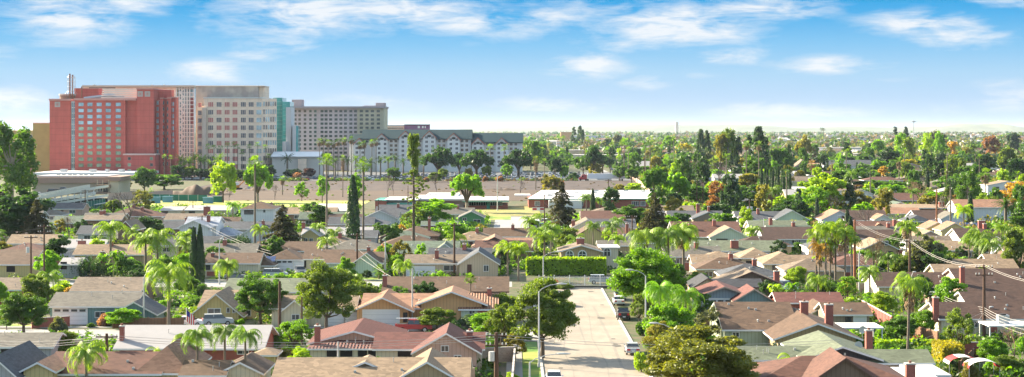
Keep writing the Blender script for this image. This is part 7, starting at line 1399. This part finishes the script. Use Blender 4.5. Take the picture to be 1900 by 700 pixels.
T('round', 1213, 360, 310, 42, 'olive', 'dark olive tree left of the leafy bright tree'); T('bare', 1284, 350, 290, 46, 'winter', 'large pale winter tree left of the grey bare tree'); T('bare', 1335, 355, 292, 66, 'winter', 'wide grey winter tree behind the rust orange tree'); T('pine', 1300, 318, 240, 26, 'bluegreen', 'dark twin-topped pine behind the winter trees'); T('pine', 1312, 316, 242, 22, 'dark', 'second top of the twin-topped pine'); T('tall', 1352, 322, 238, 36, 'olive', 'tall pale-limbed eucalyptus in the centre right'); T('tall', 1336, 322, 248, 28, 'yolive', 'shorter eucalyptus left of the tall pale-limbed one'); T('pine', 1408, 330, 235, 40, 'dark', 'tallest dark pine of the centre right group'); T('pine', 1390, 326, 250, 26, 'dark', 'left dark pine of the centre right group'); T('pine', 1420, 326, 254, 26, 'dark', 'right dark pine of the centre right group'); T('pine', 1370, 322, 254, 24, 'bluegreen', 'bluish pine left of the dark pine group')
T('fan', 1385, 352, 264, 18, 'palm', 'tall fan palm before the dark pine group, left of two', skirt=2); T('fan', 1408, 352, 264, 18, 'palm', 'tall fan palm before the dark pine group, right of two', skirt=2); T('round', 1400, 345, 286, 50, 'mid', 'leafy green tree below the dark pine group'); T('round', 1450, 330, 268, 40, 'mid', 'round green tree above the slim cypress row'); T('pine', 1464, 322, 268, 20, 'dark', 'dark conifer right of the round green tree'); T('umbrella', 1491, 312, 244, 36, 'yolive', 'flat-topped yellow-green tree with pale trunk in the far right centre'); T('fan', 1503, 310, 248, 14, 'dark', 'dark fan palm beside the flat-topped tree'); T('pine', 1570, 306, 264, 28, 'dark', 'dark layered araucaria conifer right of centre', ); T('fan', 1506, 340, 300, 20, 'dry', 'pale dry skirted palm above the lime tree', skirt=3)
T('round', 1650, 322, 272, 40, 'dark', 'tall dark leafy tree left of the skirted palm'); T('round', 1628, 300, 250, 28, 'bright', 'bright green tree among the far dark ones'); T('umbrella', 1616, 296, 262, 40, 'dark', 'flat dark tree cluster in the far right'); T('tall', 1672, 312, 246, 26, 'bright', 'tall light green tree right of the dark cluster'); T('tall', 1686, 316, 254, 26, 'olive', 'tall olive tree beside the light green one'); T('tall', 1720, 306, 246, 30, 'lime', 'tall lime tree left of the deodar pair'); T('tall', 1742, 308, 242, 22, 'bright', 'tall bright tree right of the lime one'); T('round', 1750, 345, 288, 46, 'dark', 'dark broad tree below the tall lime tree'); T('tall', 1766, 305, 262, 26, 'gold', 'golden tall tree in the far right'); T('tall', 1838, 308, 252, 32, 'pinkish', 'pinkish-brown tall tree near the right edge'); T('round', 1868, 325, 262, 34, 'olive', 'brown-green dense oval tree near the right edge', ); T('round', 1828, 330, 280, 44, 'dark', 'dark leafy palm-topped mass right of the pinkish tree'); T('round', 1890, 340, 290, 34, 'bluegreen', 'bluish dark tree at the right edge'); T('fan', 1810, 330, 280, 22, 'dpalm', 'dark shaggy palm left of the dark mass')
T('bare', 1780, 348, 316, 50, 'winter', 'low brown winter tree before the grey solar house'); T('round', 1838, 362, 332, 40, 'olive', 'olive tree beyond the stout fan palm'); T('round', 1700, 362, 330, 30, 'mid', 'dark green tree left of the winter tree'); T('round', 1620, 345, 316, 34, 'mid', 'green leafy tree before the long white house'); T('round', 1600, 362, 330, 44, 'dark', 'dark tree between lime tree and white house'); T('queen', 1580, 362, 318, 30, 'palm', 'yellowish palm right of the lime tree')
# ================================================================ FILL: back gardens, mid-distance suburb and far suburb
LM = [(820,290,'the left umbrella pine'),(962,290,'the right umbrella pine'),(1118,330,'the white semi trailer'),(1142,305,'the long avenue'),(1050,245,'the coral building'),(1100,360,'the broad school roof'),(1215,400,'the brown layered cedar'),(1268,275,'the yellow crowned tree'),(1334,365,'the rust orange tree'),(1408,270,'the dark pine group'),(1440,345,'the slim cypress row'),
 (1524,360,'the large lime tree'),(1491,255,'the flat-topped yellow tree'),(1575,303,'the long white house'),(1590,380,'the parked black suv'),(1700,300,'the pink shop building'),(1710,365,'the bare spreading tree'),(1798,370,'the dark evergreen'),(1866,400,'the canary date palm'),(1838,280,'the pinkish tall tree'),(1890,360,'the golden olive tree'),
 (524,420,'the big layered cedar'),(655,400,'the lone tall cypress'),(767,400,'the tall sparse pine'),(866,350,'the pruned pale-limbed tree'),(370,480,'the slim cypress pair'),(313,540,'the large full queen palm'),(606,540,'the tallest oval tree'),(483,550,'the tree before the yellow house'),(110,360,'the ramp garage'),(280,610,'the white-grey roof'),(680,630,'the red tiled house'),(1004,580,'the left street tree'),
 (1080,475,'the arched-window house'),(1050,495,'the clipped hedge'),(1290,650,'the huge bronze tree'),(1545,480,'the tall palm cluster'),(1400,580,'the big brown roof'),(1690,560,'the tall single palm'),(1826,560,'the tall right pole'),(1042,380,'the spreading cedar'),(840,490,'the beige garage house'),(400,490,'the long cream house'),(160,450,'the blue-grey house'),(940,400,'the school street'),(1350,470,'the massive brick chimney'),(1845,420,'the solar panels'),(60,400,'the massive dark cedar'),(710,575,'the orange house'),(1650,450,'the dry winter tree'),(1160,470,'the street-end tree'),(720,345,'the tan field'),(190,340,'the motel')]
used = {}
def autolabel(base, px, py, d):
    c = sorted(LM, key=lambda l: (l[0]-px)**2+((l[1]-py)*1.6)**2); opts = []
    for a in range(4):
        l = c[a]; dx_, dy_ = px-l[0], l[1]-py
        far = '' ; h_ = 'left' if dx_ < 0 else 'right'
        q = abs(dx_); near = 'just ' if q < 18 else '' if q < 60 else 'far '
        ph = ('%s%s of %s' % (near, h_, l[2])) if q > 60 else ('%s%s of %s' % ('just ' if q < 22 else '', h_, l[2]))
        if abs(dy_) > 12: ph = ('beyond and ' if dy_ > 0 else 'in front and ')+ph
        opts.append(ph)
    for o_ in opts:
        s = '%s %s' % (base, o_)
        if s not in used: used[s] = 1; return s
    for i in range(3):
        for j in range(1, 4):
            if i == j: continue
            s = '%s between %s and %s' % (base, c[i][2], c[j][2])
            if s not in used: used[s] = 1; return s
    s = '%s %s, one of several alike' % (base, opts[0]); return s
rs = random.Random(21)
WATCH = [(1004,672),(1173,656)]
def inhouse(x, y, r):
    for a, b, c, d_ in HOUSES:
        if a-r < x < b+r and c-r < y < d_+r: return True
    return False
STREETS = [(XL-5, XR+4, 100, 325), (-145, XL, 245, 264), (-145, 2, 314, 341), (-80, 165, 461, 479), (-7, 8, 477, 590), (gx(830,640)-32, gx(1235,650)+4, 588, 700), (-300, 70, 690, 1215), (52, 71, 900, 3000), (gx(950, 345), gx(1165, 345), 320, 356)]
def instreet(x, y, r=0): return any(a-r < x < b+r and c-r < y < d_+r for a, b, c, d_ in STREETS)
def treenear(x, y, r): return any((x-a)**2+(y-b)**2 < (r+c*.6)**2 for a, b, c in TREES)
DESC = {'round': 'round', 'loose': 'airy', 'bush': 'low', 'queen': 'feathery', 'fan': 'slim fan', 'pine': 'pointed', 'tall': 'tall narrow', 'bare': 'leafless', 'cypress': 'narrow', 'date': 'bushy'}
CD = dict(dark='dark green', mid='green', bright='bright green', lime='lime', yellow='yellow', gold='golden', rust='rust red', orange='orange', olive='olive', bluegreen='blue-green', grey='grey-green', palm='green', qpalm='yellow-green', dpalm='dark', winter='brown', pinkish='pinkish', yolive='yellow-olive', purple='purple-grey', bronze='bronze')
def fill(kind, x, d, h, w_, col, grp):
    px, py = CX+x*FPX/d, HY+(H-h*.5)*FPX/d; nm = {'bush': 'shrub', 'queen': 'palm', 'fan': 'palm', 'date': 'palm', 'pine': 'conifer', 'cypress': 'cypress'}.get(kind, 'tree')
    size = '' if kind == 'bush' else ('small ' if h < 7 else 'big ' if h > 13 else '')
    lb = autolabel('%s%s %s %s' % (size, DESC[kind], CD[col], nm), px, py, d)
    al = 'one of several alike' in lb
    plant(kind, x, d, h, w_, col, lb, group=grp)
n = 0; tries = 0
NW, NRF = ['cream', 'beige', 'white', 'tan', 'salmon', 'grey', 'taupe', 'brown'], ['brown', 'taupe', 'grey', 'slate', 'dbrown', 'redb', 'tan', 'sage']
while n < 50 and tries < 12000:   # remaining houses of the near blocks
    tries += 1; d = rs.uniform(288, 470) if n < 34 else rs.uniform(480, 600); x = rs.uniform(-.30, .31 if n < 34 else -.03)*d; w_ = rs.uniform(11, 16)
    if any(a-w_/2-1.2 < x < b+w_/2+1.2 and c-13 < d < d_+2 for a, b, c, d_ in HOUSES) or any(a-w_/2-1 < x < b+w_/2+1 and c-12 < d < d_+1 for a, b, c, d_ in STREETS): continue
    if any(abs(x-a) < w_/2 and d-1 < b < d+9 for a, b, c in TREES): continue
    rf, wl = rs.choice(NRF), rs.choice(NW); typ = rs.choice('GGGH'); ze = 2.7; p0, p1 = CX+(x-w_/2)*FPX/d, CX+(x+w_/2)*FPX/d; ye = HY+(H-ze)*FPX/d; yr = HY+(H-4.6)*FPX/(d+5.2); e_ = FPX/d
    bl = [(typ, p0, p1, ye, yr, {'dep': 10.4})]
    ft = [('w', p0+(p1-p0)*.15, p0+(p1-p0)*.27, ye+.4*e_, ye+1.5*e_), ('d', p0+(p1-p0)*.4, p0+(p1-p0)*.47, ye+.4*e_, ye+2.6*e_), ('w', p0+(p1-p0)*.62, p0+(p1-p0)*.8, ye+.4*e_, ye+1.5*e_)]
    house(autolabel('%s house with %s roof' % (wl, {'dbrown': 'dark brown', 'redb': 'red-brown', 'sage': 'mossy green', 'taupe': 'grey-brown'}.get(rf, rf)), CX+x*FPX/d, ye, d), bl, ft, [((p0+p1)/2+2, (p0+p1)/2+2+.8*e_, yr-.7*e_, ye, 4.5)] if rs.random() < .6 else [], roof=rf, wall=wl)['group'] = 'houses of the near blocks'; n += 1
print('near houses', n)
nfn = 0
for a, b, c, d_ in list(HOUSES):          # rear garden fences
    if c > 470 or nfn > 44: continue
    y = d_+rs.uniform(3.5, 6)
    if inhouse((a+b)/2, y, .5) or inhouse(a, y, .3) or inhouse(b, y, .3) or instreet((a+b)/2, y, (b-a)/2) or (b-a) > 26: continue
    px0, px1, py = CX+a*FPX/y, CX+b*FPX/y, HY+H*FPX/y; k = rs.choice(['brown wooden', 'pale block', 'brick', 'grey wooden'])
    m_ = {'brown wooden': FENCEW, 'pale block': BLK, 'brick': BRICK, 'grey wooden': mat('grey fence wood', (.24,.21,.18), kind='siding')}[k]
    f_ = longfence('garden_fence' if 'wood' in k else 'garden_wall', autolabel('%s garden %s' % (k, 'fence' if 'wood' in k else 'wall'), (px0+px1)/2, py, y), px0, py, px1, py, 1.8, m_, 2.4, m_, 'fence' if 'wood' in k else 'wall', .12, GFN if 'wood' not in k else None); f_['group'] = 'fences and walls between gardens'; nfn += 1
n = 0; tries = 0
# back gardens 200-480 m: shrubs and small trees in the gaps between houses
while n < 310 and tries < 16000:
    tries += 1; d = rs.uniform(204, 470); x = rs.uniform(-.31, .31)*d
    kind = rs.choice(['bush', 'bush', 'bush', 'round', 'loose', 'queen', 'bush']); h = {'bush': rs.uniform(1.6, 3.2), 'round': rs.uniform(4, 6.5), 'loose': rs.uniform(4, 6), 'queen': rs.uniform(5, 8)}[kind]; w_ = {'bush': rs.uniform(2.5, 5), 'round': rs.uniform(4, 6), 'loose': rs.uniform(3.5, 5), 'queen': rs.uniform(4, 5.5)}[kind]
    if d < 275 and (kind == 'queen' or h > 4.2): continue
    if inhouse(x, d, w_*.45) or instreet(x, d, w_*.5) or treenear(x, d, w_*.5): continue
    fill(kind, x, d, h, w_, rs.choice(['mid', 'bright', 'olive', 'dark', 'lime', 'mid', 'mid', 'dark', 'yolive', 'bright']) if kind != 'queen' else rs.choice(['qpalm', 'palm']), 'trees and shrubs in the gardens'); n += 1
# mid suburb 480-1500 m: houses then trees
n = 0; tries = 0
WALLD = dict(cream='cream', beige='beige', white='white', tan='tan', salmon='salmon', grey='grey'); ROOFD = dict(brown='brown', taupe='taupe', slate='slate grey', lgrey='pale grey', redb='red-brown', white='white', tan='tan', dbrown='dark brown', pink='pink')
while n < 150 and tries < 9000:
    tries += 1; d = rs.uniform(486, 1750)**1.0; x = rs.uniform(-.30, .31)*d
    if d < 980 and x < 75: continue
    if d < 1240 and x < 40: continue
    if x < .02*d: continue
    w_ = rs.uniform(13, 21); 
    if inhouse(x-w_/2, d, 4) or inhouse(x+w_/2, d, 4) or inhouse(x, d+10, 3) or instreet(x, d, w_/2) : continue
    if any((x-a)**2+(d-b)**2 < 49 for a, b, c in TREES): continue
    px = CX+x*FPX/d; rf = rs.choice(list(ROOFD)); wl = rs.choice(list(WALLD)); typ = rs.choice('GGHGF'); ze = 2.8 if rs.random() < .8 else 5.4
    p0, p1 = CX+(x-w_/2)*FPX/d, CX+(x+w_/2)*FPX/d; ye = HY+(H-ze)*FPX/d; zr = ze+rs.uniform(1.5, 2.3)
    o_ = {'ze': ze, 'dep': 12}; yr = HY+(H-zr)*FPX/(d+(0 if typ == 'F' else 6))
    py = ye
    lb = autolabel('%s house with %s roof' % (WALLD[wl], ROOFD[rf]), px, py, d)
    bl = [(typ, p0, p1, ye, yr, o_)]
    if rs.random() < .35: bl.append(('F', p0+(p1-p0)*.55, p1, ye+.5, yr+.6, {'ze': ze-.05, 'dep': 8, 'd': d-2.2}))
    ft = [('n', p0+(p1-p0)*.15, p0+(p1-p0)*.28, ye+1.8*.6*FPX/d*.6, ye+2.0*FPX/d*.9)] if d < 1100 else []
    o = house(lb, bl, ft, roof=rf, wall=wl, vents=0); o['group'] = 'houses of the far suburb'; n += 1
def tree_total(): return sum(1 for o in bpy.data.objects if o.name.split('.')[0] == 'tree' and o.parent is None)
NF = 0; tries = 0; NT = tree_total(); ACC = dict(P=[], F=[], M=[], n=0); ACOLS = []
def plant_mass(kind, x, y, h, w_, col):
    me, tm, H0, W0 = proto(kind, 2, rs.randrange(3)); k = len(me.vertices); co = np.empty(k*3, 'f'); me.vertices.foreach_get('co', co); co = co.reshape(-1, 3)*[w_/W0, w_/W0, h/H0]; a = rs.uniform(0, 6.28); c_, s_ = math.cos(a), math.sin(a)
    q = np.stack([x+co[:, 0]*c_-co[:, 1]*s_, y+co[:, 0]*s_+co[:, 1]*c_, co[:, 2]], 1); ACC['P'].append(q)
    if col not in ACOLS: ACOLS.append(col)
    ACC['M'].append(np.full(k//4, ACOLS.index(col)))
while NF < 520 and tries < 20000:
    tries += 1; u = rs.random(); d = 480+(1500-480)*u**.9; x = rs.uniform(-.31, .31)*d
    if d < 985 and x < 60 and not d < 640: continue
    if d < 1200 and x < 25: continue
    if d > 1180 and x < .0*d: continue
    kind = rs.choice(['round']*9+['loose']*4+['tall']*3+['pine']*2+['fan']*2+['queen', 'bare', 'bare', 'cypress']); h = {'round': rs.uniform(6, 12), 'loose': rs.uniform(5, 10), 'tall': rs.uniform(10, 18), 'pine': rs.uniform(9, 17), 'fan': rs.uniform(10, 20), 'queen': rs.uniform(6, 9), 'bare': rs.uniform(6, 10), 'cypress': rs.uniform(7, 12)}[kind]
    w_ = {'round': rs.uniform(6, 13), 'loose': rs.uniform(6, 10), 'tall': h*.5, 'pine': h*.42, 'fan': rs.uniform(3.4, 4.8), 'queen': 5.5, 'bare': 8, 'cypress': h*.2}[kind]
    if inhouse(x, d, w_*.2) or instreet(x, d, 2) or treenear(x, d, w_*.25): continue
    col = rs.choice(['mid', 'dark', 'olive', 'bright', 'mid', 'bluegreen', 'yolive', 'lime', 'mid']) if kind in ('round', 'loose', 'tall') else rs.choice(['dark', 'bluegreen']) if kind in ('pine', 'cypress') else 'winter' if kind == 'bare' else rs.choice(['palm', 'dpalm'])
    if kind in ('round', 'loose') and rs.random() < .035: col = rs.choice(['gold', 'rust', 'yellow'])
    NF += 1
    if kind in ('round', 'loose', 'tall', 'bare'):
        if NT >= 298 or d > 1000:
            if kind != 'bare': plant_mass(kind, x, d, h, w_, col); TREES.append((x, d, w_/2))
            continue
        NT += 1
    elif NF > 330: continue
    fill(kind, x, d, h, w_, col, 'trees scattered through the far suburb')
if ACC['P']:
    P_ = np.vstack(ACC['P']).astype('f'); nq = len(P_)//4; me = bpy.data.meshes.new('suburb_trees'); me.vertices.add(len(P_)); me.vertices.foreach_set('co', P_.ravel()); me.loops.add(len(P_)); me.loops.foreach_set('vertex_index', np.arange(len(P_), dtype='i')); me.polygons.add(nq); me.polygons.foreach_set('loop_start', np.arange(0, len(P_), 4, dtype='i')); me.polygons.foreach_set('loop_total', np.full(nq, 4, 'i'))
    for c in ACOLS: me.materials.append(fm(c))
    me.polygons.foreach_set('material_index', np.concatenate(ACC['M']).astype('i')); me.update(); o = bpy.data.objects.new('suburb_trees', me); link(o); o['kind'] = 'stuff'; o['label'] = 'mass of smaller trees filling the suburb behind the houses'
# beyond: uncountable tree cover and roofs
def cover(name, nn_, d0, d1, cols, hmin, hmax, xmin=-.34, xmax=.34, power=1.0, cond=None, per=42):
    me_p, me_n = [], []; Ps = []; Ns = []; S = []; Mi = []
    for i in range(nn_):
        for _ in range(30):
            d = d0+(d1-d0)*rs.random()**power; x = rs.uniform(xmin, xmax)*d
            if not instreet(x, d, 3) and (cond is None or cond(x, d)): break
        else: continue
        h = rs.uniform(hmin, hmax); w_ = h*rs.uniform(.35, .6); m = int(per*(1 if d < 2500 else .6)); dd = rdir(m); k = NR.rand(m, 1)**.35; sub = NR.normal(0, .16, (m, 3)); tall = rs.random() < .15
        if tall: w_ *= .45; h *= 1.35
        p = np.array([x, d, h*.55])+(dd*k+sub)*[w_, w_, h*.45]; p[:, 2] = np.maximum(p[:, 2], .3); Ps.append(p); Ns.append(dd); S.append(np.full(m, w_*(.36 if m > 30 else .46))); Mi.append(np.full(m, rs.randrange(len(cols))))
    p, n_, s = np.vstack(Ps), np.vstack(Ns), np.concatenate(S); me = leaves(name, p, n_, s[:, None], [fm(c) for c in cols], asp=.75, sizevar=.35); me.polygons.foreach_set('material_index', np.concatenate(Mi).astype('i')); o = bpy.data.objects.new(name, me); link(o); o['kind'] = 'stuff'; return o
open_ = lambda x, d: (x > .005*d or d > 1600) and not (d < 1400 and x < 30)
o = cover('distant_trees', 760, 1150, 2600, ['dark', 'mid', 'olive', 'bluegreen', 'grey', 'winter', 'mid'], 6, 13, -.05, .33, cond=open_, per=60); o['label'] = 'tree cover of the suburb behind the houses'
o = cover('distant_trees', 2700, 1900, 9500, ['dark', 'mid', 'grey', 'bluegreen', 'winter', 'olive', 'dark'], 7, 15, -.05, .34, power=1.35, per=40); o['label'] = 'hazy tree cover reaching to the horizon'
# undergrowth in the gaps between gardens
def under(name, n_, d0, d1, x0f, x1f, hh, cols, sz):
    Ps, Ns, Mi, S = [], [], [], []; k = 0; tr = 0
    while k < n_ and tr < n_*12:
        tr += 1; d = rs.uniform(d0, d1); x = rs.uniform(x0f, x1f)*d
        if inhouse(x, d, .6) or instreet(x, d, 1): continue
        m = 60; h = rs.uniform(*hh); w_ = h*rs.uniform(.8, 1.5); dd = rdir(m); dd[:, 2] = np.abs(dd[:, 2]); p = np.array([x, d, 0])+dd*NR.rand(m, 1)**.4*[w_, w_, h]; Ps.append(p); Ns.append(dd); Mi.append(np.full(m, rs.randrange(len(cols)))); S.append(np.full(m, sz)); k += 1
    me = leaves(name, np.vstack(Ps), np.vstack(Ns), np.concatenate(S)[:, None], [fm(c) for c in cols]); me.polygons.foreach_set('material_index', np.concatenate(Mi).astype('i')); o = bpy.data.objects.new(name, me); link(o); o['kind'] = 'stuff'; return o
under('garden_undergrowth', 2600, 204, 480, -.31, .31, (.5, 2.0), ['mid', 'dark', 'bright', 'olive', 'mid'], .28)['label'] = 'low undergrowth along the garden edges'
under('garden_undergrowth', 900, 480, 652, -.31, .07, (.8, 2.6), ['mid', 'dark', 'olive', 'bright', 'mid'], .4)['label'] = 'undergrowth left of the school'
under('garden_undergrowth', 3000, 480, 1150, .07, .31, (1.2, 3.6), ['mid', 'dark', 'olive', 'bright', 'winter', 'yolive'], .55)['label'] = 'mixed undergrowth between the suburb houses'
def strip(name, n_, x0, x1, d0, d1, hh, cols, sz):
    Ps, Ns, Mi = [], [], []
    for k in range(n_):
        x, d, h = rs.uniform(x0, x1), rs.uniform(d0, d1), rs.uniform(*hh); w_ = h*rs.uniform(.8, 1.6); dd = rdir(50); dd[:, 2] = np.abs(dd[:, 2]); Ps.append(np.array([x, d, 0])+dd*NR.rand(50, 1)**.4*[w_, w_, h]); Ns.append(dd); Mi.append(np.full(50, rs.randrange(len(cols))))
    me = leaves(name, np.vstack(Ps), np.vstack(Ns), sz, [fm(c) for c in cols]); me.polygons.foreach_set('material_index', np.concatenate(Mi).astype('i')); o = bpy.data.objects.new(name, me); link(o); o['kind'] = 'stuff'; return o
strip('weeds', 150, gx(380, 983), gx(1070, 983), 979, 984.5, (.8, 2.6), ['mid', 'dark', 'olive', 'winter'], .5)['label'] = 'scrub along the parking lot edge'
strip('weeds', 150, gx(300, 770), gx(1180, 770), 706, 975, (.15, .7), ['winter', 'winter', 'olive'], .3)['label'] = 'dry weeds scattered over the ploughed field'
# far roofs as one mass
mb = MB(); wm_ = [wallm('cream'), wallm('white'), wallm('beige')]; rm_ = [roofm(c) for c in ('brown', 'lgrey', 'taupe', 'white', 'pink', 'redb')]
for i in range(1700):
    d = 1500+6500*rs.random()**1.3; x = rs.uniform(-.05, .34)*d
    if instreet(x, d, 8): continue
    w_, dp, h = rs.uniform(12, 24)*(1+(rs.random() < .06)*2), 11, rs.choice([3.5, 4, 6, 7]); r, wl = rs.choice(rm_), rs.choice(wm_); zr = h+2.2
    if w_ > 30: mb.box(x-w_/2, x+w_/2, d, d+25, 0, h+2, wl).box(x-w_/2-.5, x+w_/2+.5, d-.5, d+25.5, h+2, h+2.5, rm_[3]); continue
    mb.box(x-w_/2+.5, x+w_/2-.5, d+.5, d+dp-.5, 0, h, wl).add([(x-w_/2,d,h),(x+w_/2,d,h),(x+w_/2-2,d+dp/2,zr),(x-w_/2+2,d+dp/2,zr),(x+w_/2,d+dp,h),(x-w_/2,d+dp,h)], [(0,1,2,3),(3,2,4,5),(1,4,2),(0,3,5)], r)
o = mb.obj('distant_houses'); o['kind'] = 'stuff'; o['label'] = 'far suburb roofs fading into the haze'
# skyline accents: individual far trees
for i, (px, d, h, k, c) in enumerate(((1065,2400,32,'pine','bluegreen'),(1076,2500,34,'pine','bluegreen'),(1081,2450,28,'pine','dark'),(1145,2300,24,'round','grey'),(1128,2200,20,'round','bluegreen'),(1186,2000,24,'fan','dpalm'),(1198,2050,26,'fan','dpalm'),(1239,2000,22,'pine','bluegreen'),(1242,1900,24,'round','bright'),(1524,2100,30,'fan','dpalm'),(1528,2100,29,'fan','dpalm'),(1563,2000,24,'fan','dpalm'),(1571,1900,22,'fan','palm'),(1580,1950,24,'fan','palm'),(1590,1900,25,'fan','palm'),(1608,1800,26,'fan','palm'),(1661,2300,32,'pine','bluegreen'),(1681,2300,32,'pine','bluegreen'),(1733,2000,30,'round','grey'),(1745,2050,27,'round','grey'),(1881,1900,28,'round','bluegreen'),(1893,1500,26,'fan','palm'),(1826,1700,20,'cypress','dark'),(1002,2300,26,'fan','palm'),(1046,1700,22,'fan','palm'),(1052,1500,14,'cypress','dark'),(1091,1500,22,'fan','palm'))):
    x = gx(px, d); w_ = {'pine': h*.4, 'round': h*.6, 'fan': 5.5, 'cypress': 4}[k]
    plant(k, x, d, h, w_, c, autolabel('hazy %s tree on the far skyline' % {'pine': 'pointed', 'round': 'rounded', 'fan': 'palm', 'cypress': 'narrow'}[k], px, 245, d), group='skyline trees')
# haze
HZ = bpy.data.materials.new('haze air'); HZ.use_nodes = True; t = HZ.node_tree; t.nodes.clear(); pv = t.nodes.new('ShaderNodeVolumePrincipled'); ou = t.nodes.new('ShaderNodeOutputMaterial'); t.links.new(pv.outputs[0], ou.inputs['Volume'])
pv.inputs['Color'].default_value = (.70, .85, 1.0, 1); pv.inputs['Density'].default_value = .000022; pv.inputs['Anisotropy'].default_value = .25
o = MB().box(-15000, 15000, -150, 30000, -1.2, 95, HZ).obj('haze'); o['kind'] = 'stuff'

# labels stay within sixteen words
for o in bpy.data.objects:
    if o.parent is None and o.get('label'):
        wd = str(o['label']).split()
        if len(wd) > 16: print('LONG', o.name, o['label'])
